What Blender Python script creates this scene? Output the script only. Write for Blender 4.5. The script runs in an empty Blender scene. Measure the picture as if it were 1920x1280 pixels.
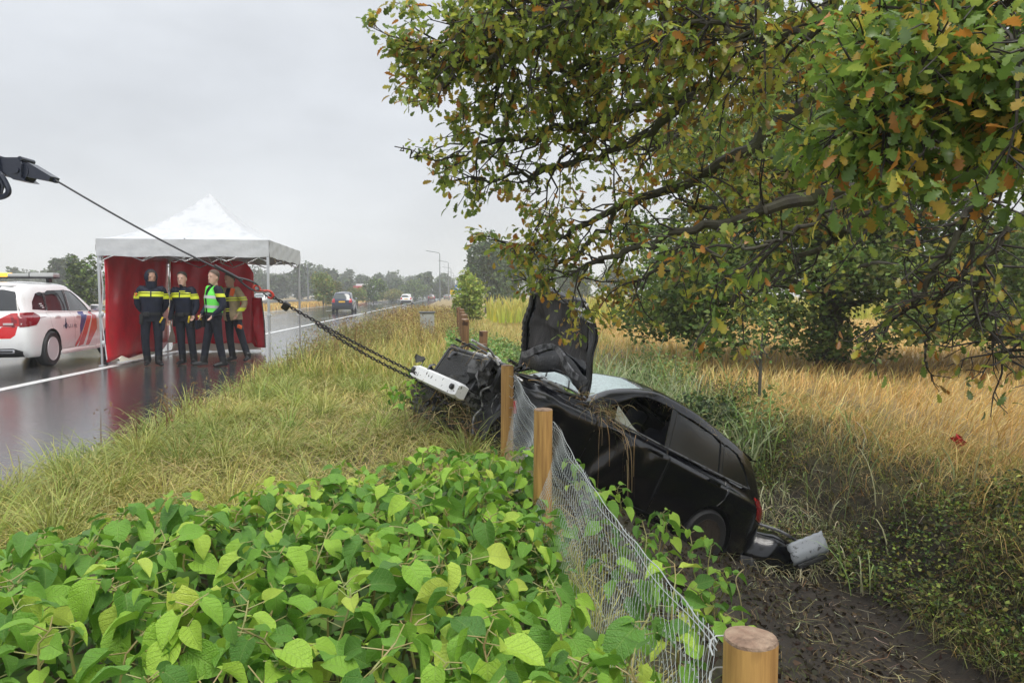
import bpy, bmesh, math, random
import numpy as np
from mathutils import Vector, Matrix, Euler
R = math.radians
random.seed(7); rng = np.random.default_rng(11)
scene = bpy.context.scene
COL = scene.collection

# ---------------------------------------------------------------- camera
FOC, PITCH, CAMH = 1387.0, math.atan(87/1387.0), 1.38
cam_d = bpy.data.cameras.new('camera'); cam = bpy.data.objects.new('camera', cam_d); COL.objects.link(cam)
cam.location = (0, 0, CAMH); cam.rotation_euler = (math.pi/2 - PITCH, 0, 0)
cam_d.sensor_width = 36.0; cam_d.lens = 36.0*FOC/1920.0
cam_d.clip_start = 0.05; cam_d.clip_end = 3000
scene.camera = cam

# ---------------------------------------------------------------- world: overcast sky
SUN_EL, SUN_ROT = R(58), R(150)
world = bpy.data.worlds.new('World'); scene.world = world; world.use_nodes = True
wt = world.node_tree; wt.nodes.clear()
def wn(t, **k):
    n = wt.nodes.new(t)
    for a, v in k.items(): setattr(n, a, v)
    return n
out = wn('ShaderNodeOutputWorld'); bg = wn('ShaderNodeBackground'); bg.inputs['Strength'].default_value = 0.1
sky = wn('ShaderNodeTexSky', sky_type='NISHITA', sun_disc=False, sun_elevation=SUN_EL, sun_rotation=SUN_ROT)
geo = wn('ShaderNodeNewGeometry'); tc = wn('ShaderNodeTexCoord')
sep = wn('ShaderNodeSeparateXYZ'); wt.links.new(tc.outputs['Generated'], sep.inputs[0])
ramp = wn('ShaderNodeValToRGB'); ramp.color_ramp.interpolation = 'EASE'
e = ramp.color_ramp.elements
e[0].position = 0.0; e[0].color = (6.6, 6.75, 6.9, 1)
e[1].position = 1.0; e[1].color = (15.0, 15.5, 16.2, 1)
m1 = e.new(0.28); m1.color = (6.1, 6.35, 6.7, 1)
wt.links.new(sep.outputs['Z'], ramp.inputs[0])
mp = wn('ShaderNodeMapping'); mp.inputs['Scale'].default_value = (1.0, 1.0, 2.6)
wt.links.new(tc.outputs['Generated'], mp.inputs[0])
nz = wn('ShaderNodeTexNoise'); nz.inputs['Scale'].default_value = 2.6; nz.inputs['Detail'].default_value = 5; nz.inputs['Roughness'].default_value = .55
wt.links.new(mp.outputs[0], nz.inputs['Vector'])
mr = wn('ShaderNodeMapRange'); mr.inputs['From Min'].default_value = .3; mr.inputs['From Max'].default_value = .7
mr.inputs['To Min'].default_value = .83; mr.inputs['To Max'].default_value = 1.05
wt.links.new(nz.outputs['Fac'], mr.inputs['Value'])
mul = wn('ShaderNodeVectorMath', operation='SCALE'); wt.links.new(ramp.outputs[0], mul.inputs[0]); wt.links.new(mr.outputs[0], mul.inputs['Scale'])
mx = wn('ShaderNodeMixRGB'); mx.inputs[0].default_value = .94
wt.links.new(sky.outputs[0], mx.inputs[1]); wt.links.new(mul.outputs[0], mx.inputs[2])
wt.links.new(mx.outputs[0], bg.inputs['Color']); wt.links.new(bg.outputs[0], out.inputs['Surface'])

# ---------------------------------------------------------------- soft sun behind the cloud
sd = bpy.data.lights.new('sun', 'SUN'); sd.energy = 1.5; sd.angle = R(25); sd.color = (1.0, .96, .9)
sun = bpy.data.objects.new('sun', sd); COL.objects.link(sun)
_az = SUN_ROT
_dir = Vector((math.sin(_az)*math.cos(SUN_EL), math.cos(_az)*math.cos(SUN_EL), math.sin(SUN_EL)))
sun.rotation_euler = _dir.to_track_quat('Z', 'Y').to_euler()

scene.view_settings.view_transform = 'Standard'
scene.view_settings.look = 'None'; scene.view_settings.gamma = 1; scene.view_settings.use_curve_mapping = False
scene.view_settings.exposure = 0.4
scene.cycles.max_bounces = 8; scene.cycles.transparent_max_bounces = 12
scene.cycles.use_denoising = True
scene.cycles.volume_bounces = 1

# ================================================================ helpers
_F = np.array([0, math.cos(PITCH), -math.sin(PITCH)]); _U = np.array([0, math.sin(PITCH), math.cos(PITCH)])
def at(px, py, y):
    """world point seen at picture position (px, py) of the survey picture, at distance y along +Y"""
    d = _F + _U*(-(py-640)/FOC) + np.array([(px-960)/FOC, 0, 0])
    k = y/d[1]
    return np.array([0, 0, CAMH]) + d*k
KS = 0.083
def sx(s, y): return s - KS*y
_GS = np.array([-1e4, -3.2, -2.95, -2.4, -1.4, .1, .8, 1.5, 2.2, 3.0, 3.6, 4.25, 4.75, 5.1, 5.55, 7.3, 1e4])
_GZ = np.array([-.03, -.03, .0, .05, .03, -.08, -.25, -.66, -1.08, -1.6, -1.88, -1.9, -1.52, -.92, -.62, -.56, -.56])
def smooth_noise(x, y, seed=0):
    r = np.random.default_rng(seed); v = 0
    for k in range(6):
        a, b, c = r.uniform(0, 6.28, 3); f = .5*1.7**k
        v = v + np.sin(x*f*math.cos(a)+y*f*math.sin(a)+b)*np.cos(y*f*math.cos(c)-x*f*math.sin(c)+a)/(1.45**k)
    return v/2.2
def gz(x, y):
    x = np.asarray(x, float); y = np.asarray(y, float)
    s = x + KS*y
    z = np.interp(s, _GS, _GZ)
    k = np.interp(y, [9, 16, 60], [1, .62, .45])
    w = ((s > .1) & (s < 9))
    base = np.interp(s, [.1, 9], [-.08, -.6])
    z = np.where(w, base + (z-base)*k, z)
    amp = np.interp(s, [-3.5, -2.8, 0, 2, 6, 9], [0, .03, .05, .1, .17, .05])
    return z + amp*smooth_noise(x*2.2, y*2.2, 3)

def link(o, parent=None):
    COL.objects.link(o)
    if parent is not None: o.parent = parent
    return o
def tag(o, label=None, cat=None, group=None, kind=None):
    if label: o['label'] = label
    if cat: o['category'] = cat
    if group: o['group'] = group
    if kind: o['kind'] = kind
    return o
def empty(name, loc=(0, 0, 0), rz=0, label=None, cat=None, group=None):
    o = bpy.data.objects.new(name, None); o.empty_display_size = .2
    o.location = loc; o.rotation_euler = (0, 0, rz); COL.objects.link(o)
    return tag(o, label, cat, group)
def children(o): return list(o.children)
def copy_tree(o, parent=None):
    c = o.copy(); COL.objects.link(c)
    if parent is not None: c.parent = parent
    for ch in children(o): copy_tree(ch, c)
    return c

# ---------------------------------------------------------------- materials
def nodes_of(name):
    m = bpy.data.materials.new(name); m.use_nodes = True
    nt = m.node_tree; b = nt.nodes['Principled BSDF']
    return m, nt, b
def mat(name, col, rough=.5, metal=0, var=0, scale=8, bump=0, bscale=40, spec=.5, coat=0, col2=None, dirt=None, dscale=5, dlo=.5, dhi=.62, emit=None, es=1, stretch=None):
    m, nt, b = nodes_of(name)
    b.inputs['Roughness'].default_value = rough; b.inputs['Metallic'].default_value = metal
    b.inputs['Specular IOR Level'].default_value = spec
    b.inputs['Base Color'].default_value = (*col, 1)
    if coat: b.inputs['Coat Weight'].default_value = coat; b.inputs['Coat Roughness'].default_value = .06
    tcn = nt.nodes.new('ShaderNodeTexCoord'); vec = tcn.outputs['Object']
    if stretch:
        mpn = nt.nodes.new('ShaderNodeMapping'); mpn.inputs['Scale'].default_value = stretch
        nt.links.new(vec, mpn.inputs[0]); vec = mpn.outputs[0]
    cur = None
    if var or col2:
        n = nt.nodes.new('ShaderNodeTexNoise'); n.inputs['Scale'].default_value = scale; n.inputs['Detail'].default_value = 6
        nt.links.new(vec, n.inputs['Vector'])
        r = nt.nodes.new('ShaderNodeValToRGB'); r.color_ramp.elements[0].position = .3; r.color_ramp.elements[1].position = .7
        c2 = col2 or tuple(min(1, c*(1+var)) for c in col); c1 = col if col2 else tuple(c*(1-var) for c in col)
        r.color_ramp.elements[0].color = (*c1, 1); r.color_ramp.elements[1].color = (*c2, 1)
        nt.links.new(n.outputs['Fac'], r.inputs[0]); cur = r.outputs[0]
    if dirt:
        n = nt.nodes.new('ShaderNodeTexNoise'); n.inputs['Scale'].default_value = dscale; n.inputs['Detail'].default_value = 8; n.inputs['Roughness'].default_value = .65
        nt.links.new(vec, n.inputs['Vector'])
        r = nt.nodes.new('ShaderNodeMapRange'); r.inputs['From Min'].default_value = dlo; r.inputs['From Max'].default_value = dhi
        nt.links.new(n.outputs['Fac'], r.inputs['Value'])
        x = nt.nodes.new('ShaderNodeMixRGB'); x.inputs[1].default_value = (*col, 1); x.inputs[2].default_value = (*dirt, 1)
        if cur is not None: nt.links.new(cur, x.inputs[1])
        nt.links.new(r.outputs[0], x.inputs[0]); cur = x.outputs[0]
        x2 = nt.nodes.new('ShaderNodeMapRange'); x2.inputs['To Min'].default_value = rough; x2.inputs['To Max'].default_value = min(1, rough+.4)
        nt.links.new(r.outputs[0], x2.inputs['Value']); nt.links.new(x2.outputs[0], b.inputs['Roughness'])
    if cur is not None: nt.links.new(cur, b.inputs['Base Color'])
    if bump:
        n = nt.nodes.new('ShaderNodeTexNoise'); n.inputs['Scale'].default_value = bscale; n.inputs['Detail'].default_value = 5
        nt.links.new(vec, n.inputs['Vector'])
        bp = nt.nodes.new('ShaderNodeBump'); bp.inputs['Strength'].default_value = min(1, bump); bp.inputs['Distance'].default_value = .02
        nt.links.new(n.outputs['Fac'], bp.inputs['Height']); nt.links.new(bp.outputs[0], b.inputs['Normal'])
    if emit:
        b.inputs['Emission Color'].default_value = (*emit, 1); b.inputs['Emission Strength'].default_value = es
    return m
def leaf_mat(name, rough=.45, trans=.3, attr='Col', random_ramp=None, veins=False, spec=.4):
    """two-sided leaf / blade: colour from a point attribute (or a per-object random ramp), with light passing through"""
    m, nt, b = nodes_of(name)
    b.inputs['Roughness'].default_value = rough; b.inputs['Specular IOR Level'].default_value = spec
    if random_ramp:
        oi = nt.nodes.new('ShaderNodeObjectInfo'); r = nt.nodes.new('ShaderNodeValToRGB')
        el = r.color_ramp.elements
        while len(el) < len(random_ramp): el.new(.5)
        for k, (p, c) in enumerate(random_ramp): el[k].position = p; el[k].color = (*c, 1)
        nt.links.new(oi.outputs['Random'], r.inputs[0]); cur = r.outputs[0]
    else:
        a = nt.nodes.new('ShaderNodeAttribute'); a.attribute_name = attr; cur = a.outputs['Color']
    tcn = nt.nodes.new('ShaderNodeTexCoord')
    n = nt.nodes.new('ShaderNodeTexNoise'); n.inputs['Scale'].default_value = 25 if veins else 12; n.inputs['Detail'].default_value = 4
    nt.links.new(tcn.outputs['Object'], n.inputs['Vector'])
    mr_ = nt.nodes.new('ShaderNodeMapRange'); mr_.inputs['To Min'].default_value = .72; mr_.inputs['To Max'].default_value = 1.28
    nt.links.new(n.outputs['Fac'], mr_.inputs['Value'])
    sc = nt.nodes.new('ShaderNodeVectorMath'); sc.operation = 'SCALE'
    nt.links.new(cur, sc.inputs[0]); nt.links.new(mr_.outputs[0], sc.inputs['Scale']); cur = sc.outputs[0]
    if veins:
        v = nt.nodes.new('ShaderNodeAttribute'); v.attribute_name = 'vein'
        x = nt.nodes.new('ShaderNodeMixRGB'); x.blend_type = 'MIX'; x.inputs[2].default_value = (.36, .50, .14, 1)
        ml = nt.nodes.new('ShaderNodeMath'); ml.operation = 'MULTIPLY'; ml.inputs[1].default_value = .22
        # side veins: bands in leaf coordinates
        uv = nt.nodes.new('ShaderNodeUVMap'); sp = nt.nodes.new('ShaderNodeSeparateXYZ'); nt.links.new(uv.outputs[0], sp.inputs[0])
        ab = nt.nodes.new('ShaderNodeMath'); ab.operation = 'ABSOLUTE'
        sb = nt.nodes.new('ShaderNodeMath'); sb.operation = 'SUBTRACT'; sb.inputs[1].default_value = .5
        nt.links.new(sp.outputs[0], sb.inputs[0]); nt.links.new(sb.outputs[0], ab.inputs[0])
        m1_ = nt.nodes.new('ShaderNodeMath'); m1_.operation = 'MULTIPLY_ADD'; m1_.inputs[1].default_value = -.9
        nt.links.new(ab.outputs[0], m1_.inputs[0]); nt.links.new(sp.outputs[1], m1_.inputs[2])
        m2_ = nt.nodes.new('ShaderNodeMath'); m2_.operation = 'MULTIPLY'; m2_.inputs[1].default_value = 6.0; nt.links.new(m1_.outputs[0], m2_.inputs[0])
        fr = nt.nodes.new('ShaderNodeMath'); fr.operation = 'PINGPONG'; fr.inputs[1].default_value = .5; nt.links.new(m2_.outputs[0], fr.inputs[0])
        lt = nt.nodes.new('ShaderNodeMapRange'); lt.inputs['From Min'].default_value = .09; lt.inputs['From Max'].default_value = .02
        nt.links.new(fr.outputs[0], lt.inputs['Value'])
        mid = nt.nodes.new('ShaderNodeMapRange'); mid.inputs['From Min'].default_value = .028; mid.inputs['From Max'].default_value = .012
        nt.links.new(ab.outputs[0], mid.inputs['Value'])
        mxx = nt.nodes.new('ShaderNodeMath'); mxx.operation = 'MAXIMUM'; nt.links.new(lt.outputs[0], mxx.inputs[0]); nt.links.new(mid.outputs[0], mxx.inputs[1])
        nt.links.new(mxx.outputs[0], ml.inputs[0]); nt.links.new(ml.outputs[0], x.inputs[0]); nt.links.new(cur, x.inputs[1]); cur = x.outputs[0]
        bp = nt.nodes.new('ShaderNodeBump'); bp.inputs['Strength'].default_value = .9; bp.inputs['Distance'].default_value = .007; bp.invert = True
        ad = nt.nodes.new('ShaderNodeMath'); ad.operation = 'MULTIPLY_ADD'; ad.inputs[1].default_value = .8
        vs_ = nt.nodes.new('ShaderNodeMath'); vs_.operation = 'MULTIPLY'; vs_.inputs[1].default_value = .22; nt.links.new(mxx.outputs[0], vs_.inputs[0])
        nt.links.new(n.outputs['Fac'], ad.inputs[0]); nt.links.new(vs_.outputs[0], ad.inputs[2])
        nt.links.new(ad.outputs[0], bp.inputs['Height']); nt.links.new(bp.outputs[0], b.inputs['Normal'])
    nt.links.new(cur, b.inputs['Base Color'])
    t = nt.nodes.new('ShaderNodeBsdfTranslucent'); nt.links.new(cur, t.inputs['Color'])
    ms = nt.nodes.new('ShaderNodeMixShader'); ms.inputs[0].default_value = trans
    o = nt.nodes['Material Output']
    nt.links.new(b.outputs[0], ms.inputs[1]); nt.links.new(t.outputs[0], ms.inputs[2]); nt.links.new(ms.outputs[0], o.inputs['Surface'])
    return m

# ---------------------------------------------------------------- mesh building
class MB:
    """collects shapes into one mesh"""
    def __init__(s): s.v = []; s.f = []; s.m = []; s.n = 0
    def add(s, v, f, mi=0):
        v = [tuple(map(float, p)) for p in v]; k = s.n
        s.v += v; s.f += [tuple(i+k for i in q) for q in f]; s.m += [mi]*len(f); s.n += len(v); return s
    def box(s, c, size, rot=None, mi=0, taper=1.0):
        x, y, z = [q/2 for q in size]; P = []
        for dz, t in ((-z, 1), (z, taper)):
            for dx, dy in ((-x, -y), (x, -y), (x, y), (-x, y)): P.append(Vector((dx*t, dy*t, dz)))
        if rot is not None:
            M = rot if isinstance(rot, Matrix) else Euler(rot).to_matrix()
            P = [M @ p for p in P]
        P = [p+Vector(c) for p in P]
        return s.add(P, [(3, 2, 1, 0), (4, 5, 6, 7), (0, 1, 5, 4), (1, 2, 6, 5), (2, 3, 7, 6), (3, 0, 4, 7)], mi)
    def bevbox(s, c, size, b=.01, rot=None, mi=0):
        bm = bmesh.new(); bmesh.ops.create_cube(bm, size=1)
        for v in bm.verts: v.co = Vector((v.co.x*size[0], v.co.y*size[1], v.co.z*size[2]))
        bmesh.ops.bevel(bm, geom=bm.edges[:], offset=b, segments=2, profile=.6, affect='EDGES')
        M = (rot if isinstance(rot, Matrix) else Euler(rot).to_matrix()) if rot is not None else Matrix.Identity(3)
        bm.verts.index_update()
        vs = [M @ v.co + Vector(c) for v in bm.verts]; fs = [tuple(v.index for v in f.verts) for f in bm.faces]; bm.free()
        return s.add(vs, fs, mi)
    def tube(s, path, r, n=8, mi=0, cap=True, sq=(1, 1)):
        P = [np.asarray(p, float) for p in path]; k = len(P)
        rr = [r]*k if np.isscalar(r) else list(r)
        vs = []; prev = None
        for i in range(k):
            t = P[min(i+1, k-1)]-P[max(i-1, 0)]; t = t/(np.linalg.norm(t)+1e-9)
            if prev is None:
                a = np.array([0, 0, 1.]) if abs(t[2]) < .9 else np.array([1., 0, 0])
                u = np.cross(t, a)
            else: u = prev-t*np.dot(prev, t)
            u /= np.linalg.norm(u)+1e-9; w = np.cross(t, u); prev = u
            for j in range(n):
                a = 2*math.pi*j/n
                vs.append(P[i]+rr[i]*(u*math.cos(a)*sq[0]+w*math.sin(a)*sq[1]))
        fs = [(i*n+j, i*n+(j+1) % n, (i+1)*n+(j+1) % n, (i+1)*n+j) for i in range(k-1) for j in range(n)]
        if cap: fs += [tuple(range(n-1, -1, -1)), tuple(range((k-1)*n, k*n))]
        return s.add(vs, fs, mi)
    def loft(s, rings, mi=0, cap=True):
        n = len(rings[0]); k = len(rings); vs = [p for r_ in rings for p in r_]
        fs = [(i*n+j, i*n+(j+1) % n, (i+1)*n+(j+1) % n, (i+1)*n+j) for i in range(k-1) for j in range(n)]
        if cap: fs += [tuple(range(n-1, -1, -1)), tuple(range((k-1)*n, k*n))]
        return s.add(vs, fs, mi)
    def ball(s, c, r, nu=12, nv=8, mi=0, rot=None):
        r = (r, r, r) if np.isscalar(r) else r; vs = [(0, 0, -1)]
        for i in range(1, nv):
            a = -math.pi/2+math.pi*i/nv
            for j in range(nu): b = 2*math.pi*j/nu; vs.append((math.cos(a)*math.cos(b), math.cos(a)*math.sin(b), math.sin(a)))
        vs.append((0, 0, 1)); L = len(vs)-1
        fs = [(0, 1+(j+1) % nu, 1+j) for j in range(nu)]
        for i in range(nv-2):
            for j in range(nu): p = 1+i*nu; fs.append((p+j, p+(j+1) % nu, p+nu+(j+1) % nu, p+nu+j))
        p = 1+(nv-2)*nu; fs += [(p+j, p+(j+1) % nu, L) for j in range(nu)]
        M = (rot if isinstance(rot, Matrix) else Euler(rot).to_matrix()) if rot is not None else Matrix.Identity(3)
        vs = [M @ Vector((x*r[0], y*r[1], z*r[2])) + Vector(c) for x, y, z in vs]
        return s.add(vs, fs, mi)
    def prism(s, poly, a, b, axis='y', mi=0):
        """polygon in the two other axes, extruded from a to b along axis"""
        def mk(p, t): return {'y': (p[0], t, p[1]), 'x': (t, p[0], p[1]), 'z': (p[0], p[1], t)}[axis]
        n = len(poly); vs = [mk(p, a) for p in poly]+[mk(p, b) for p in poly]
        fs = [tuple(range(n)), tuple(range(2*n-1, n-1, -1))]+[(i, i+n, (i+1) % n+n, (i+1) % n) for i in range(n)]
        return s.add(vs, fs, mi)
    def grid(s, P, mi=0, closed=False):
        """P: array (a, b, 3)"""
        a, b = len(P), len(P[0]); vs = [p for row in P for p in row]
        fs = [(i*b+j, i*b+j+1, (i+1)*b+j+1, (i+1)*b+j) for i in range(a-1) for j in range(b-1)]
        return s.add(vs, fs, mi)
    def build(s, name, mats, parent=None, smooth=40, recalc=True):
        me = bpy.data.meshes.new(name); me.from_pydata(s.v, [], s.f); me.update()
        mats = mats if isinstance(mats, (list, tuple)) else [mats]
        for m in mats: me.materials.append(m)
        if len(mats) > 1: me.polygons.foreach_set('material_index', s.m)
        if recalc:
            bm = bmesh.new(); bm.from_mesh(me); bmesh.ops.recalc_face_normals(bm, faces=bm.faces[:]); bm.to_mesh(me); bm.free()
        if smooth: me.shade_smooth(); me.set_sharp_from_angle(angle=R(smooth))
        return link(bpy.data.objects.new(name, me), parent)
def mesh_np(name, V, faces, mats, parent=None, col=None, smooth=False, kind=None, mi=None):
    """V (n,3); faces: list of (m,k) index arrays"""
    V = np.asarray(V, np.float32); me = bpy.data.meshes.new(name)
    nl = sum(f.size for f in faces); nf = sum(len(f) for f in faces)
    me.vertices.add(len(V)); me.vertices.foreach_set('co', V.ravel())
    me.loops.add(nl); me.polygons.add(nf)
    me.loops.foreach_set('vertex_index', np.concatenate([f.ravel() for f in faces]).astype(np.int32))
    tot = np.concatenate([np.full(len(f), f.shape[1]) for f in faces]).astype(np.int32)
    st = np.concatenate([[0], np.cumsum(tot)[:-1]]).astype(np.int32)
    me.polygons.foreach_set('loop_start', st)
    try: me.polygons.foreach_set('loop_total', tot)
    except Exception: pass
    for m in (mats if isinstance(mats, (list, tuple)) else [mats]): me.materials.append(m)
    if mi is not None: me.polygons.foreach_set('material_index', np.asarray(mi, np.int32))
    me.update(calc_edges=True); me.validate()
    if col is not None:
        a = me.color_attributes.new('Col', 'FLOAT_COLOR', 'POINT')
        c = np.ones((len(V), 4), np.float32); c[:, :3] = col; a.data.foreach_set('color', c.ravel())
    if smooth: me.shade_smooth()
    o = bpy.data.objects.new(name, me); link(o, parent)
    if kind: o['kind'] = kind
    return o
def blades_geo(base, h, lean, width, col, segs=3, droop=None, tipcol=None):
    """grass blades: base (n,3), h (n), lean (n,2) sideways travel as a share of h, width (n), col (n,3)"""
    n = len(base); base = np.asarray(base, float); width = np.broadcast_to(width, (n,)).astype(float)
    a = rng.uniform(0, 2*np.pi, n); side = np.stack([np.cos(a), np.sin(a), np.zeros(n)], 1)
    droop = np.zeros(n) if droop is None else droop
    V = []; C = []
    for k in range(segs+1):
        t = k/segs
        horiz = np.concatenate([lean*(h*t**1.7)[:, None], np.zeros((n, 1))], 1)
        up = h*(t*(1-.25*np.linalg.norm(lean, axis=1)*t) - droop*t**3)
        p = base+horiz; p[:, 2] += up
        cc = col*(1+0*t) if tipcol is None else col*(1-t)+tipcol*t
        if k < segs:
            w = (width*(1-.75*t**2))[:, None]*side*.5
            V += [p-w, p+w]; C += [cc, cc]
        else: V.append(p); C.append(cc)
    V = np.stack(V, 1); C = np.stack(C, 1); m = V.shape[1]
    b = (np.arange(n)*m)[:, None]
    F = [b+np.array([2*k, 2*k+1, 2*k+3, 2*k+2]) for k in range(segs-1)]
    quads = np.concatenate(F, 0) if F else np.zeros((0, 4), int)
    tris = b+np.array([2*segs-2, 2*segs-1, 2*segs])
    return V.reshape(-1, 3), C.reshape(-1, 3), quads, tris
def merge_geo(parts):
    V = []; C = []; Q = []; T = []; k = 0
    for v, c, q, t in parts:
        V.append(v); C.append(c)
        if len(q): Q.append(q+k)
        if len(t): T.append(t+k)
        k += len(v)
    fs = []
    if Q: fs.append(np.concatenate(Q))
    if T: fs.append(np.concatenate(T))
    return np.concatenate(V), np.concatenate(C), fs
def pick(cols, n, jit=.15, p=None):
    c = np.array(cols)[rng.choice(len(cols), n, p=p)]
    return np.clip(c*(1+rng.normal(0, jit, (n, 1)))*(1+rng.normal(0, jit*.35, (n, 3))), 0.004, .95)
# ================================================================ ground, road, water
def attr_ground_mat():
    m, nt, b = nodes_of('ground_soil')
    a = nt.nodes.new('ShaderNodeAttribute'); a.attribute_name = 'Col'
    tcn = nt.nodes.new('ShaderNodeTexCoord')
    n = nt.nodes.new('ShaderNodeTexNoise'); n.inputs['Scale'].default_value = 9; n.inputs['Detail'].default_value = 9; n.inputs['Roughness'].default_value = .7
    nt.links.new(tcn.outputs['Object'], n.inputs['Vector'])
    r = nt.nodes.new('ShaderNodeMapRange'); r.inputs['From Min'].default_value = .3; r.inputs['From Max'].default_value = .7; r.inputs['To Min'].default_value = .45; r.inputs['To Max'].default_value = 1.6
    nt.links.new(n.outputs['Fac'], r.inputs['Value'])
    sc = nt.nodes.new('ShaderNodeVectorMath'); sc.operation = 'SCALE'
    nt.links.new(a.outputs['Color'], sc.inputs[0]); nt.links.new(r.outputs[0], sc.inputs['Scale'])
    nt.links.new(sc.outputs[0], b.inputs['Base Color'])
    b.inputs['Roughness'].default_value = .8
    bp = nt.nodes.new('ShaderNodeBump'); bp.inputs['Strength'].default_value = .9; bp.inputs['Distance'].default_value = .04
    nt.links.new(n.outputs['Fac'], bp.inputs['Height']); nt.links.new(bp.outputs[0], b.inputs['Normal'])
    return m
def axis_pts(segs):
    return np.unique(np.concatenate([np.linspace(a, b, n) for a, b, n in segs]))
S = axis_pts([(-900, -60, 8), (-60, -4, 15), (-4, -1.5, 14), (-1.5, 9, 71), (9, 40, 20), (40, 900, 10)])
Y = axis_pts([(-40, -2, 6), (-2, 18, 110), (18, 60, 42), (60, 250, 20), (250, 900, 8)])
SS, YY = np.meshgrid(S, Y, indexing='ij'); XX = SS-KS*YY
ZZ = gz(XX, YY)
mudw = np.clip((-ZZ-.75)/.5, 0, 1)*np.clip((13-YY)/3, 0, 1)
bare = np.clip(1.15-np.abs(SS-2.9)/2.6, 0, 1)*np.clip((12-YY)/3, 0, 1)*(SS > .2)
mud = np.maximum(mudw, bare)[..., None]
c_verge = np.array([.085, .075, .03]); c_field = np.array([.30, .20, .07]); c_mud = np.array([.030, .022, .014]); c_med = np.array([.28, .20, .09])
fw = np.clip((SS-6.5)/1.5, 0, 1)[..., None]
gc = c_verge*(1-fw)+c_field*fw
gc = np.where((SS < -16)[..., None], c_med, gc)
farw = np.clip((YY-25)/40, 0, 1)[..., None]
gc = gc*(1-farw)+np.where((SS > .5)[..., None], np.array([.30, .23, .08]), np.array([.25, .18, .07]))*farw
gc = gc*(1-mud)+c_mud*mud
a_, b_ = SS.shape
idx = np.arange(a_*b_).reshape(a_, b_)
q = np.stack([idx[:-1, :-1], idx[1:, :-1], idx[1:, 1:], idx[:-1, 1:]], -1).reshape(-1, 4)
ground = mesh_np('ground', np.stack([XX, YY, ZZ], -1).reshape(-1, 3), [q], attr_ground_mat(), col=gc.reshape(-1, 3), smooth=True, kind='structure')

def wet_asphalt():
    m, nt, b = nodes_of('wet_asphalt')
    tcn = nt.nodes.new('ShaderNodeTexCoord')
    n1 = nt.nodes.new('ShaderNodeTexNoise'); n1.inputs['Scale'].default_value = .55; n1.inputs['Detail'].default_value = 5
    n2 = nt.nodes.new('ShaderNodeTexNoise'); n2.inputs['Scale'].default_value = 130; n2.inputs['Detail'].default_value = 3
    n3 = nt.nodes.new('ShaderNodeTexNoise'); n3.inputs['Scale'].default_value = 9; n3.inputs['Detail'].default_value = 4
    mpn = nt.nodes.new('ShaderNodeMapping'); mpn.inputs['Rotation'].default_value = (0, 0, .083); mpn.inputs['Scale'].default_value = (1, .3, 1)
    nt.links.new(tcn.outputs['Object'], mpn.inputs[0]); nt.links.new(mpn.outputs[0], n1.inputs['Vector'])
    for n in (n2, n3): nt.links.new(tcn.outputs['Object'], n.inputs['Vector'])
    r = nt.nodes.new('ShaderNodeValToRGB'); r.color_ramp.elements[0].position = .35; r.color_ramp.elements[0].color = (.030, .030, .032, 1); r.color_ramp.elements[1].position = .65; r.color_ramp.elements[1].color = (.058, .057, .058, 1)
    nt.links.new(n2.outputs['Fac'], r.inputs[0]); nt.links.new(r.outputs[0], b.inputs['Base Color'])
    rr = nt.nodes.new('ShaderNodeMapRange'); rr.inputs['From Min'].default_value = .38; rr.inputs['From Max'].default_value = .62; rr.inputs['To Min'].default_value = .03; rr.inputs['To Max'].default_value = .13
    nt.links.new(n1.outputs['Fac'], rr.inputs['Value']); nt.links.new(rr.outputs[0], b.inputs['Roughness'])
    b.inputs['IOR'].default_value = 3.2
    b1 = nt.nodes.new('ShaderNodeBump'); b1.inputs['Strength'].default_value = .10; b1.inputs['Distance'].default_value = .008
    nt.links.new(n2.outputs['Fac'], b1.inputs['Height'])
    b2 = nt.nodes.new('ShaderNodeBump'); b2.inputs['Strength'].default_value = .09; b2.inputs['Distance'].default_value = .03
    nt.links.new(n3.outputs['Fac'], b2.inputs['Height']); nt.links.new(b1.outputs[0], b2.inputs['Normal']); nt.links.new(b2.outputs[0], b.inputs['Normal'])
    return m
M_asphalt = wet_asphalt()
M_line = mat('road_paint', (.72, .72, .70), .28, var=.12, scale=14, dirt=(.25, .25, .25), dscale=9, dlo=.55, dhi=.7)
def strip(name, s0, s1, y0, y1, z, m, n=2, parent=None, kind='structure'):
    ys = np.linspace(y0, y1, n); V = []
    for y in ys: V += [(sx(s0, y), y, z), (sx(s1, y), y, z)]
    F = np.array([[2*i, 2*i+1, 2*i+3, 2*i+2] for i in range(n-1)])
    return mesh_np(name, V, [F], m, parent, kind=kind)
road = strip('road', -16.4, -3.0, -40, 900, 0.0, M_asphalt)
opp = strip('opposite_carriageway', -44, -31, -40, 900, 0.0, M_asphalt)
strip('edge_line', -6.68, -6.48, -40, 900, .004, M_line, parent=road, kind=None)
strip('edge_line', -15.2, -15.02, -40, 900, .004, M_line, parent=road, kind=None)
for k in range(-1, 14):
    y0 = 41.2+12*k
    if y0 > 8: strip('lane_dash', -10.78, -10.62, y0-1.6, y0+1.6, .004, M_line, parent=road, kind=None)

M_water = mat('ditch_water', (.035, .026, .016), .06, bump=.15, bscale=14)
strip('ditch_water', 3.3, 4.9, 3.5, 11.2, -1.915, M_water, n=6)

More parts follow.
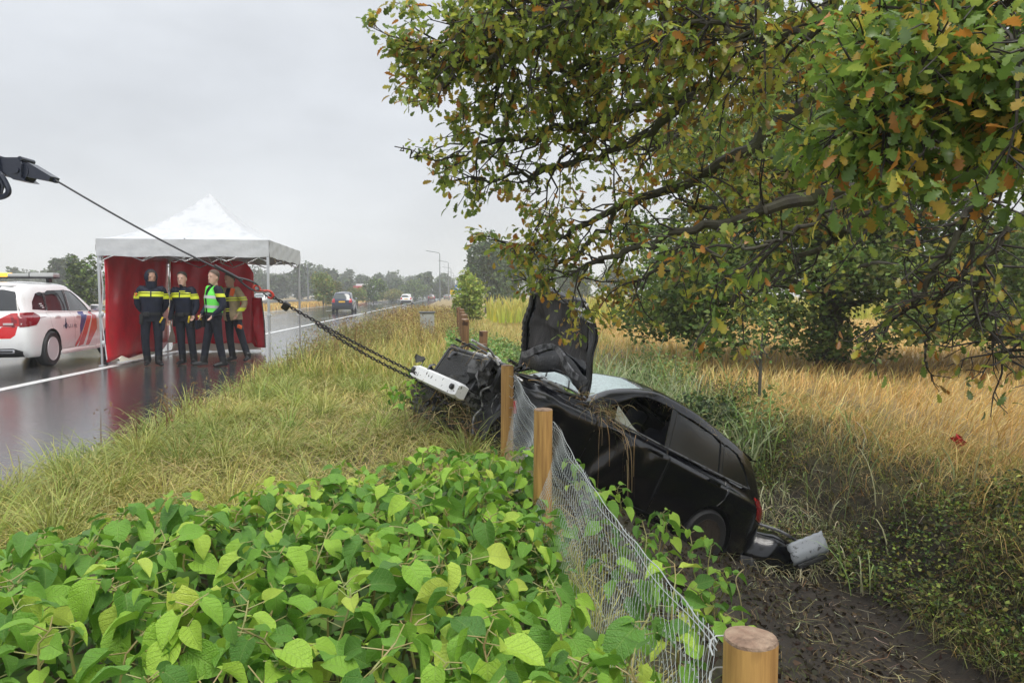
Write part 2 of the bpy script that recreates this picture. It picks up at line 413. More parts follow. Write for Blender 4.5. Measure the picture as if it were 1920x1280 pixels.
# air: rain haze
hz = MB().box((0, 190, 7.2), (900, 460, 20.6)).build('haze', mat('haze_unused', (1, 1, 1)))
hm = bpy.data.materials.new('rain_haze'); hm.use_nodes = True; hm.node_tree.nodes.clear()
ho = hm.node_tree.nodes.new('ShaderNodeOutputMaterial'); hv = hm.node_tree.nodes.new('ShaderNodeVolumePrincipled')
hv.inputs['Color'].default_value = (.93, .95, .97, 1); hv.inputs['Density'].default_value = .0013; hv.inputs['Anisotropy'].default_value = .2
hm.node_tree.links.new(hv.outputs[0], ho.inputs['Volume'])
hz.data.materials.clear(); hz.data.materials.append(hm); hz['kind'] = 'stuff'

# ================================================================ grasses
M_grass = leaf_mat('grass_blades', .5, .25)
M_dry = leaf_mat('dry_grass', .6, .2, spec=.2)
G_GREEN = [(.18, .30, .05), (.25, .36, .06), (.32, .41, .07), (.13, .22, .04)]
G_YEL = [(.50, .45, .12), (.56, .47, .17), (.42, .43, .10), (.60, .46, .18)]
G_GOLD = [(.68, .47, .16), (.76, .54, .20), (.60, .39, .12), (.78, .60, .28), (.54, .33, .10)]
G_BROWN = [(.20, .11, .05), (.26, .15, .07), (.16, .10, .045)]
def scatter(n, s0, s1, y0, y1, power=1.0):
    """points on the ground; nearer ones denser with a higher power"""
    y = y0+(y1-y0)*rng.random(n)**power; s = rng.uniform(s0, s1, n); x = s-KS*y
    return x, y, s
def grassmesh(name, pts, h, leanamt, width, col, label=None, m=None, tip=None, segs=3, droop=None, leandir=None, kind='stuff'):
    x, y = pts; n = len(x); a = rng.uniform(0, 6.283, n)
    la = leanamt*rng.uniform(.3, 1.0, n)
    if leandir is not None: a = leandir+rng.normal(0, .9, n)
    lean = np.stack([np.cos(a), np.sin(a)], 1)*la[:, None]
    b = np.stack([x, y, gz(x, y)-.02], 1)
    return blades_geo(b, h, lean, width, col, segs=segs, droop=droop, tipcol=tip)
parts = []
def clump(x, y, sc=1.3, seed=5): return smooth_noise(x*sc, y*sc, seed)
# verge: matted, flattened yellow-green grass
n = 62000
x, y, s = scatter(n, -3.25, .75, 2.6, 26, 1.9)
inroad = np.clip((s+3.05)/.5, 0, 1)
keep = (rng.random(n) < .25+.75*inroad) & ~((s > -2.2) & (s < .6) & (y < 3.6))
x, y, s = x[keep], y[keep], s[keep]; n = len(x)
cl = clump(x, y, 1.7)
mixy = np.clip(.16+.95*cl+.3*clump(x, y, 4, 6), 0, 1)
colr = np.where((rng.random(n) < mixy)[:, None], pick(G_YEL, n), pick(G_GREEN, n)); dk_ = rng.random(n) < np.clip(.22-.3*cl, .03, .5); colr[dk_] = pick([(.06, .11, .025), (.09, .15, .03), (.11, .09, .04)], n, .2)[dk_]
h = (.21+.24*np.clip(clump(x, y, 1.5, 8), -.7, 1.4))*rng.uniform(.5, 1.2, n)*(1+.02*y); h = np.clip(h, .07, .6)
h = np.where(s < -2.7, h*.75, h)
parts.append(grassmesh('', (x, y), h, 1.15, .0045+.0005*y, colr, tip=pick(G_YEL, n), droop=rng.uniform(.1, .6, n), leandir=clump(x, y, .6, 21)*3))
# long laid-over stems
n = 9000
x, y, s = scatter(n, -2.95, .5, 3.2, 14, 1.6); k_ = ~((s > -2.2) & (y < 3.8)); x, y = x[k_], y[k_]; n = len(x)
parts.append(grassmesh('', (x, y), rng.uniform(.3, .55, n), 1.7, .005+.0004*y, pick(G_YEL+[(.55, .45, .22)], n), droop=rng.uniform(.5, .95, n), leandir=clump(x, y, .5, 31)*3))
# tussocks: longer arching green tufts, thickest along the asphalt edge
nt = 210; tx, ty, ts = scatter(nt, -2.9, .3, 3.6, 17, 1.4); edge_ = rng.random(nt) < .45; ts = np.where(edge_, rng.uniform(-2.95, -2.0, nt), ts); tx = ts-KS*ty
kk = ~((ts > -2.0) & (ty < 4.3)); tx, ty = tx[kk], ty[kk]; nt = len(tx); kb = 75
ang_ = rng.uniform(0, 6.28, (nt, kb)); rad_ = np.abs(rng.normal(0, .07, (nt, kb))); hh = (rng.uniform(.28, .6, nt)[:, None]*rng.uniform(.55, 1.15, (nt, kb))).ravel()
bx = (tx[:, None]+rad_*np.cos(ang_)).ravel(); by = (ty[:, None]+rad_*np.sin(ang_)).ravel(); la_ = rng.uniform(.25, 1.1, nt*kb)
ccol = pick([(.13, .22, .04), (.20, .29, .055), (.27, .35, .07), (.36, .38, .09)], nt, .12)
tc_ = np.repeat(ccol, kb, 0)*rng.uniform(.75, 1.3, (nt*kb, 1))
parts.append(blades_geo(np.stack([bx, by, gz(bx, by)-.02], 1), hh, np.stack([np.cos(ang_.ravel()), np.sin(ang_.ravel())], 1)*la_[:, None], .0045+.0005*by, tc_, segs=4, tipcol=tc_*.6+pick(G_YEL, nt*kb)*.4, droop=rng.uniform(.1, .7, nt*kb)))
V, C, F = merge_geo(parts)
tag(mesh_np('verge_grass', V, F, M_grass, col=C), 'matted yellow and green grass of the verge between road and fence', 'grass', kind='stuff')
# tall weeds and seed heads along the carriageway and up the verge
def seedheads(x, y, h, col, k=16, spread=.09, size=.0085):
    """branching seed stalks: thin stem plus many small scale-like faces near the top"""
    n = len(x); b = np.stack([x, y, gz(x, y)], 1); a = rng.uniform(0, 6.28, n)
    lean = np.stack([np.cos(a), np.sin(a)], 1)*rng.uniform(.02, .28, n)[:, None]
    g = blades_geo(b, h, lean, np.full(n, .007)+.0004*y, col*.8, segs=3)
    t = rng.uniform(.35, 1.0, (n, k)); wid = spread*(1.15-t)*2.2
    off = rng.normal(0, 1, (n, k, 3))*wid[..., None]*h[:, None, None]
    c = b[:, None, :]+np.concatenate([lean[:, None, :]*(h[:, None]*t**1.7)[..., None], (h[:, None]*t)[..., None]], -1)+off*np.array([1, 1, .5])
    c = c.reshape(-1, 3); N = len(c)
    u = rng.normal(0, 1, (N, 3)); u[:, 2] += .9; u /= np.linalg.norm(u, axis=1)[:, None]
    w = np.cross(u, rng.normal(0, 1, (N, 3))); w /= np.linalg.norm(w, axis=1)[:, None]
    sz = size*rng.uniform(.6, 1.6, N)*np.repeat(1+.045*y, k)
    V = np.stack([c-w*sz[:, None]*.5, c+w*sz[:, None]*.5, c+u*sz[:, None]*2.4], 1).reshape(-1, 3)
    cc = np.repeat(np.repeat(col, k, 0)*rng.uniform(.7, 1.3, (N, 1)), 3, 0)
    T = (np.arange(N)*3)[:, None]+np.array([0, 1, 2])
    return merge_geo([g, (V, cc, np.zeros((0, 4), int), T)])
def weeds(name, n, s0, s1, y0, y1, hl, hh, cols, label, power=1.2, k=16, clus=True, spread=.09):
    x, y, s = scatter(n, s0, s1, y0, y1, power)
    if clus:
        kk = clump(x, y, .9, 17) > -.15; x, y = x[kk], y[kk]
    n = len(x); h = rng.uniform(hl, hh, n)
    V, C, F = seedheads(x, y, h, pick(cols, n), k, spread)
    return tag(mesh_np(name, V, F, M_dry, col=C), label, 'weeds', kind='stuff')
weeds('roadside_weeds', 420, -2.75, -1.5, 11.5, 22, .4, .8, [(.26, .15, .07), (.30, .26, .10), (.26, .27, .09), (.34, .32, .12), (.22, .25, .09)], 'brown feathery seed weeds growing along the wet asphalt edge beside the tent', k=26)
weeds('tall_weeds', 1300, -3.1, .6, 17, 46, .5, .9, G_BROWN+[(.36, .27, .10), (.40, .33, .12), (.46, .34, .12), (.32, .30, .10), (.50, .36, .14)], 'tall brown seed weeds covering the far verge', k=18)
weeds('dry_stalks', 50, -2.9, -2.4, 6, 11, .3, .55, G_BROWN+[(.33, .28, .12)], 'thin brown seed stalks standing at the near asphalt edge', k=12)
# far verge grass, both sides of the fence
parts = []
n = 42000
x, y, s = scatter(n, -3.2, 9.5, 11, 60, 1.5); kk = (gz(x, y) > -1.7) & ~((s > 3.4) & (y < 14)) & (rng.random(n) < np.clip(1.6-(s-3.2)/2.2, .12, 1)); x, y, s = x[kk], y[kk], s[kk]; n = len(x)
mixy = np.clip(.5+.4*clump(x, y, .5, 44)+.25*(s-2)/6+(y-15)/70, .08, .97)
colr = np.where((rng.random(n) < mixy)[:, None], pick(G_YEL+G_GOLD[:3], n), pick(G_GREEN+[(.30, .36, .09)], n))
h = rng.uniform(.3, .75, n)*(1+.12*clump(x, y, .6, 9)); h = np.where(s < -2.4, h*.7, h)
parts.append(grassmesh('', (x, y), h, .5, .008+.00075*y, colr, tip=pick(G_YEL, n), droop=rng.uniform(0, .5, n)))
V, C, F = merge_geo(parts)
tag(mesh_np('meadow_grass', V, F, M_grass, col=C), 'tall yellow-green meadow grass on both sides of the old fence posts', 'grass', kind='stuff')
# golden field
parts = []
n = 60000
x, y, s = scatter(n, 5.25, 30, 6.0, 60, 1.9); n = len(x)
colr = pick(G_GOLD, n, .18); gmix = (clump(x, y, .7, 61) > .62) & (rng.random(n) < .6)
colr[gmix] = pick(G_GREEN, n)[gmix]
h = rng.uniform(.3, .68, n)*(1+.35*clump(x, y, 1.1, 62)); h = np.clip(h, .15, 1.0)
parts.append(grassmesh('', (x, y), h, .9, .006+.0007*y, colr, tip=pick(G_GOLD[2:], n), droop=rng.uniform(0, .55, n), leandir=clump(x, y, .4, 77)*3))
n = 9000
x, y, s = scatter(n, -2.5, 60, 40, 120, 1.2); kk = s > 4; x, y = x[kk], y[kk]; n = len(x)
parts.append(grassmesh('', (x, y), rng.uniform(.4, .7, n), .5, .06+.0*y, pick(G_GOLD[:2]+[(.62, .52, .2)], n, .15), segs=2))
V, C, F = merge_geo(parts)
tag(mesh_np('golden_grass', V, F, M_dry, col=C), 'dry golden grass of the field beyond the ditch', 'grass', kind='stuff')
# median grass
n = 9000; x, y, s = scatter(n, -24, -16.6, 35, 160, 1.3)
V, C, q_, t_ = blades_geo(np.stack([x, y, np.zeros(n)-.02], 1), rng.uniform(.25, .6, n), rng.normal(0, .25, (n, 2)), .03+.0009*y, pick(G_GOLD+[(.5, .42, .2)], n), segs=2)
tag(mesh_np('median_grass', V, [q_, t_], M_dry, col=C), 'strip of dry orange grass between road and guardrail', 'grass', kind='stuff')
# far bank of the ditch: brambles, weeds, flattened straw
def leaflets(c, size, col, up=.7, fold=.25):
    """small folded leaves, 4 triangles each, random aim"""
    N = len(c); u = rng.normal(0, 1, (N, 3)); u[:, 2] *= .5; u /= np.linalg.norm(u, axis=1)[:, None]
    nn = rng.normal(0, 1, (N, 3))*(1-up)+np.array([0, 0, up]); nn -= u*np.sum(nn*u, 1)[:, None]; nn /= np.linalg.norm(nn, axis=1)[:, None]+1e-6
    w = np.cross(u, nn); sz = size[:, None]
    P = [c-u*sz*.5, c-u*sz*.08+w*sz*.34+nn*sz*fold*.5, c+u*sz*.55-nn*sz*.12, c-u*sz*.08-w*sz*.34+nn*sz*fold*.5, c]
    V = np.stack(P, 1).reshape(-1, 3); b = (np.arange(N)*5)[:, None]
    T = np.concatenate([b+np.array(t) for t in ((0, 4, 1), (1, 4, 2), (2, 4, 3), (3, 4, 0))])
    return V, np.repeat(col, 5, 0), np.zeros((0, 4), int), T
parts = []
n = 60000
x, y, s = scatter(n, 3.9, 6.7, 5.0, 15, 1.1)
g = clump(x, y, 1.1, 91); kk = (g > -.30+.8*np.clip((s-5.1)/.9, 0, 1)) & (s > 4.4-.35*np.clip((y-7.5)/1.5, 0, 1)+.25*clump(x, y, 2, 5)); x, y = x[kk], y[kk]; n = len(x)
z = gz(x, y)+np.abs(rng.normal(.10, .15, n))*(1+clump(x, y, 1.6, 12)*.5)
parts.append(leaflets(np.stack([x, y, z], 1), rng.uniform(.02, .06, n), pick([(.05, .09, .02), (.12, .19, .035), (.20, .28, .045), (.32, .38, .07), (.05, .06, .015), (.16, .11, .04), (.24, .22, .06)], n, .3), up=.45))
V, C, F = merge_geo(parts)
tag(mesh_np('brambles', V, F, M_grass, col=C), 'green brambles and creeping weeds on the far bank of the ditch', 'brambles', kind='stuff')
parts = []
n = 21000
x, y, s = scatter(n, 4.1, 6.6, 5.0, 15, 1.2); kk = (clump(x, y, 1.3, 201) > -.25+.4*np.clip((5.2-s), 0, 1)) & (s > 4.4-.5*np.clip((y-7.5)/1.5, 0, 1)); x, y, s = x[kk], y[kk], s[kk]; n = len(x)
low_ = rng.random(n) > np.clip((s-4.75)/.95, 0.04, 1)
parts.append(grassmesh('', (x, y), rng.uniform(.2, .55, n), 1.3, .006, np.where(low_[:, None], pick([(.15, .19, .04), (.09, .12, .03), (.20, .22, .06), (.22, .15, .06), (.10, .07, .035), (.32, .30, .12)], n, .25), pick(G_GOLD+G_YEL[:2]+[(.24, .28, .06)]*3+[(.34, .23, .10)]*3, n, .2)), droop=rng.uniform(.3, .95, n)))
n = 3000
x, y, s = scatter(n, 3.0, 5.9, 4.6, 13.5, 1.0); n = len(x)
bb = np.stack([x, y, gz(x, y)+.03], 1); aa = rng.uniform(0, 6.28, n)
L = rng.uniform(.05, .42, n)*rng.uniform(.4, 1, n); dd = np.stack([np.cos(aa), np.sin(aa), rng.normal(0, .22, n)], 1)
sd_ = np.stack([-np.sin(aa), np.cos(aa), np.zeros(n)], 1)*rng.uniform(.0015, .005, n)[:, None]
cS = pick([(.46, .38, .20), (.34, .29, .15), (.25, .18, .09), (.44, .42, .28), (.13, .09, .05), (.10, .07, .04), (.20, .20, .08)], n, .25)
m1_ = bb+dd*L[:, None]*.5+rng.normal(0, .12, (n, 3))*L[:, None]*np.array([1, 1, .5]); e1_ = bb+dd*L[:, None]+rng.normal(0, .15, (n, 3))*L[:, None]
Vs = np.stack([bb-sd_, bb+sd_, m1_-sd_, m1_+sd_, e1_-sd_*.4, e1_+sd_*.4], 1).reshape(-1, 3)
i6 = (np.arange(n)*6)[:, None]
nl_ = 900; xs_, ys_, ss_ = scatter(nl_, 3.5, 4.75, 8.2, 10.6, 1.0); aa2 = rng.uniform(0, 6.28, nl_)
parts.append(blades_geo(np.stack([xs_, ys_, gz(xs_, ys_)+.02], 1), rng.uniform(.12, .45, nl_), np.stack([np.cos(aa2), np.sin(aa2)], 1)*rng.uniform(.8, 1.5, nl_)[:, None], rng.uniform(.005, .014, nl_), pick([(.60, .56, .36), (.50, .48, .28), (.36, .38, .18), (.42, .34, .18)], nl_, .2), segs=4, droop=rng.uniform(.5, .95, nl_)))
parts.append((Vs, np.repeat(cS, 6, 0), np.concatenate([i6+np.array([0, 1, 3, 2]), i6+np.array([2, 3, 5, 4])]), np.zeros((0, 3), int)))
V, C, F = merge_geo(parts)
tag(mesh_np('straw_litter', V, F, M_dry, col=C), 'broken reeds and pale straw lying on the ditch bed and far bank', 'straw', kind='stuff')
# reeds behind the wreck
parts = []
n = 1500; x, y, s = scatter(n, 2.6, 4.9, 11.0, 19, 1.1); n = len(x)
parts.append(grassmesh('', (x, y), rng.uniform(1.0, 2.1, n), .55, .022, pick([(.26, .34, .16), (.36, .42, .22), (.44, .46, .26), (.20, .30, .08)], n, .15), droop=rng.uniform(.1, .75, n), segs=5))
n = 95; x, y, s = scatter(n, 4.3, 5.6, 7.6, 11.5, 1.0); n = len(x)
parts.append(grassmesh('', (x, y), rng.uniform(.5, 1.1, n), .7, .017, pick([(.36, .42, .2), (.5, .5, .28), (.24, .32, .1)], n, .15), droop=rng.uniform(.2, .8, n), segs=5))
V, C, F = merge_geo(parts)
tag(mesh_np('reeds', V, F, M_grass, col=C), 'pale green reeds standing in the ditch behind the wrecked car', 'reeds', kind='stuff')
# low green growth around reeds, post bases
parts = []
n = 16000; x, y, s = scatter(n, 1.2, 5.3, 10.8, 20, 1.1); kk = clump(x, y, .8, 71) > -.3; x, y = x[kk], y[kk]; n = len(x)
parts.append(leaflets(np.stack([x, y, gz(x, y)+rng.uniform(.02, .75, n)], 1), rng.uniform(.05, .11, n), pick([(.11, .19, .05), (.17, .26, .07), (.24, .32, .09), (.30, .34, .10)], n, .2), up=.4))
n = 3500; x, y, s = scatter(n, -.1, 1.4, 11, 21, 1.1)
parts.append(leaflets(np.stack([x, y, gz(x, y)+rng.uniform(.0, .6, n)], 1), rng.uniform(.05, .11, n), pick([(.14, .27, .06), (.2, .33, .08)], n, .2), up=.4))
V, C, F = merge_geo(parts)
tag(mesh_np('nettles', V, F, M_grass, col=C), 'bushy green nettles between the old fence posts and the reeds', 'nettles', kind='stuff')
# ditch mud clods and debris
parts = []
n = 9000; x, y, s = scatter(n, .9, 5.8, 3.4, 12.5, 1.0); z = gz(x, y)
parts.append(leaflets(np.stack([x, y, z+.015], 1), rng.uniform(.02, .075, n), pick([(.045, .032, .02), (.06, .045, .028), (.03, .022, .014), (.10, .08, .045)], n, .25), up=.4))
n = 2600; x, y, s = scatter(n, .9, 3.6, 3.4, 9.5, 1.0)
parts.append(grassmesh('', (x, y), rng.uniform(.06, .2, n), 1.1, .005, pick([(.12, .15, .04), (.26, .2, .1), (.08, .06, .03)], n, .2), droop=rng.uniform(.3, .9, n)))
V, C, F = merge_geo(parts)
tag(mesh_np('mud_clods', V, F, M_dry, col=C), 'dark churned mud and crushed stems on the slope below the wreck', 'mud', kind='stuff')
# corn
parts = []
n = 6000; x = rng.uniform(-4, 75, n); y = rng.uniform(52, 64, n); kk = x > -.05*y+1; x, y = x[kk], y[kk]; n = len(x)
b = np.stack([x, y, np.full(n, -.6)], 1)
parts.append(blades_geo(b, rng.uniform(1.5, 2.2, n)*(1+.1*smooth_noise(x*1.3, y*1.3, 8)), rng.normal(0, .2, (n, 2)), np.full(n, .16), pick([(.46, .52, .05), (.58, .58, .06), (.38, .46, .05)], n, .2), segs=3, tipcol=pick([(.55, .5, .12), (.5, .4, .1)], n)))
V, C, F = merge_geo(parts)
tag(mesh_np('corn', V, F, M_grass, col=C), 'yellow-green standing corn at the far side of the golden field', 'corn', kind='stuff')
# ================================================================ motor cars: a lofted body shell, cut into panels
def catmull(P, m):
    """P (n,...) -> m samples per span, passes through the points"""
    P = np.asarray(P, float); n = len(P); o = []
    for i in range(n-1):
        a, b, c, d = P[max(i-1, 0)], P[i], P[i+1], P[min(i+2, n-1)]
        for k in range(m):
            t = k/m
            o.append(.5*(2*b+(c-a)*t+(2*a-5*b+4*c-d)*t*t+(3*b-a-3*c+d)*t**3))
    o.append(P[-1]); return np.array(o)
def hatch_net():
    r = []
    rear = [(-.60, .70, .22), (-.72, .78, .30), (-.79, .81, .45), (-.81, .81, .66), (-.79, .785, .89), (-.75, .725, .995), (-.57, .60, 1.38), (-.49, .47, 1.475), (-.47, 0, 1.505)]
    for sc, dx in ((0, -.09), (.45, -.08), (.82, -.045)):
        r.append([(x+(dx if y > 0 else 0), y*sc, z) for x, y, z in rear])
    r.append(rear)
    r.append([(-.55, .72, .20), (-.60, .83, .25), (-.62, .868, .45), (-.62, .872, .68), (-.60, .855, .89), (-.55, .785, 1.0), (-.40, .64, 1.40), (-.34, .51, 1.497), (-.32, 0, 1.53)])
    def st(x, w=1.0, r5=(0, .802, .995), r6=(0, .67, 1.42), r7=(0, .53, 1.53), r8=(0, 0, 1.565), z1=.23, dz=0):
        return [(x, .74*w, .19), (x, .855*w, z1), (x, .892*w, .45), (x, .898*w, .70), (x, .884*w, .905+dz), (x+r5[0], r5[1], r5[2]), (x+r6[0], r6[1], r6[2]), (x+r7[0], r7[1], r7[2]), (x+r8[0], r8[1], r8[2])]
    r.append(st(-.25, .992, (0, .795, 1.0), (.06, .66, 1.415), (.08, .525, 1.52), (.09, 0, 1.553)))
    r.append(st(.15))
    r.append(st(.70, 1, (0, .803, .988), (0, .675, 1.435), (0, .535, 1.545), (0, 0, 1.585)))
    r.append(st(1.2, 1, (0, .80, .975), (-.04, .665, 1.42), (-.06, .53, 1.53), (-.07, 0, 1.575)))
    r.append(st(1.6, .998, (0, .797, .962), (-.17, .645, 1.375), (-.23, .505, 1.475), (-.27, 0, 1.53)))
    r.append(st(1.93, .995, (0, .79, .952), (-.06, .69, 1.19), (-.12, .52, 1.305), (-.17, 0, 1.36), dz=-.015))
    r.append(st(2.2, .99, (0, .778, .938), (-.02, .745, 1.01), (-.04, .52, 1.075), (-.05, 0, 1.11), dz=-.03))
    r.append(st(2.65, .98, (0, .775, .92), (0, .68, .965), (0, .45, 1.01), (0, 0, 1.03), dz=-.055))
    r.append([(3.1, .66, .2), (3.1, .80, .24), (3.1, .842, .42), (3.1, .835, .62), (3.1, .79, .80), (3.1, .71, .865), (3.1, .60, .90), (3.1, .4, .935), (3.1, 0, .95)])
    fr = [(3.2, .58, .2), (3.3, .67, .25), (3.34, .70, .42), (3.34, .70, .58), (3.32, .665, .70), (3.30, .60, .77), (3.28, .5, .82), (3.29, .35, .85), (3.32, 0, .87)]
    r.append(fr)
    for sc, dx in ((.8, .10), (.4, .175), (0, .195)):
        r.append([(x+(dx*(1 if k < 6 else .5) if y > 0 else 0), y*sc, z) for k, (x, y, z) in enumerate(fr)])
    return np.array(r)
def car_shell(ms=5, mr=5, warp=None):
    net = hatch_net()
    A = catmull(net, ms); A = np.swapaxes(catmull(np.swapaxes(A, 0, 1), mr), 0, 1)   # (stations, rows, 3)
    A[:, -1, 1] = 0
    if warp: A = warp(A)
    B = A.copy(); B[..., 1] *= -1
    bm = bmesh.new()
    for G, flip in ((A, 0), (B, 1)):
        vs = [[bm.verts.new(p) for p in row] for row in G]
        for i in range(len(G)-1):
            for j in range(len(G[0])-1):
                q = [vs[i][j], vs[i+1][j], vs[i+1][j+1], vs[i][j+1]]
                if flip: q.reverse()
                try: bm.faces.new(q)
                except ValueError: pass
    bmesh.ops.remove_doubles(bm, verts=bm.verts[:], dist=.0008)
    bmesh.ops.recalc_face_normals(bm, faces=bm.faces[:])
    c = sum((f.normal.dot(f.calc_center_median()-Vector((1.3, 0, .8))) for f in bm.faces))
    if c < 0: bmesh.ops.reverse_faces(bm, faces=bm.faces[:])
    return bm
def ccw(poly):
    a = sum(poly[i][0]*poly[(i+1) % len(poly)][1]-poly[(i+1) % len(poly)][0]*poly[i][1] for i in range(len(poly)))
    return poly if a > 0 else poly[::-1]
def inset_poly(poly, d):
    poly = ccw(poly); n = len(poly); L = []
    for i in range(n):
        a = Vector(poly[i]); b = Vector(poly[(i+1) % n]); t = (b-a).normalized(); nr = Vector((-t.y, t.x)); L.append((a+nr*d, t))
    o = []
    for i in range(n):
        p, t = L[i-1]; q, u = L[i]; den = t.x*u.y-t.y*u.x
        if abs(den) < 1e-6: o.append(tuple(q)); continue
        k = ((q.x-p.x)*u.y-(q.y-p.y)*u.x)/den; o.append(tuple(p+t*k))
    return o
AX = {'side': (0, 2), 'end': (1, 2), 'top': (0, 1)}
def cut(bm, poly, view, test):
    """split the shell along a convex outline seen from one side; returns the faces inside it"""
    poly = ccw(poly); a, b = AX[view]; n = len(poly)
    lo = [min(p[k] for p in poly)-.12 for k in (0, 1)]; hi = [max(p[k] for p in poly)+.12 for k in (0, 1)]
    F = [f for f in bm.faces if test(f.calc_center_median(), f.normal) and any(lo[0] < v.co[a] < hi[0] and lo[1] < v.co[b] < hi[1] for v in f.verts)]
    for i in range(n):
        p, q = poly[i], poly[(i+1) % n]
        co = Vector((0, 0, 0)); co[a], co[b] = p; no = Vector((0, 0, 0)); no[a], no[b] = q[1]-p[1], -(q[0]-p[0])
        geom = F+list({e for f in F for e in f.edges})+list({v for f in F for v in f.verts})
        r = bmesh.ops.bisect_plane(bm, geom=geom, plane_co=co, plane_no=no, dist=1e-5)
        F = [g for g in r['geom'] if isinstance(g, bmesh.types.BMFace) and g.is_valid]
    def inside(c):
        return all((poly[(i+1) % n][0]-poly[i][0])*(c[b]-poly[i][1])-(poly[(i+1) % n][1]-poly[i][1])*(c[a]-poly[i][0]) > 0 for i in range(n))
    return [f for f in F if f.is_valid and inside(f.calc_center_median())]
def take(bm, faces, off=0.0, keep=False):
    """lift faces out of the shell into a bmesh of their own, moved along their normals"""
    nb = bmesh.new(); mp_ = {}
    for f in faces:
        vs = []
        for v in f.verts:
            if v not in mp_: mp_[v] = nb.verts.new(v.co)
            vs.append(mp_[v])
        try: nb.faces.new(vs)
        except ValueError: pass
    nb.normal_update()
    if off:
        mv = {v: v.normal.copy() for v in nb.verts}
        for v, nn in mv.items(): v.co += nn*off
    if not keep: bmesh.ops.delete(bm, geom=faces, context='FACES')
    return nb
def bm_obj(bm, name, m, parent=None, smooth=35, thick=0):
    me = bpy.data.meshes.new(name); bm.to_mesh(me); bm.free()
    for q_ in (m if isinstance(m, (list, tuple)) else [m]): me.materials.append(q_)
    me.shade_smooth(); me.set_sharp_from_angle(angle=R(smooth))
    o = link(bpy.data.objects.new(name, me), parent)
    if thick:
        md = o.modifiers.new('thickness', 'SOLIDIFY'); md.thickness = thick; md.offset = -1
    return o
LEFT = lambda c, n: c.y > .3 and n.y > .15
RIGHT = lambda c, n: c.y < -.3 and n.y < -.15
BACK = lambda c, n: c.x < -.25 and n.x < -.2
TOPS = lambda c, n: n.z > .05
def circle_poly(cx, cz, r, n=22): return [(cx+r*math.cos(6.28318*k/n), cz+r*math.sin(6.28318*k/n)) for k in range(n)]
W_FRONT = [(1.00, 1.005), (1.93, .995), (1.80, 1.13), (1.52, 1.33), (1.36, 1.395), (1.02, 1.42)]
W_REAR = [(.10, 1.03), (.93, 1.01), (.94, 1.42), (.30, 1.405), (.16, 1.36)]
W_QUART = [(-.45, 1.06), (.05, 1.035), (.10, 1.36), (.0, 1.378), (-.16, 1.352), (-.37, 1.20)]
P_B = [(.935, 1.005), (.995, 1.005), (1.015, 1.425), (.945, 1.425)]
P_C = [(.052, 1.03), (.098, 1.025), (.16, 1.37), (.102, 1.365)]
D_FRONT = [(.965, .30), (1.98, .27), (2.02, .45), (2.0, .985), (.965, .992)]
D_REAR = [(.30, .30), (.94, .30), (.94, .992), (-.02, 1.005), (-.02, .80), (.10, .62)]
W_SCREEN = [(2.10, -.66), (2.16, 0), (2.10, .66), (1.42, .545), (1.32, 0), (1.42, -.545)]
W_BACK = [(-.70, 1.04), (.70, 1.04), (.565, 1.375), (.38, 1.415), (-.38, 1.415), (-.565, 1.375)]
M_black_plastic = mat('black_plastic', (.018, .018, .02), .45, var=.2, scale=20)
M_rubber = mat('tyre_rubber', (.02, .02, .021), .55, bump=.3, bscale=60)
M_tint = mat('tinted_glass', (.012, .014, .016), .04, spec=.75)
M_clear = mat('car_glass', (.07, .085, .085), .05, spec=.7)
M_redlens = mat('red_lens', (.42, .012, .015), .12, coat=.6)
M_redlens2 = mat('dark_red_lens', (.2, .006, .012), .12, coat=.6)
M_clearlens = mat('clear_lens', (.55, .5, .5), .12, coat=.6)
M_chrome = mat('bright_metal', (.6, .6, .62), .25, 1)
M_alloy = mat('wheel_alloy', (.62, .60, .61), .4, .2)
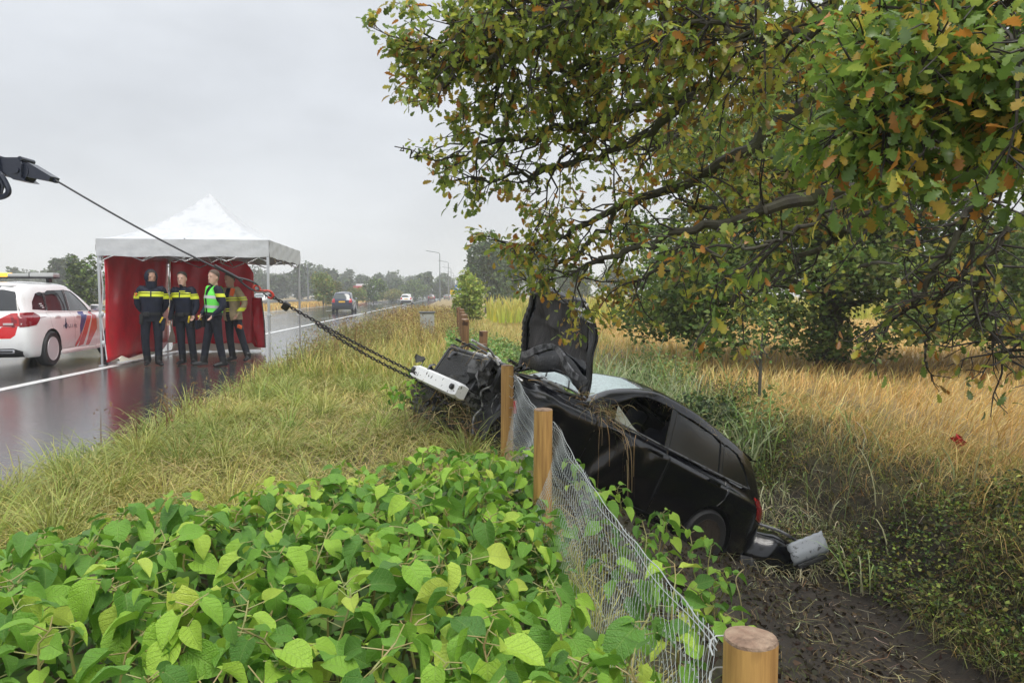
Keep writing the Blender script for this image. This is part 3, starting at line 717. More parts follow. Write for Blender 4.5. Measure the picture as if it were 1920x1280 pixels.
def make_wheel(parent, x, y, z, r, w, side, rimmat, spokes=10, steer=0, low=False):
    """tyre and rim as sub-parts of the wheel"""
    wh = bpy.data.objects.new('wheel', None); link(wh, parent); wh.location = (x, y, z); wh.rotation_euler = (0, 0, steer)
    n = 16 if low else 30
    prof = [(r*.66, -w*.46), (r*.90, -w*.5), (r*.985, -w*.38), (r, -w*.2), (r, w*.2), (r*.985, w*.38), (r*.90, w*.5), (r*.66, w*.46)]
    b = MB(); rings = [[(p*math.cos(6.28318*k/n), q*side, p*math.sin(6.28318*k/n)) for k in range(n)] for p, q in prof]
    b.loft(rings, cap=False); b.build('tyre', M_rubber, wh)
    b = MB()
    disc = [[(p*math.cos(6.28318*k/n), q*side, p*math.sin(6.28318*k/n)) for k in range(n)] for p, q in ((r*.665, w*.46), (r*.62, w*.42), (r*.57, w*.30), (r*.02, w*.26))]
    b.loft(disc, mi=0, cap=True)
    if not low:
        for k in range(spokes):
            a = 6.28318*k/spokes; ca, sa = math.cos(a), math.sin(a); hw = r*.12
            P = []
            for rad, q, s_ in ((r*.14, w*.42, 1.1), (r*.40, w*.44, .9), (r*.635, w*.45, 1.25)):
                P.append([(rad*ca-hw*s_*sa, q*side, rad*sa+hw*s_*ca), (rad*ca+hw*s_*sa, q*side, rad*sa-hw*s_*ca), (rad*ca+hw*s_*sa, (q-.03)*side, rad*sa-hw*s_*ca), (rad*ca-hw*s_*sa, (q-.03)*side, rad*sa+hw*s_*ca)])
            b.loft(P)
            a2 = a+3.14159/spokes; c2, s2 = math.cos(a2), math.sin(a2); b.add([(r*.2*c2, w*.30*side, r*.2*s2), (r*.54*math.cos(a2-.12), w*.33*side, r*.54*math.sin(a2-.12)), (r*.54*math.cos(a2+.12), w*.33*side, r*.54*math.sin(a2+.12))], [(0, 1, 2)], 1)
        b.tube([(0, w*.36*side, 0), (0, w*.45*side, 0)], r*.17, 14)
        ring = [[(p*math.cos(6.28318*k/n), q*side, p*math.sin(6.28318*k/n)) for k in range(n)] for p, q in ((r*.60, w*.43), (r*.605, w*.47), (r*.66, w*.485), (r*.67, w*.45))]
        b.loft(ring, cap=False)
    else:
        b.tube([(0, w*.30*side, 0), (0, w*.4*side, 0)], r*.52, 12)
    b.build('rim', [rimmat, M_black_plastic], wh)
    return wh
def arch_liner(parent, x, z, r, side, ym=.89, yi=.48):
    b = MB(); n = 18
    rings = [[(x+r*math.cos(math.pi*k/n*1.15-.23), y_*side, z+r*math.sin(math.pi*k/n*1.15-.23)) for k in range(n+1)] for y_ in (ym, yi)]
    b.grid(rings); b.add([rings[1][k] for k in range(n+1)], [tuple(range(n+1))])
    return b.build('wheel_arch', M_black_plastic, parent)
def door_handle(parent, x, z, y, side, m):
    b = MB(); b.bevbox((x, (y+.016)*side, z), (.20, .024, .032), .011); b.bevbox((x, (y+.003)*side, z-.012), (.15, .012, .06), .005, mi=1)
    return b.build('handle', [m, M_black_plastic], parent)
def mirror(parent, x, y, z, side, m):
    b = MB(); b.bevbox((x, (y+.11)*side, z+.05), (.11, .20, .15), .04); b.box((x+.02, (y+.01)*side, z-.01), (.05, .08, .04), mi=1); b.bevbox((x-.054, (y+.11)*side, z+.05), (.008, .16, .11), .003, mi=2)
    return b.build('mirror', [m, M_black_plastic, M_chrome], parent)

# ---------------------------------------------------------------- police car
def text_mesh(s, size, shear=0, spacing=1.0, bold=0.0):
    cu = bpy.data.curves.new('lettering', 'FONT'); cu.body = s; cu.size = size; cu.shear = shear; cu.space_character = spacing; cu.offset = bold; cu.align_x = 'LEFT'; cu.resolution_u = 3
    o = bpy.data.objects.new('lettering', cu); COL.objects.link(o)
    dg = bpy.context.evaluated_depsgraph_get(); me = bpy.data.meshes.new_from_object(o.evaluated_get(dg))
    COL.objects.unlink(o); bpy.data.objects.remove(o); return me
M_white_paint = mat('white_car_paint', (.84, .84, .83), .2, coat=.7, dirt=(.62, .60, .57), dscale=3, dlo=.55, dhi=.8)
M_stripe_red = mat('red_reflective_foil', (.62, .018, .022), .25, coat=.4)
M_stripe_blue = mat('blue_reflective_foil', (.025, .035, .24), .25, coat=.4)
M_ink = mat('dark_blue_lettering', (.02, .02, .06), .4)
M_white_ink = mat('white_lettering', (.8, .8, .8), .4)
M_amber = mat('amber_lamp', (.9, .42, .02), .2, emit=(1, .55, .05), es=1.6)
M_lightbar = mat('pale_grey_lens', (.42, .43, .42), .3, coat=.3)
def police_car():
    root = empty('police_car', label='white police estate car with red and blue stripes parked beside the tent', cat='police car')
    bm = car_shell(5, 6)
    for side, T in ((1, LEFT), (-1, RIGHT)):
        for cx in (0, 2.7): bmesh.ops.delete(bm, geom=cut(bm, circle_poly(cx, .33, .375), 'side', T), context='FACES')
        for poly in (W_FRONT, W_REAR, W_QUART):
            o = bm_obj(take(bm, cut(bm, poly, 'side', T), -.012), 'window', M_tint if poly is not W_FRONT else M_clear, root)
        for poly in (P_B, P_C): bm_obj(take(bm, cut(bm, poly, 'side', T), -.004), 'pillar', M_black_plastic, root)
        for poly, hx in ((D_FRONT, 1.12), (D_REAR, .26)):
            F = cut(bm, poly, 'side', T); bmesh.ops.delete(bm, geom=[], context='FACES')
            nb = take(bm, F); G = cut(nb, inset_poly(poly, .005), 'side', lambda c, n: True)
            pan = take(nb, G); nb.free()
            stripes = []
            if poly is D_FRONT:
                for pl, mm in (([(1.30, .985), (1.58, .985), (1.54, .90), (1.30, .62), (1.17, .52), (1.17, .70)], M_stripe_blue),
                               ([(1.17, .52), (1.30, .62), (1.165, .40), (.95, .26), (.95, .31), (1.0, .40)], M_stripe_red),
                               ([(1.31, .60), (1.54, .90), (1.76, .90), (1.34, .32), (1.10, .30), (1.18, .42)], M_stripe_red),
                               ([(1.84, .985), (2.0, .985), (2.0, .62), (1.62, .30), (1.46, .30)], M_stripe_red),
                               ([(1.90, .985), (2.0, .985), (2.0, .80)], M_stripe_blue)):
                    stripes.append((take(pan, cut(pan, pl, 'side', lambda c, n: True), .0), mm))
            d = bm_obj(pan, 'door', M_white_paint, root)
            for sbm, mm in stripes: bm_obj(sbm, 'stripe', mm, d)
            door_handle(d, hx, .90 if poly is D_FRONT else .915, .874, side, M_white_paint)
        mirror(root, 1.86, .83, 1.0, side, M_white_paint)
        arch_liner(root, 0, .33, .38, side); arch_liner(root, 2.7, .33, .38, side)
        # tail lamp, wrapped round the corner
        lt = [(-.33, .95), (-.54, .79), (-.9, .75), (-.9, .93), (-.68, 1.01), (-.46, 1.01)]
        F = cut(bm, lt, 'side', T); lampA = take(bm, F, .006)
        F = cut(bm, [(side*.34, .775), (side*.80, .775), (side*.80, 1.01), (side*.58, 1.0), (side*.40, .90)], 'end', lambda c, n: c.x < -.5 and n.x < -.1 and c.y*side > .3)
        lampB = take(bm, F, .006)
        lamp = bm_obj(lampA, 'tail_lamp', M_redlens2, root); bm_obj(lampB, 'lens', M_redlens, lamp)
        b = MB(); b.bevbox((-.878, side*.56, .815), (.02, .17, .035), .006); b.bevbox((-.80, side*.74, .81), (.03, .08, .035), .006, rot=(0, 0, side*.9)); b.build('reversing_lens', M_clearlens, lamp)
        # diagonal red warning stripes on the tail
        for pl in ([(side*.06, 1.02), (side*.40, 1.02), (side*.27, .90), (side*.02, .90)], [(side*.70, .77), (side*.46, .77), (side*.20, .56), (side*.58, .56), (side*.66, .62)]):
            bm_obj(take(bm, cut(bm, pl, 'end', lambda c, n: c.x < -.5 and n.x < -.3 and c.y*side > 0), .001), 'stripe', M_stripe_red, root)
        # exhaust outlet in the dark lower bumper
        b = MB(); b.bevbox((-.86, side*.50, .335), (.05, .30, .075), .03); b.bevbox((-.887, side*.50, .335), (.012, .24, .038), .005, mi=1); b.build('exhaust_trim', [M_chrome, M_black_plastic], root)
    bm_obj(take(bm, cut(bm, W_BACK, 'end', BACK), -.008), 'rear_window', M_tint, root)
    bm_obj(take(bm, cut(bm, W_SCREEN, 'top', TOPS), -.008), 'windscreen', M_clear, root)
    bm_obj(take(bm, cut(bm, [(-.68, .20), (.68, .20), (.74, .33), (.60, .385), (-.60, .385), (-.74, .33)], 'end', lambda c, n: c.x < -.5), .002), 'lower_bumper', M_black_plastic, root)
    bm_obj(bm, 'body', M_white_paint, root)
    for side in (1, -1):
        make_wheel(root, 0, .80*side, .33, .33, .22, side, M_alloy); make_wheel(root, 2.7, .80*side, .33, .33, .22, side, M_alloy)
        b = MB(); b.bevbox((1.32, .885*side, .235), (2.0, .06, .07), .02); b.build('sill', M_white_paint, root)
    # dark floor and cabin
    b = MB(); b.box((1.3, 0, .30), (3.9, 1.3, .12)); b.box((1.0, 0, .75), (2.2, 1.35, .5)); b.build('underbody', M_black_plastic, root)
    b = MB(); b.bevbox((-.47, 0, 1.49), (.20, 1.0, .03), .012); b.bevbox((-.575, 0, 1.472), (.05, .62, .02), .008, mi=1); b.build('roof_spoiler', [M_white_paint, M_black_plastic], root)
    # roof light bar: amber lamp, grey lenses
    lb = MB(); lb.bevbox((.80, 0, 1.655), (.30, 1.30, .035), .015, mi=1); lb.bevbox((.80, -.42, 1.705), (.28, .46, .085), .03); lb.bevbox((.80, .02, 1.70), (.24, .42, .07), .02); lb.bevbox((.80, -.19, 1.70), (.27, .02, .08), .005, mi=1)
    for yy in (-.5, .5): lb.box((.80, yy, 1.61), (.12, .06, .10), mi=1)
    lbo = lb.build('light_bar', [M_lightbar, M_black_plastic], root)
    b = MB(); b.bevbox((.80, .44, 1.705), (.28, .42, .085), .03); b.build('amber_lamp', M_amber, lbo)
    b = MB(); b.tube([(-.05, .12, 1.55), (-.10, .12, 1.70)], [.012, .004], 6); b.ball((-.05, .12, 1.56), (.05, .03, .02), 8, 6); b.build('aerial', M_black_plastic, root)
    # lettering: letters sit 2 mm proud of the paint
    def place(me, M, name, m, parent):
        o = bpy.data.objects.new(name, me); me.materials.append(m); link(o, parent); o.matrix_local = M; return o
    for side in (-1, 1):
        me = text_mesh('P  LITIE', .125, 0, 1.12, .0015)
        xs = [v.co.x for v in me.vertices]; x0, x1 = min(xs), max(xs); wd = .58; k = wd/(x1-x0)
        for v in me.vertices:
            X = (v.co.x-x0)*k; Yv = v.co.y
            v.co = (.45+X if side < 0 else .45+wd-X, side*(.903-.02*max(0, (Yv+.69-.70)/.2)), .69+Yv)
        if side > 0: me.flip_normals()
        place(me, Matrix.Identity(4), 'lettering', M_ink, root)
        b = MB(); X = .45+.105 if side < 0 else .45+wd-.105
        # emblem: flame over a round book, drawn as small raised shapes
        b.tube([(X, side*.905, .70+.042+.035*math.sin(t))for t in (0,)]+[(X, side*.906, .745)], .001, 4)
        for t in range(10):
            a = 6.283*t/10; c = 6.283*(t+1)/10
            b.tube([(X+.037*math.cos(a), side*.904, .735+.05*math.sin(a)), (X+.037*math.cos(c), side*.904, .735+.05*math.sin(c))], .009, 5)
        b.prism([(X-.022, .79), (X+.022, .79), (X+.012, .83), (X+.004, .88), (X-.008, .83)], side*.895, side*.903)
        b.prism([(X-.006, .70), (X+.006, .70), (X+.006, .77), (X-.006, .77)], side*.899, side*.905)
        b.build('emblem', M_ink, root)
        b = MB()
        for k, (w_, zz) in enumerate(((.13, 1.16), (.15, 1.125), (.12, 1.09))):
            b.box((-.10+.02*k, side*(.80-(zz-1.03)*.42), zz), (w_*.7, .004, .02))
        b.build('window_sticker', M_white_ink, root)
        b = MB(); b.box((-.27, side*.872, .83), (.22, .006, .20)); b.build('notice_sticker', mat('pale_sticker', (.68, .66, .67), .4), root)
        b = MB(); b.box((-.27, side*.876, .86), (.20, .005, .045)); b.box((-.27, side*.876, .78), (.15, .005, .03)); b.build('sticker_print', mat('grey_red_print', (.40, .22, .26), .4), root)
    me = text_mesh('Roermond', .085, .3, 1.0, .002)
    xs = [v.co.x for v in me.vertices]; x0 = min(xs); w_ = max(xs)-x0
    for v in me.vertices:
        v.co = (-.60+.0, -(v.co.x-x0)-.02+.16, 1.31+v.co.y)
    for v in me.vertices: v.co.x = -.655+(v.co.z-1.31)*.5-.012
    place(me, Matrix.Identity(4), 'lettering', M_white_ink, root)
    b = MB(); b.bevbox((-.90, 0, .86), (.03, .62, .05), .015); b.build('tailgate_handle', M_chrome, root)
    b = MB(); b.box((-.905, 0, .72), (.012, .52, .11)); b.build('number_plate', mat('yellow_plate', (.75, .50, .03), .4), root)
    return root
pc = police_car()
# rear right wheel at about (97,688) in the picture, front right wheel at (175,667)
pr = at(97, 687, 14.35)[:2]; pf = at(196, 667, 16.8)[:2]
ang = math.atan2(pf[1]-pr[1], pf[0]-pr[0])
off = Matrix.Rotation(ang, 2) @ Vector((0, -.86))
pc.location = (pr[0]-off.x, pr[1]-off.y, 0); pc.rotation_euler = (0, 0, ang); pc.scale = (1.02, 1.0, 1.045)
# ================================================================ the wreck
M_black_paint = mat('black_car_paint', (.0012, .0016, .004), .05, coat=.6, dirt=(.05, .04, .026), dscale=4.5, dlo=.60, dhi=.80, spec=.35, bump=.08, bscale=140)
M_wreck_glass = mat('wet_tinted_glass', (.006, .008, .009), .03, spec=.75, bump=.10, bscale=110)
M_sky_sheen = mat('sky_sheen_windscreen', (.58, .70, .70), .22, var=.18, scale=30, dirt=(.05, .05, .04), dscale=26, dlo=.62, dhi=.70, bump=.5, bscale=120, spec=.8)  # sky reflection in the windscreen painted as a pale base colour
M_bay = mat('engine_bay_grime', (.022, .022, .023), .42, dirt=(.11, .11, .11), dscale=9, dlo=.58, dhi=.66, bump=.4, bscale=30)
M_bay_grey = mat('cast_alloy', (.22, .22, .21), .45, .4, dirt=(.02, .02, .02), dscale=12, dlo=.45, dhi=.55)
M_silver = mat('crinkled_silver', (.62, .62, .62), .35, .35, dirt=(.03, .03, .03), dscale=16, dlo=.52, dhi=.60)
M_beam = mat('scuffed_white_beam', (.80, .80, .78), .35, dirt=(.06, .055, .05), dscale=15, dlo=.60, dhi=.645)
M_pad = mat('hood_insulation', (.034, .031, .030), .75, var=.5, scale=5, dirt=(.17, .15, .13), dscale=9, dlo=.60, dhi=.72, bump=.7, bscale=12, stretch=(.7, 4, 1))
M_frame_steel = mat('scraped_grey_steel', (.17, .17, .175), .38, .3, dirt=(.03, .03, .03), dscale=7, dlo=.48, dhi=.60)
M_rad = mat('radiator_core', (.10, .10, .095), .6, bump=1, bscale=220, dirt=(.16, .15, .12), dscale=24, dlo=.55, dhi=.66)
M_mudrim = mat('muddy_wheel', (.035, .024, .016), .7, var=.4, scale=10, bump=.6, bscale=22)
WM = Matrix.Translation((1.570265, 8.74414294, -1.52727733)) @ Matrix.Rotation(R(210.06563615), 4, 'Z') @ Matrix.Rotation(-R(28.00341183), 4, 'Y') @ Matrix.Rotation(R(-4.52727898), 4, 'X')
def wreck():
    root = empty('wrecked_car', label='wrecked black car nose up in the ditch with its bonnet torn upright', cat='wrecked car')
    root.matrix_world = WM
    def warp(A):
        x = A[..., 0]; k = np.clip((x-2.3)/.8, 0, 1)
        A[..., 2] += k*.03*np.sin(x*17+A[..., 1]*9); A[..., 1] *= 1-k*.05*(1+np.sin(x*13+A[..., 2]*11))
        A[..., 2] -= .075*np.clip((.75-x)/1.2, 0, 1)**1.4*np.clip((A[..., 2]-1.05)/.35, 0, 1)
        k2 = np.clip((x-.9)/.3, 0, 1)*np.clip((2.1-x)/.3, 0, 1)*(A[..., 2] < .9)
        A[..., 1] -= k2*(.03*np.sin(x*6)*np.sin(A[..., 2]*7)+.012*np.sin(x*15+A[..., 2]*9))
        return A
    bm = car_shell(6, 6, warp)
    # nose and bonnet opening are gone
    dead = [f for f in bm.faces if (f.calc_center_median().x > 3.02) or (f.calc_center_median().x > 2.18 and f.calc_center_median().z > .84 and abs(f.calc_center_median().y) < .70)]
    bmesh.ops.delete(bm, geom=dead, context='FACES')
    for side, T in ((1, LEFT), (-1, RIGHT)):
        for cx in (0, 2.7): bmesh.ops.delete(bm, geom=cut(bm, circle_poly(cx, .33, .375), 'side', T), context='FACES')
        F = cut(bm, W_FRONT, 'side', T); bmesh.ops.delete(bm, geom=F, context='FACES')
        bm_obj(take(bm, cut(bm, W_REAR, 'side', T), -.012), 'window', M_wreck_glass, root)
        bm_obj(take(bm, cut(bm, W_QUART, 'side', T), -.010), 'window', M_wreck_glass, root)
        for poly in (P_B, P_C): bm_obj(take(bm, cut(bm, poly, 'side', T), -.004), 'pillar', M_wreck_glass, root)
        for poly, hx in ((D_FRONT, 1.16), (D_REAR, .22)):
            F = cut(bm, poly, 'side', T); nb = take(bm, F); G = cut(nb, inset_poly(poly, .006), 'side', lambda c, n: True)
            pan = take(nb, G); nb.free(); d = bm_obj(pan, 'door', M_black_paint, root)
            h = door_handle(d, hx, .90 if poly is D_FRONT else .925, .876, side, M_black_paint)
            b = MB(); b.tube([(hx-.15, .878*side, .885+.0), (hx, .884*side, .875), (hx+.13, .880*side, .89)], .004, 5); b.build('handle_glint', M_chrome, d)  # bright metal line added by the handle to stand for a highlight
        arch_liner(root, 0, .33, .38, side); arch_liner(root, 2.7, .33, .38, side)
        F = cut(bm, [(-.58, .95), (-.64, .78), (-.9, .74), (-.9, .93), (-.72, 1.0), (-.62, 1.0)], 'side', T)
        lA = take(bm, F, .006); lA2 = take(bm, cut(bm, [(side*.42, .79), (side*.80, .79), (side*.80, 1.0), (side*.62, .985), (side*.47, .88)], 'end', lambda c, n: c.x < -.5 and n.x < -.1 and c.y*side > .3), .008)
        lamp = bm_obj(lA, 'tail_lamp', M_redlens2, root); bm_obj(lA2, 'lens', M_redlens, lamp)
        # window frame line, metal brightened to imitate highlights; sill
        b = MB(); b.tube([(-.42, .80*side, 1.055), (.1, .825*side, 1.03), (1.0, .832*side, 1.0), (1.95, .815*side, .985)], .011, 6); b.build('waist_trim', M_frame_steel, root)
        b = MB(); b.tube([(-.34, .585*side, 1.372), (.1, .60*side, 1.442), (.7, .605*side, 1.487), (1.15, .60*side, 1.475), (1.42, .575*side, 1.42)], .012, 6); b.build('roof_glint', M_frame_steel, root)  # grey tube added along the roof edge to imitate its wet highlight
        b = MB(); b.bevbox((1.32, .862*side, .235), (1.95, .05, .08), .02); b.build('sill', M_black_paint, root)
    bm_obj(take(bm, cut(bm, W_BACK, 'end', BACK), -.008), 'rear_window', M_wreck_glass, root)
    bm_obj(take(bm, cut(bm, W_SCREEN, 'top', TOPS), -.006), 'windscreen', M_sky_sheen, root)
    bm_obj(bm, 'body', M_black_paint, root, thick=.012)
    b = MB()
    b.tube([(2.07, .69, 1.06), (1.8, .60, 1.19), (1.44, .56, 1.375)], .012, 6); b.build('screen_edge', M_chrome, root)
    for side in (1, -1):
        make_wheel(root, 0, .79*side, .33, .325, .22, side, M_mudrim)
    w = make_wheel(root, 2.62, -.76, .30, .325, .22, -1, M_mudrim, steer=.2)
    # spoiler with torn edge
    b = MB(); b.bevbox((-.49, 0, 1.425), (.20, 1.02, .03), .012, rot=(0, -.12, 0)); b.box((-.61, .42, 1.405), (.10, .20, .015), rot=(.1, .2, .3)); b.build('roof_spoiler', M_black_paint, root)
    # cabin
    M_seat = mat('dark_seat_cloth', (.030, .033, .05), .75, bump=.3, bscale=50)
    b = MB(); b.box((1.2, 0, .32), (3.4, 1.3, .10)); b.box((2.02, 0, .80), (.12, 1.35, .5)); b.build('cabin_floor', M_black_plastic, root)
    for yy in (.36, -.36):
        s_ = MB(); s_.bevbox((1.05, yy, .55), (.52, .5, .18), .06); s_.bevbox((.74, yy, .88), (.17, .50, .62), .06, rot=(0, -.22, 0))
        st_ = s_.build('seat', M_seat, root)
        h_ = MB(); h_.bevbox((.66, yy+.09, 1.235), (.13, .29, .23), .06, rot=(0, -.2, 0)); h_.build('headrest', M_seat, st_)
    b = MB(); b.bevbox((0.25, 0, .85), (.2, 1.25, .65), .07, rot=(0, -.25, 0)); b.build('rear_seat', M_seat, root)
    b = MB(); b.tube([(1.55+.0, .36+.19*math.cos(t), .90+.19*math.sin(t)) for t in np.linspace(0, 6.28, 25)], .016, 6); b.build('steering_wheel', M_black_plastic, root)
    b = MB(); b.add([(1.80, .80, 1.14), (1.74, .79, .955), (1.35, .80, .985), (1.48, .76, 1.03)], [(0, 1, 2, 3)]); b.add([(1.80, .797, 1.14), (1.74, .787, .955), (1.35, .797, .985), (1.48, .757, 1.03)], [(0, 3, 2, 1)])
    b.build('curtain_airbag', mat('pale_airbag', (.46, .48, .40), .7), root, recalc=False)
    # ---- torn bonnet, upright on its hinges
    hd = bpy.data.objects.new('bonnet', None); link(hd, root); hd.location = (2.10, 0, 1.07); hd.rotation_euler = (0, -R(66), R(2))
    hd['label'] = 'bonnet torn upright showing its black underside'
    nu, nv = 26, 29
    def hood_pt(u, v, lift=0):
        t = u/1.06; w = .72-.10*t**2-.05*max(0, t-.75)*4
        if v > .45: w *= 1-.10*max(0, (t-.8))*5*(v-.45)/.55
        y = v*w; x = u + .15*(1-v*v)*(1-t)**2 - .10*t*v*v - .06*math.sin(v*2.4+1)*t*t
        z = .06*math.sin(u*3.0)-.10*v*v*.6+.018*math.sin(u*9+v*7)+.03*math.exp(-((t-.62)/.1)**2)*math.sin(v*8)
        return (x, y, z+lift)
    G = [[hood_pt(1.06*i/(nu-1), -1+2*j/(nv-1), .0) for j in range(nv)] for i in range(nu)]
    b = MB(); b.grid(G); o = b.build('bonnet_skin', M_black_paint, hd, recalc=False); md = o.modifiers.new('t', 'SOLIDIFY'); md.thickness = .008; md.offset = 1
    # inner frame: raised border all round plus the cross member near the hinge
    def ribbon(name, pts, w, d, m):
        b = MB(); P = [np.array(hood_pt(u, v, -.02)) for u, v in pts]; rings = []
        for i, p in enumerate(P):
            t = P[min(i+1, len(P)-1)]-P[max(i-1, 0)]; t /= np.linalg.norm(t); s_ = np.cross(t, [0, 0, 1.]); s_ /= np.linalg.norm(s_); ww = w[i] if not np.isscalar(w) else w
            rings.append([p+s_*ww, p+s_*ww*.7-np.array([0, 0, d]), p-s_*ww*.7-np.array([0, 0, d]), p-s_*ww])
        b.loft(rings); return b.build(name, m, hd)
    us = np.linspace(.04, 1.0, 14)
    for sg in (1, -1): ribbon('edge_channel', [(u, sg*.92) for u in us], .038, .016, M_bay)
    ribbon('front_channel', [(1.0, v) for v in np.linspace(-.9, .9, 16)], .05, .028, M_bay)
    vs_ = np.linspace(-.92, .92, 30)
    ribbon('hinge_member', [(.13+.05*math.sin(v*5.2), v) for v in vs_], .09, .012, M_bay)
    ribbon('bare_metal_band', [(.25+.085*math.cos(v*4.4+.6)-.07*v, v) for v in vs_], [.030+.024*abs(math.sin(v*3+.4)) for v in vs_], .022, M_frame_steel)
    # insulation pad
    P = [[hood_pt(u*.94+.035*math.cos(v*4.4+.6)*(1-u), v*.80, -.012-.012*(1-abs(v)**8)-.007*math.sin(v*17+u*3)*math.sin(u*9+v)-.016*math.exp(-((u-.62+.1*v)/.03)**2)) for v in np.linspace(-1, 1, 33)] for u in np.linspace(.36, 1.0, 22)]
    b = MB(); b.grid(P); b.build('insulation_pad', M_pad, hd, recalc=False)
    b = MB()
    for k in range(7):
        u = .34+.075*k; p = np.array(hood_pt(u, -.90, -.052)); b.box(p, (.045, .05, .012), rot=(0, 0, .3))
    b.build('drain_slots', M_rubber, hd)
    # crumpled bright corner
    P = []
    for i in range(12):
        row = []
        for j in range(10):
            u = .84+.22*i/11; v = .66+.40*j/9
            x, y, z = hood_pt(u, min(v, 1), -.045); row.append((x+.02*math.sin(j*2.2), y+(.03*(v-.95) if v > .95 else 0), z-.035*math.sin(i*1.7+j*1.1)*math.cos(j*1.3)-.05*math.sin(i*.5)))
        P.append(row)
    b = MB(); b.grid(P); b.build('crumpled_corner', M_silver, hd, recalc=False)
    # ---- front end
    b = MB(); n = 14; rings = []
    for k in range(n+1):
        y = -.60+1.20*k/n; xx = 3.36+.03*math.cos(y*2.3); zz = .54; hgt = .078 if 0 < k < n else .060
        rings.append([(xx, y, zz-hgt), (xx+.035, y, zz-hgt*.75), (xx+.035, y, zz+hgt*.75), (xx, y, zz+hgt), (xx-.07, y, zz+hgt), (xx-.07, y, zz-hgt)])
    b.loft(rings); bmo = b.build('bumper_beam', M_beam, root, smooth=30); bmo['label'] = 'scuffed white bumper beam'
    b = MB()
    for yy in (-.52, .50): b.tube([(3.41, yy, .55), (3.435, yy, .55)], [.03, .026], 14)
    b.build('towing_eye_socket', M_bay, bmo)
    # crash boxes, radiator pack
    b = MB()
    for yy in (-.45, .45): b.bevbox((3.15, yy, .52), (.36, .10, .13), .012)
    b.build('crash_box', M_bay_grey, root)
    M3 = Euler((0.05, -.16, .06)).to_matrix()
    b = MB(); b.bevbox((3.14, -.06, .76), (.05, .84, .34), .01, rot=M3); rd = b.build('radiator', M_rad, root)
    b = MB()
    for k in range(15): b.box(M3 @ Vector((.03, 0, -.15+.021*k))+Vector((3.14, -.06, .76)), (.006, .80, .006), rot=M3)
    for yy in (-.43, .43): b.box(M3 @ Vector((0, yy, 0))+Vector((3.14, -.06, .76)), (.07, .035, .37), rot=M3)
    b.build('radiator_fins', M_bay, rd)
    M4 = Euler((0, .25, -.05)).to_matrix()
    b = MB(); b.bevbox((3.24, -.28, .31), (.04, .50, .24), .01, rot=M4); rd2 = b.build('condenser', M_rad, root)
    b = MB(); b.bevbox((3.22, -.60, .36), (.10, .16, .30), .02, rot=(0.1, .3, .1)); b.bevbox((3.2, .0, .20), (.18, .9, .03), .01, rot=(0, .3, 0)); b.build('lower_duct', M_bay, root)
    b = MB(); b.bevbox((3.02, 0, .965), (.10, 1.28, .035), .012, rot=(0, .3, .05)); b.bevbox((3.05, -.62, .86), (.08, .07, .28), .01, rot=(0.3, 0, 0)); b.bevbox((3.05, .60, .80), (.08, .07, .24), .01, rot=(-.3, 0.2, 0)); b.build('slam_panel', M_bay, root)
    b = MB(); b.tube([(3.0, -.62, 1.00), (3.06, -.30, 1.06), (2.98, .05, 1.02)], .014, 6); b.tube([(3.08, -.66, 1.06), (2.80, -.64, 1.06), (2.4, -.66, 1.04)], [.016, .012, .016], 6); b.build('bent_strut', M_bay, root)
    # engine and bay
    b = MB(); b.bevbox((2.72, -.05, .62), (.52, .62, .36), .04); eng = b.build('engine_block', M_bay_grey, root)
    b = MB(); b.bevbox((2.70, -.05, .84), (.48, .54, .07), .025); b.bevbox((2.70, -.05, .885), (.36, .18, .03), .012); b.build('engine_cover', M_bay, eng)
    b = MB()
    for k in range(5): b.tube([(2.5+.1*k, -.30, .86), (2.50+.1*k, -.42, .80), (2.5+.1*k, -.45, .66)], .025, 8)
    b.build('intake_runners', M_bay, eng)
    b = MB(); b.bevbox((2.34, .32, .93), (.24, .26, .20), .012); bat = b.build('battery_box', M_black_plastic, root)
    b = MB(); b.bevbox((2.34, .32, 1.045), (.22, .24, .025), .008); b.box((2.40, .25, 1.065), (.05, .06, .03)); b.box((2.28, .40, 1.065), (.05, .06, .03)); b.build('battery_lid', mat('dusty_grey_lid', (.26, .27, .27), .4), bat)
    b = MB(); b.bevbox((2.50, .62, .84), (.75, .10, .10), .02); b.bevbox((2.5, -.64, .86), (.75, .10, .10), .02); b.build('inner_wing', M_bay, root)
    b = MB(); b.tube([(2.46, .58, .80), (2.46, .55, .97)], [.13, .10], 16); b.tube([(2.46, -.58, .80), (2.46, -.55, .97)], [.13, .10], 16); b.build('strut_tower', M_bay, root)
    b = MB(); P = [(2.98, .12, .93), (2.95, .28, .93), (2.86, .45, .88), (2.76, .60, .82), (2.66, .70, .74)]; P = catmull(P, 8)
    b.tube(P, [.036+.006*(k % 2) for k in range(len(P))], 10); b.build('air_hose', M_silver, root)
    b = MB(); P = catmull([(3.0, -.25, .98), (2.90, .02, .99), (2.78, .15, .95), (2.62, .26, .92)], 6); b.tube(P, .028, 10); b.build('coolant_pipe', M_silver, root)
    r = random.Random(5)
    for k in range(26):
        p = Vector((r.uniform(2.3, 3.1), r.uniform(-.6, .66), r.uniform(.68, .98))); P = [p]
        d = Vector((r.uniform(-1, 1), r.uniform(-1, 1), r.uniform(-.4, .4))).normalized()
        for j in range(4): d = (d+Vector((r.uniform(-.6, .6), r.uniform(-.6, .6), r.uniform(-.5, .4)))).normalized(); p = p+d*.11; p.z = min(p.z, 1.02); P.append(p)
        b = MB(); b.tube(catmull(P, 4), r.choice([.008, .012, .018, .026]), 7); b.build('hose', r.choice([M_bay, M_bay, M_rubber, M_black_plastic, M_silver]), root)
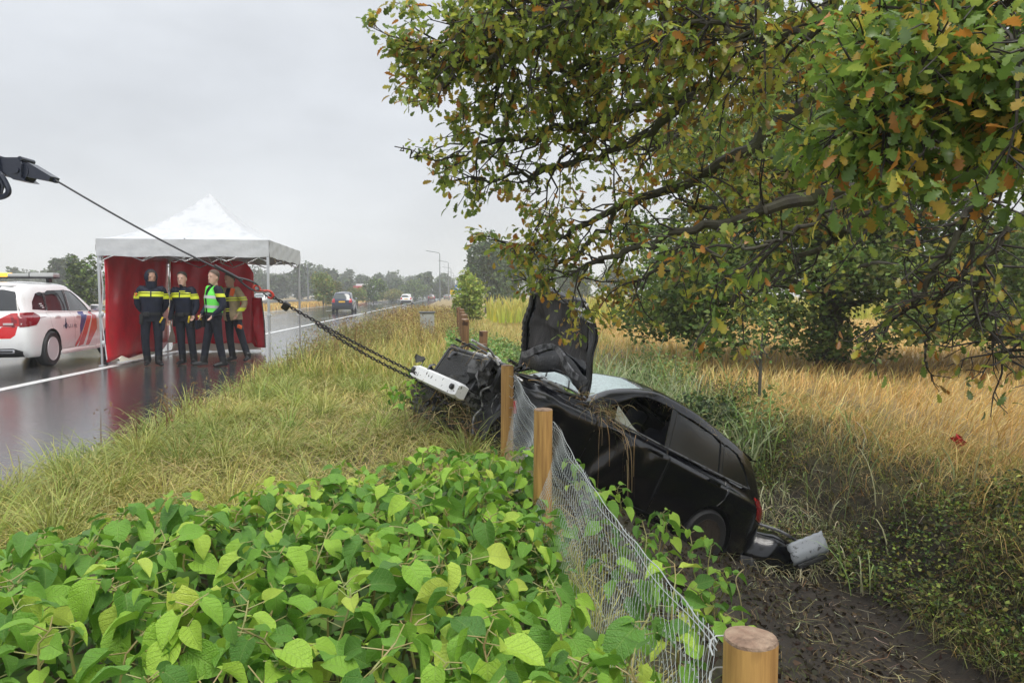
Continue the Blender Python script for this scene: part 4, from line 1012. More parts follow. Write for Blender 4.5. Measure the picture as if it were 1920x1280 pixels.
    for k in range(16):
        b = MB(); b.bevbox((r.uniform(2.35, 3.1), r.uniform(-.58, .62), r.uniform(.74, .93)), (r.uniform(.05, .18), r.uniform(.05, .16), r.uniform(.04, .12)), .008, rot=(r.uniform(-.5, .5), r.uniform(-.5, .5), r.uniform(-1, 1)))
        b.build('bay_component', r.choice([M_bay, M_bay, M_black_plastic, M_bay_grey]), root)
    # wires trailing down into the left wheel housing
    for k in range(14):
        p = Vector((r.uniform(2.75, 3.15), r.uniform(.45, .75), r.uniform(.6, .75))); P = [p]
        for j in range(4): p = p+Vector((r.uniform(-.1, .1), r.uniform(-.02, .08), r.uniform(-.16, -.06))); P.append(p)
        b = MB(); b.tube(catmull(P, 4), r.choice([.005, .008, .012]), 6); b.build('wire', r.choice([M_rubber, M_bay, M_bay_grey]), root)
    b = MB(); b.bevbox((2.95, .50, .42), (.22, .20, .26), .03, rot=(.2, .3, .1)); b.bevbox((2.80, .62, .30), (.3, .1, .12), .02, rot=(0, .5, 0)); b.build('washer_tank', M_bay, root)
    b = MB(); b.tube([(3.05, .55, .45), (2.75, .78, .05)], .016, 7); b.tube([(3.10, .40, .30), (2.80, .85, .22), (2.65, .86, .24)], .014, 7); b.build('suspension_arm', M_bay_grey, root)
    # torn plastic and bent sheet round the nose
    for k in range(22):
        c = Vector((r.uniform(2.9, 3.4), r.uniform(-.75, .75), r.uniform(.25, .80))); w_, l_ = r.uniform(.05, .16), r.uniform(.08, .30); ph = r.uniform(0, 6)
        Mx = Euler((r.uniform(-1.5, 1.5), r.uniform(-1.2, 1.2), r.uniform(-3, 3))).to_matrix(); P = [[tuple(c+Mx @ Vector((l_*(i/5-.5), w_*(j/3-.5)*(1-.3*math.sin(i*1.7+ph)), .04*math.sin(i*1.2+ph)+.02*math.sin(j*2+i)))) for j in range(4)] for i in range(6)]
        b = MB(); b.grid(P); b.build('torn_plastic', r.choice([M_black_plastic, M_bay, M_bay, M_frame_steel, M_rad]), root, recalc=False)
    # plastic scuttle and wipers
    b = MB(); P = [[(2.26-.04*abs(v)+.05*u, v*.70, 1.07-.10*v*v-.02*u+.01*math.sin(v*9)) for v in np.linspace(-1, 1, 20)] for u in np.linspace(-1, 1, 4)]; b.grid(P); b.build('scuttle', M_black_plastic, root, recalc=False)
    b = MB(); b.tube([(2.2, .45, 1.08), (1.98, .05, 1.235), (1.86, -.25, 1.32)], .009, 6); b.tube([(2.2, -.05, 1.13), (1.98, -.42, 1.225)], .009, 6); b.build('wiper', M_rubber, root)
    P = catmull([(2.75, .30, .96), (2.55, .55, .98), (2.35, .66, 1.0), (2.2, .70, 1.03)], 6); b = MB(); b.tube(P, .030, 9, sq=(1, .6)); b.build('wing_seal', M_rubber, root)
    return root
wk = wreck()
WMi = np.array(WM)
def wl(p): return np.array(WM @ Vector(p))

# torn bumper and panel lying below the tail
p = at(1464, 1050, 8.6)
bp_ = empty('torn_bumper', label='torn off black rear bumper lying in the mud below the tail of the wreck', cat='bumper'); bp_.location = p; bp_.rotation_euler = (R(18), R(-36), R(-168)); bp_.scale = (1.1, 1.1, 1.35)
P = []
for i in range(15):
    t = -1+2*i/14; row = []
    for j in range(8):
        a = -1+2*j/7; row.append((t*.46, .16*(1-t*t)-.10*abs(a)**3+.012*math.sin(i*1.9), a*.17+.02*math.sin(t*5)-.03*t*t))
    P.append(row)
b = MB(); b.grid(P); o = b.build('bumper_skin', M_black_paint, bp_, recalc=False); md = o.modifiers.new('t', 'SOLIDIFY'); md.thickness = .012
b = MB(); b.tube(catmull([(-.44, .02, .17), (-.15, .13, .185), (.2, .14, .18), (.44, .0, .15)], 5), .014, 6); b.build('bright_edge', M_frame_steel, bp_)
b = MB(); b.bevbox((.36, .02, -.20), (.30, .06, .12), .02, rot=(.4, .3, .1)); b.bevbox((.1, .08, -.19), (.5, .04, .05), .01, rot=(0, .15, 0)); b.build('valance', M_bay, bp_)
p = at(1516, 1030, 8.4)
pn = empty('wreckage_fragment', label='scraped pale grey panel fragment beside the torn bumper', cat='wreckage'); pn.location = p; pn.rotation_euler = (R(58), R(-12), R(8)); pn.scale = (1.1, .9, 1)
P = [[(-.21+.42*i/9+.006*math.sin(j*2.1), -.13+.26*j/7+.005*math.sin(i*2.9)+(.05*i/9), .012*math.sin(i*.8)-.05*max(0, (2-j))/2+.004*math.sin(i*3+j*2)) for j in range(8)] for i in range(10)]
b = MB(); b.grid(P); o = b.build('panel_sheet', mat('scraped_grey_panel', (.30, .32, .345), .4, dirt=(.08, .08, .08), dscale=13, dlo=.56, dhi=.63), pn, recalc=False); md = o.modifiers.new('t', 'SOLIDIFY'); md.thickness = .014
b = MB(); b.bevbox((.0, -.14, -.06), (.36, .06, .08), .015, rot=(.3, .1, .1)); b.build('broken_bracket', M_bay, pn)

# straw, roots and grass dragged over the wreck
M_debris = leaf_mat('dragged_straw', .6, .15)
def strands(name, starts, L, drop, col, wid, label, parent=None, segs=5, wander=.3):
    n = len(starts); P = np.array(starts, float); pts = [P]; d = rng.normal(0, 1, (n, 3)); d[:, 2] = np.abs(d[:, 2])*.3; d /= np.linalg.norm(d, axis=1)[:, None]
    for k in range(segs):
        g = np.array([0, 0, -1.])*drop[:, None]*(k+.5)/segs*1.6
        d = d+g+rng.normal(0, wander, (n, 3)); d /= np.linalg.norm(d, axis=1)[:, None]
        pts.append(pts[-1]+d*(L/segs)[:, None])
    V = []
    sdir = rng.normal(0, 1, (n, 3)); sdir[:, 1] *= .4; sdir /= np.linalg.norm(sdir, axis=1)[:, None]
    for k, p in enumerate(pts):
        w = (wid*(1-.6*k/segs))[:, None]*sdir*.5; V += [p-w, p+w]
    V = np.stack(V, 1).reshape(-1, 3); m = 2*(segs+1); b = (np.arange(n)*m)[:, None]
    Q = np.concatenate([b+np.array([2*k, 2*k+1, 2*k+3, 2*k+2]) for k in range(segs)])
    return tag(mesh_np(name, V, [Q], M_debris, parent, col=np.repeat(col, m, 0)), label, 'debris', kind='stuff')
C_STRAW = [(.30, .20, .08), (.42, .30, .13), (.20, .13, .06), (.14, .15, .05), (.50, .38, .20)]
n = 150
st = [wl((rng.normal(1.97, .17), rng.uniform(.72, .86), rng.normal(1.02, .045))) for k in range(n)]
strands('wing_straw', st, rng.uniform(.10, .34, n), rng.uniform(.3, 1.5, n), pick(C_STRAW, n), rng.uniform(.003, .009, n), 'brown straw and roots caught over the front door and wing of the wreck')
n = 17
st = [wl((rng.uniform(1.25, 2.0), .88, rng.uniform(.85, 1.0))) for k in range(n)]
strands('hanging_straw', st, rng.uniform(.45, .85, n), np.full(n, 4.5), pick([(.42, .28, .12), (.34, .22, .10), (.5, .36, .18)], n), rng.uniform(.005, .012, n), 'long brown reed stalks hanging down the door of the wreck', wander=.08)
n = 130
st = [wl((xx_, rng.normal(.50, .10), 1.50-.1*rng.random()-.06*max(0, .6-xx_))) for xx_ in rng.uniform(-.2, 1.5, n)]
strands('roof_straw', st, rng.uniform(.08, .3, n), rng.uniform(.1, .6, n), pick(C_STRAW, n), rng.uniform(.003, .008, n), 'wet straw scattered along the roof edge of the wreck')
n = 800
st = [wl((rng.uniform(2.75, 3.42), rng.uniform(-.8, .8), rng.uniform(.10, .48))) for k in range(n)]
strands('nose_grass', st, rng.uniform(.15, .65, n), rng.uniform(.6, 1.8, n), pick(C_STRAW+[(.12, .14, .04), (.2, .22, .07), (.07, .07, .03)], n), rng.uniform(.004, .010, n), 'torn grass and roots hanging under the smashed nose of the wreck')
n = 120
st = [wl((rng.uniform(2.2, 3.2), rng.uniform(-.6, .7), rng.uniform(.9, 1.04))) for k in range(n)]
strands('bay_straw', st, rng.uniform(.06, .25, n), rng.uniform(.2, .8, n), pick(C_STRAW, n), rng.uniform(.003, .009, n), 'bits of straw strewn over the open engine bay of the wreck')
# ================================================================ fence posts, wire net, knotweed
def post_wood(name, c1, c2, grey):
    m, nt, b = nodes_of(name)
    tcn = nt.nodes.new('ShaderNodeTexCoord'); mpn = nt.nodes.new('ShaderNodeMapping'); mpn.inputs['Scale'].default_value = (22, 22, 1.3)
    nt.links.new(tcn.outputs['Object'], mpn.inputs[0])
    n = nt.nodes.new('ShaderNodeTexNoise'); n.inputs['Scale'].default_value = 1.6; n.inputs['Detail'].default_value = 8; n.inputs['Roughness'].default_value = .65; nt.links.new(mpn.outputs[0], n.inputs['Vector'])
    r = nt.nodes.new('ShaderNodeValToRGB'); r.color_ramp.elements[0].position = .32; r.color_ramp.elements[0].color = (*c1, 1); r.color_ramp.elements[1].position = .66; r.color_ramp.elements[1].color = (*c2, 1)
    nt.links.new(n.outputs['Fac'], r.inputs[0])
    k = nt.nodes.new('ShaderNodeTexNoise'); k.inputs['Scale'].default_value = 6.5; k.inputs['Detail'].default_value = 1; nt.links.new(tcn.outputs['Object'], k.inputs['Vector'])
    km = nt.nodes.new('ShaderNodeMapRange'); km.inputs['From Min'].default_value = .66; km.inputs['From Max'].default_value = .74; nt.links.new(k.outputs['Fac'], km.inputs['Value'])
    x = nt.nodes.new('ShaderNodeMixRGB'); x.inputs[2].default_value = (c1[0]*.4, c1[1]*.32, c1[2]*.3, 1); nt.links.new(km.outputs[0], x.inputs[0]); nt.links.new(r.outputs[0], x.inputs[1])
    nt.links.new(x.outputs[0], b.inputs['Base Color']); b.inputs['Roughness'].default_value = .6
    bp = nt.nodes.new('ShaderNodeBump'); bp.inputs['Strength'].default_value = .5; bp.inputs['Distance'].default_value = .004; nt.links.new(n.outputs['Fac'], bp.inputs['Height']); nt.links.new(bp.outputs[0], b.inputs['Normal'])
    return m
M_post = post_wood('yellow_pine_post', (.27, .135, .04), (.58, .335, .105), .2)
M_postold = post_wood('weathered_post', (.13, .065, .03), (.27, .145, .07), .3)
M_endgrain = mat('end_grain', (.24, .15, .10), .75, col2=(.36, .26, .18), scale=30, bump=.6, bscale=60, dirt=(.10, .06, .04), dscale=12, dlo=.5, dhi=.66)
def fence_post(x, y, top, r, m, label, tilt=(0, 0), seed=0, group=None):
    z0 = float(gz(x, y))-.35; rr = random.Random(seed)
    o = empty('fence_post', (x, y, z0), 0, label, 'fence post', group); o.rotation_euler = (tilt[0], tilt[1], rr.uniform(0, 6))
    H = top-z0; n = 24; rings = []
    for k in range(9):
        t = k/8; rings.append([(r*(1+.025*math.sin(3*a+t*3+seed)+.015*math.sin(7*a-t*8))*(1.03-.03*t)*math.cos(a), r*(1+.025*math.sin(3*a+t*3+seed))*(1.03-.03*t)*math.sin(a), H*t-(.006 if k == 8 else 0)) for a in np.linspace(0, 6.28318, n, endpoint=False)])
    b = MB(); b.loft(rings, cap=False); s = b.build('post_shaft', m, o)
    top_r = rings[-1]; b = MB(); cs = [top_r]+[[(px*k, py*k, H+(.0 if k > .9 else .004)) for px, py, pz in top_r] for k in (.96, .6, .25)]
    b.loft(cs, cap=False); b.add(cs[-1], [tuple(range(n))]); b.build('post_top', M_endgrain, o)
    return o
_pc = at(1407, 1193, 1.5)
fence_post(_pc[0], 1.50, float(_pc[2]), .055, M_post, 'thick yellow wooden post nearest the camera with its round sawn top in view', seed=1)
fence_post(.185, 4.36, .705, .055, M_post, 'clean yellow wooden post rising out of the knotweed beside the wire net', seed=2)
fence_post(-.045, 6.36, .775, .054, M_post, 'yellow wooden post in front of the engine bay of the wreck', tilt=(0, .02), seed=3)
fence_post(-.36, 8.75, .80, .06, M_postold, 'brown weathered post just behind the smashed nose of the wreck', seed=4, tilt=(0, .03))
fence_post(-.455, 10.9, .85, .062, M_postold, 'brown weathered post second behind the nose of the wreck', seed=5, tilt=(0, -.03))
for k, (xx, yy, tt) in enumerate(((-.86, 13.6, .95), (-1.02, 15.4, .98), (-1.22, 18, .97), (-1.42, 20.5, 1.0), (-1.62, 23, 1.0))):
    fence_post(xx, yy, tt, .07, M_postold, ['brown leaning post in the tall meadow grass, nearer of the leaning pair', 'brown post leaning right behind the nearer leaning post', 'weathered post far along the old fence, first past the leaning pair', 'weathered post far along the old fence, second past the leaning pair', 'farthest weathered post of the old fence toward the bright bush'][k], seed=6+k, tilt=(0, [.10, -.06, .04, -.02, .03][k]))
# red plastic clip on the post by the net
b = MB(); b.bevbox((.025, 6.30, .42), (.025, .03, .11), .008); tag(b.build('red_tag', mat('red_plastic', (.5, .02, .02), .4)), 'small red plastic tag on the wire beside the post at the engine bay', 'tag')
# sagging galvanised wire net
M_wire = mat('galvanised_wire', (.50, .53, .53), .4, .3)
def net_surface():
    top = [(.03, 6.32, .70), (.12, 5.6, .60), (.20, 4.9, .585), (.27, 4.36, .60), (.325, 3.6, .55), (.385, 2.75, .545), (.435, 2.1, .575), (.445, 1.56, .63)]
    T = catmull(top, 14)
    L = np.concatenate([[0], np.cumsum(np.linalg.norm(np.diff(T, axis=0), axis=1))])
    return T, L
_T, _L = net_surface()
def net_pt(u, w):
    """u: metres along the top wire; w: metres down"""
    p = np.array([np.interp(u, _L, _T[:, k]) for k in range(3)])
    k = w/.95
    ground_x = p[0]-.10*k+.04*math.sin(u*2.2)*k-.20*k*k*math.exp(-((u-2.2)/1.5)**2)
    return (ground_x+.012*math.sin(u*7+w*5), p[1]+.02*math.sin(w*6+u*3), p[2]-w*.93)
net = empty('wire_net', (0, 0, 0), 0, 'sagging galvanised wire net stretched between the yellow posts', 'wire fence')
b = MB(); b.tube([_T[k]+np.array([0, 0, .004*math.sin(k)]) for k in range(len(_T))], .002, 6); b.tube([net_pt(u, .03) for u in np.linspace(0, _L[-1], 60)], .0014, 5); b.build('top_wire', M_wire, net)
b = MB(); W = .95; step = .044; nL = int(_L[-1]/step); nw = 20
dw = W/nw
for fam in (1, -1):
    for i in range(-nw, nL+nw):
        P = []
        for j in range(nw+1):
            u = (i+fam*j*.55)*step+(.008 if j % 2 else -.008)*fam
            if -.01 <= u <= _L[-1]+.01: P.append(net_pt(max(0, min(_L[-1], u)), j*dw))
        if len(P) > 1: b.tube(P, .00085, 3, cap=False)
mo = b.build('mesh_wires', M_wire, net, recalc=False); mo['kind'] = 'stuff'
b = MB()
for k in range(0, nL, 1):
    for j in range(1, nw, 2):
        u = k*step+.02
        if u < _L[-1]: p = net_pt(u, j*dw); b.box(p, (.0035, .0035, .005))
mo = b.build('knots', M_wire, net); mo['kind'] = 'stuff'
b = MB(); r = random.Random(3)
for k in range(10):
    z = .70-.09*k; b.tube([(-.045+.055*math.cos(a)+.012, 6.36-.055*abs(math.sin(a))-.004, z+.02*math.sin(a*2)+r.uniform(-.01, .01)) for a in np.linspace(-1.4, .6, 7)], .0022, 4)
for k in range(4):
    z = .64-.07*k; b.tube([(.475-.06*math.cos(a), 1.50+.06*math.sin(a), z+.01*math.sin(a*2)) for a in np.linspace(-.2, 2.8, 9)], .002, 4)
b.build('tie_wires', M_wire, net)

# ---- Japanese knotweed: arching stems with broad leaves, each plant its own
M_knot = leaf_mat('knotweed_leaf', .34, .30, veins=True, spec=.5, random_ramp=[(0, (.08, .21, .03)), (.2, (.13, .30, .035)), (.45, (.20, .42, .045)), (.7, (.30, .53, .05)), (.9, (.42, .63, .07)), (1.0, (.55, .66, .10))])
M_stem = mat('knotweed_stem', (.20, .28, .07), .5, col2=(.34, .22, .10), scale=9)
def leaf_mesh(seed):
    r = random.Random(seed); nl, nw_ = 9, 6
    cup = r.uniform(.10, .42); droop = r.uniform(.2, .75); wav = r.uniform(.02, .055); ph = r.uniform(0, 6); tw = r.uniform(-.3, .3)
    V = []; UV = []
    for i in range(nl+1):
        t = i/nl
        w = .47*(math.sin(math.pi*min(1, t*.93+.045))**.62)*(1-.42*t**1.6) if 0 < t < 1 else (.16 if i == 0 else .004)
        if i == 0: w = .20
        if t > .82: w *= 1-.55*((t-.82)/.18)
        if i == nl: w = .006
        for j in range(nw_+1):
            v = -1+2*j/nw_
            x = v*w; y = t-.07*abs(v)**2*(1-t)**3*1.6
            z = -droop*t*t*.8+cup*abs(v)**1.3*w*2+wav*math.sin(t*11+ph+v*2)*abs(v)+.022*math.cos(t*7*3.14)*abs(v)*(1-abs(v))*2
            a = tw*t; V.append((x*math.cos(a)-z*math.sin(a)*.3, y, z+x*math.sin(a))); UV.append((.5+v*w, t))
    F = [(i*(nw_+1)+j, i*(nw_+1)+j+1, (i+1)*(nw_+1)+j+1, (i+1)*(nw_+1)+j) for i in range(nl) for j in range(nw_)]
    me = bpy.data.meshes.new('leaf'); me.from_pydata(V, [], F); me.update(); uvl = me.uv_layers.new(name='UVMap')
    uvl.data.foreach_set('uv', np.array([UV[l.vertex_index] for l in me.loops], np.float32).ravel())
    me.materials.append(M_knot); me.shade_smooth(); return me
LEAVES = [leaf_mesh(k) for k in range(9)]
def knotweed(x, y, top, nleaf, lean, r, label, group, size=1.0, minz=None):
    z0 = float(gz(x, y)); o = empty('knotweed_plant', (x, y, z0), 0, label, 'knotweed', group)
    H = top-z0; a0 = r.uniform(0, 6.28)
    P = []
    for k in range(7):
        t = k/6; P.append((lean*math.cos(a0)*t*t+.03*math.sin(t*6+a0), lean*math.sin(a0)*t*t+.03*math.cos(t*5), H*(1-(1-t)**1.5)*.99))
    b = MB(); b.tube(P, [.006-.0035*k/6 for k in range(7)], 5); 
    Pn = np.array(P); tl = []
    for k in range(nleaf):
        t = 1-(k/nleaf)**1.15*.62+r.uniform(-.03, .03); t = max(.15, min(1, t)); q = t*6; i = min(5, int(q)); p = Pn[i]*(1-(q-i))+Pn[i+1]*(q-i)
        az = a0+k*2.4+r.uniform(-.5, .5); pl = r.uniform(.02, .07)
        base = p+np.array([math.cos(az)*pl, math.sin(az)*pl, r.uniform(.0, .03)])
        b.tube([p, base], .0018, 4, cap=False)
        s = size*(.84 if y < 1.9 else 1)*r.uniform(.045, .115)*(.55+.45*min(1, k/3+.25))
        L = bpy.data.objects.new('leaf', r.choice(LEAVES)); link(L, o); L.location = base
        L.rotation_euler = (r.gauss(-.30, .42), r.gauss(0, .38), az-math.pi/2); L.scale = (s*r.uniform(.85, 1.1), s, s)
    b.build('stem', M_stem, o, smooth=60); return o
def in_poly(x, y, poly):
    c = False; n = len(poly)
    for i in range(n):
        x0, y0 = poly[i]; x1, y1 = poly[(i+1) % n]
        if (y0 > y) != (y1 > y) and x < (x1-x0)*(y-y0)/(y1-y0)+x0: c = not c
    return c
r = random.Random(21)
AREA = [(.10, 4.95), (-.20, 4.95), (-.75, 4.6), (-1.4, 3.75), (-2.0, 2.95), (-2.7, 2.35), (-2.8, 1.8), (-1.9, 1.15), (-.6, .98), (.30, 1.02), (.36, 2.2), (.22, 3.6)]
placed = []; tries = 0
while tries < 9000 and len(placed) < 240:
    tries += 1; x = r.uniform(-3.2, .4); y = r.uniform(.95, 5.0)
    if not in_poly(x, y, AREA): continue
    md = .128+.013*y
    if any((x-a)**2+(y-c)**2 < md*md for a, c in placed): continue
    placed.append((x, y))
for x, y in placed:
    edge = 1.0 if in_poly(x, y+.3, AREA) and in_poly(x-.25, y+.1, AREA) else .75
    top = (.50+.10*float(smooth_noise(x*2.2, y*2.2, 15))+.05*r.uniform(-1, 1))*edge - .05*max(0, -x-1.4)
    top -= .05*max(0, min(1, (x+.75)/.6))*max(0, min(1, (y-1.9)/.8))+(.24 if x > -.08 and 2.2 < y < 4.4 else 0)
    if y < 1.3: top = min(top, .56)
    knotweed(x, y, top, r.randint(13, 16), r.uniform(.03, .18), r, 'leafy green knotweed stem in the dense patch in front of the fence', 'knotweed stems of the front patch')
r = random.Random(4)
for (x, y) in [(.62, 2.0), (.75, 2.4), (.68, 2.9), (.85, 3.2), (.70, 3.6), (.95, 3.7), (.62, 4.2), (.9, 4.3), (.60, 4.8), (.55, 1.75), (.80, 2.05), (1.1, 4.1), (1.25, 4.5), (1.0, 4.9), (1.3, 5.0), (.75, 5.3), (.55, 3.2), (.56, 2.5), (1.15, 3.6), (.6, 3.85), (.5, 4.5), (1.45, 5.0), (.52, 5.6)]:
    knotweed(x, y, float(gz(x, y))+r.uniform(.38, .58), r.randint(8, 11), r.uniform(.05, .2), r, 'leafy green knotweed stem on the slope behind the wire net', 'knotweed stems behind the wire net')
r = random.Random(9)
for (x, y, h) in [(-.95, 7.6, .55), (-1.1, 7.3, .5), (-.85, 7.9, .6), (-1.2, 7.7, .45), (-1.0, 8.2, .6)]:
    knotweed(x, y, float(gz(x, y))+h, 10, .12, r, 'bright green leafy stem in the verge grass beside the smashed nose', 'green stems beside the nose of the wreck', size=.9)
# undergrowth below the knotweed canopy
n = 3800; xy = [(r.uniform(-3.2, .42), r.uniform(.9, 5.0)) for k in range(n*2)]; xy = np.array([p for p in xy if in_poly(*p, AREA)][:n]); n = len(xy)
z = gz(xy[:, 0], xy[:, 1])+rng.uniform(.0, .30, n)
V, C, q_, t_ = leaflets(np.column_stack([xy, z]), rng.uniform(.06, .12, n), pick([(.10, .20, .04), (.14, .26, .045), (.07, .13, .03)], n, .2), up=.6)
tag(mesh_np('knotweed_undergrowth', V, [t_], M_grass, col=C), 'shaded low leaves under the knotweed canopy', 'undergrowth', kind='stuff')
# ================================================================ pop-up tent with red screens
M_canvas = mat('white_canvas', (.53, .54, .55), .6, bump=.35, bscale=9, dirt=(.40, .42, .44), dscale=4, dlo=.5, dhi=.8)
M_pole = mat('tent_aluminium', (.52, .53, .54), .35, .6)
M_red = mat('red_tarpaulin', (.62, .014, .034), .28, var=.2, scale=3, bump=.35, bscale=5, coat=.25)
M_cream = mat('cream_hem', (.62, .58, .48), .6, var=.1, scale=6, bump=.4, bscale=12)
TA = R(7); TO = Vector((-8.05, 14.4, 0)); TW, TD = 3.24, 3.85
tent = empty('party_tent', TO, TA, 'white pop-up tent with pointed roof on thin poles at the roadside', 'tent')
ZE, ZV, ZP = 2.47, 2.13, 3.62
b = MB(); n = 33; P = []
for i in range(n):
    row = []
    for j in range(n):
        u, v = -1+2*i/(n-1), -1+2*j/(n-1); m = max(abs(u), abs(v)); t = 1-m; q = min(abs(u), abs(v))/max(m, 1e-6)
        z = ZE+(ZP-ZE)*(.18*t+.82*t**1.75)*1.0 - .05*math.sin(math.pi*min(1, t*1.3))*(1-q**2) + .008*math.sin(u*23+v*9)*t
        if m < .07: z = min(z, ZP-.05*m/.07)
        row.append((TW*(.5+u/2), TD*(.5+v/2), z))
    P.append(row)
b.grid(P); o = b.build('roof_sheet', M_canvas, tent, smooth=25, recalc=False)
b = MB()
for a0, a1 in (((0, 0), (TW, 0)), ((TW, 0), (TW, TD)), ((TW, TD), (0, TD)), ((0, TD), (0, 0))):
    L = 22; rows = []
    nx, ny = (a1[1]-a0[1]), -(a1[0]-a0[0]); l = math.hypot(nx, ny); nx, ny = nx/l, ny/l
    for j in range(6):
        z = ZE-(ZE-ZV)*j/5
        rows.append([(a0[0]+(a1[0]-a0[0])*k/L+nx*(.006+.008*math.sin(k*1.3+j*1.7)), a0[1]+(a1[1]-a0[1])*k/L+ny*(.006+.008*math.sin(k*1.3+j*1.7)), z+(.012*math.sin(k*.9) if j == 5 else 0)) for k in range(L+1)])
    b.grid(rows)
b.build('valance', M_canvas, tent, recalc=False)
for cx, cy in ((.03, .03), (TW-.03, .03), (TW-.03, TD-.03), (.03, TD-.03)):
    b = MB(); b.bevbox((cx, cy, 1.55), (.048, .048, 1.75), .006); b.bevbox((cx, cy, .5), (.036, .036, 1.0), .004); b.bevbox((cx, cy, .98), (.065, .065, .07), .008); b.tube([(cx+.03, cy, .98), (cx+.06, cy, .98)], .012, 8); b.box((cx, cy, .006), (.10, .10, .012)); b.build('leg', M_pole, tent)
b = MB()
def truss(p, q, z0, z1, n):
    for k in range(n):
        a = np.array(p)+(np.array(q)-np.array(p))*k/n; c = np.array(p)+(np.array(q)-np.array(p))*(k+1)/n
        b.tube([(*a, z0 if k % 2 else z1), (*c, z1 if k % 2 else z0)], .013, 5); b.tube([(*a, z1 if k % 2 else z0), (*c, z0 if k % 2 else z1)], .013, 5)
e_ = .05
truss((e_, e_), (TW-e_, e_), 2.05, 2.38, 4); truss((TW-e_, e_), (TW-e_, TD-e_), 2.05, 2.38, 4); truss((e_, TD-e_), (TW-e_, TD-e_), 2.05, 2.38, 4); truss((e_, e_), (e_, TD-e_), 2.05, 2.38, 4)
truss((TW/2, e_), (TW/2, TD-e_), 2.1, 2.5, 4); truss((e_, TD/2), (TW-e_, TD/2), 2.1, 2.5, 4)
b.tube([(TW/2, TD/2, 2.4), (TW/2, TD/2, ZP-.03)], .02, 8)
b.build('folding_frame', M_pole, tent)
# red screens: one on the left side, one across the back, a loose flap at its end
scr = empty('red_screen', TO, TA, 'dark red tarpaulin screen hung along the left side and back of the tent', 'screen')
def screen_panel(name, p0, p1, z0, z1, bulge, m, nx=26, nz=18, roundtop=0, roundbot=0, wav=.02):
    p0, p1 = np.array(p0), np.array(p1); d = p1-p0; nrm = np.array([d[1], -d[0]])/np.linalg.norm(d); P = []
    for j in range(nz+1):
        row = []; t = j/nz
        for k in range(nx+1):
            s_ = k/nx; z = z0+(z1-z0)*t
            if roundtop and s_ > 1-roundtop: z = z0+(z1-z0-.30*((s_-1+roundtop)/roundtop)**3)*t
            if roundbot and s_ > 1-roundbot: z += .24*((s_-1+roundbot)/roundbot)**2*(1-t)
            off = bulge*math.sin(math.pi*s_)*(.4+.6*math.sin(math.pi*t))+wav*math.sin(s_*11+t*2.5)*(1-.4*t)+.012*math.sin(s_*27-t*6)
            pp = p0+d*s_+nrm*off; row.append((pp[0], pp[1], z))
        P.append(row)
    b = MB(); b.grid(P); o = b.build(name, m, scr, recalc=False); md = o.modifiers.new('t', 'SOLIDIFY'); md.thickness = .012; return P
screen_panel('side_sheet', (.10, .08), (.10, TD-.10), .06, 2.26, .10, M_red, roundbot=.2)
screen_panel('back_sheet', (.16, TD-.08), (2.12, TD-.08), .10, 2.22, -.06, M_red, roundtop=.22)
P = screen_panel('loose_flap', (2.10, TD-.12), (2.42, TD-.55), .10, 1.32, .12, M_red, nx=14, wav=.05)
b = MB(); b.tube([(x+.01, y-.01, z) for x, y, z in [row[-1] for row in P]], .014, 5); b.build('flap_edge', M_frame_steel, scr)
# white seam between the two sheets, lacing at the front edge, cream hem rolled at the ground
b = MB(); P = []
for j in range(14):
    z = .22+1.98*j/13; w = .012+.006*math.sin(j*2.1)+(.075*max(0, (.62-z)/.4) if z < .62 else 0); xx = .15+.02*math.sin(j*1.1); P.append([(xx-w+.02, TD-.20, z), (xx+w+.02, TD-.17, z)])
b.grid(P); b.build('seam_gap', M_cream, scr, recalc=False)
b = MB(); P = catmull([(.10, .03, 2.25), (.06, .02, 2.0), (.09, .03, 1.5), (.05, .02, 1.0), (.08, .02, .6), (.13, .0, .12)], 6); b.tube(P, .011, 5)
for z in (2.0, 1.02, .45): b.ball((.075, .0, z), (.035, .03, .045), 8, 6)
b.build('white_lacing', M_canvas, scr)
b = MB(); P = []
for j in range(10):
    a = j/9; row = []
    for k in range(24):
        s_ = k/23; row.append((.16+.36*s_*(.6+.4*a)+.05*math.sin(s_*9+a*4), .05+3.2*s_**1.4+.03*math.sin(s_*15), .05+.10*math.sin(a*3.0)*(.7+.5*math.sin(s_*13))*(1-.5*s_)+.02))
        row[-1] = (row[-1][0]+.30*a*(.5+.5*math.sin(s_*5+1))*(1-s_*.6), row[-1][1]-.12*a, row[-1][2])
    P.append(row)
b.grid(P); b.build('ground_hem', M_cream, scr, recalc=False)
b = MB(); P = [[(.2+2.1*k/20, TD-.12-.16*a-.05*math.sin(k*.8), .03+.16*math.sin(math.pi*(1-a)*.5)+.02*math.sin(k*1.1)) for k in range(21)] for a in np.linspace(0, 1, 5)]; b.grid(P); b.build('back_hem', M_cream, scr, recalc=False)

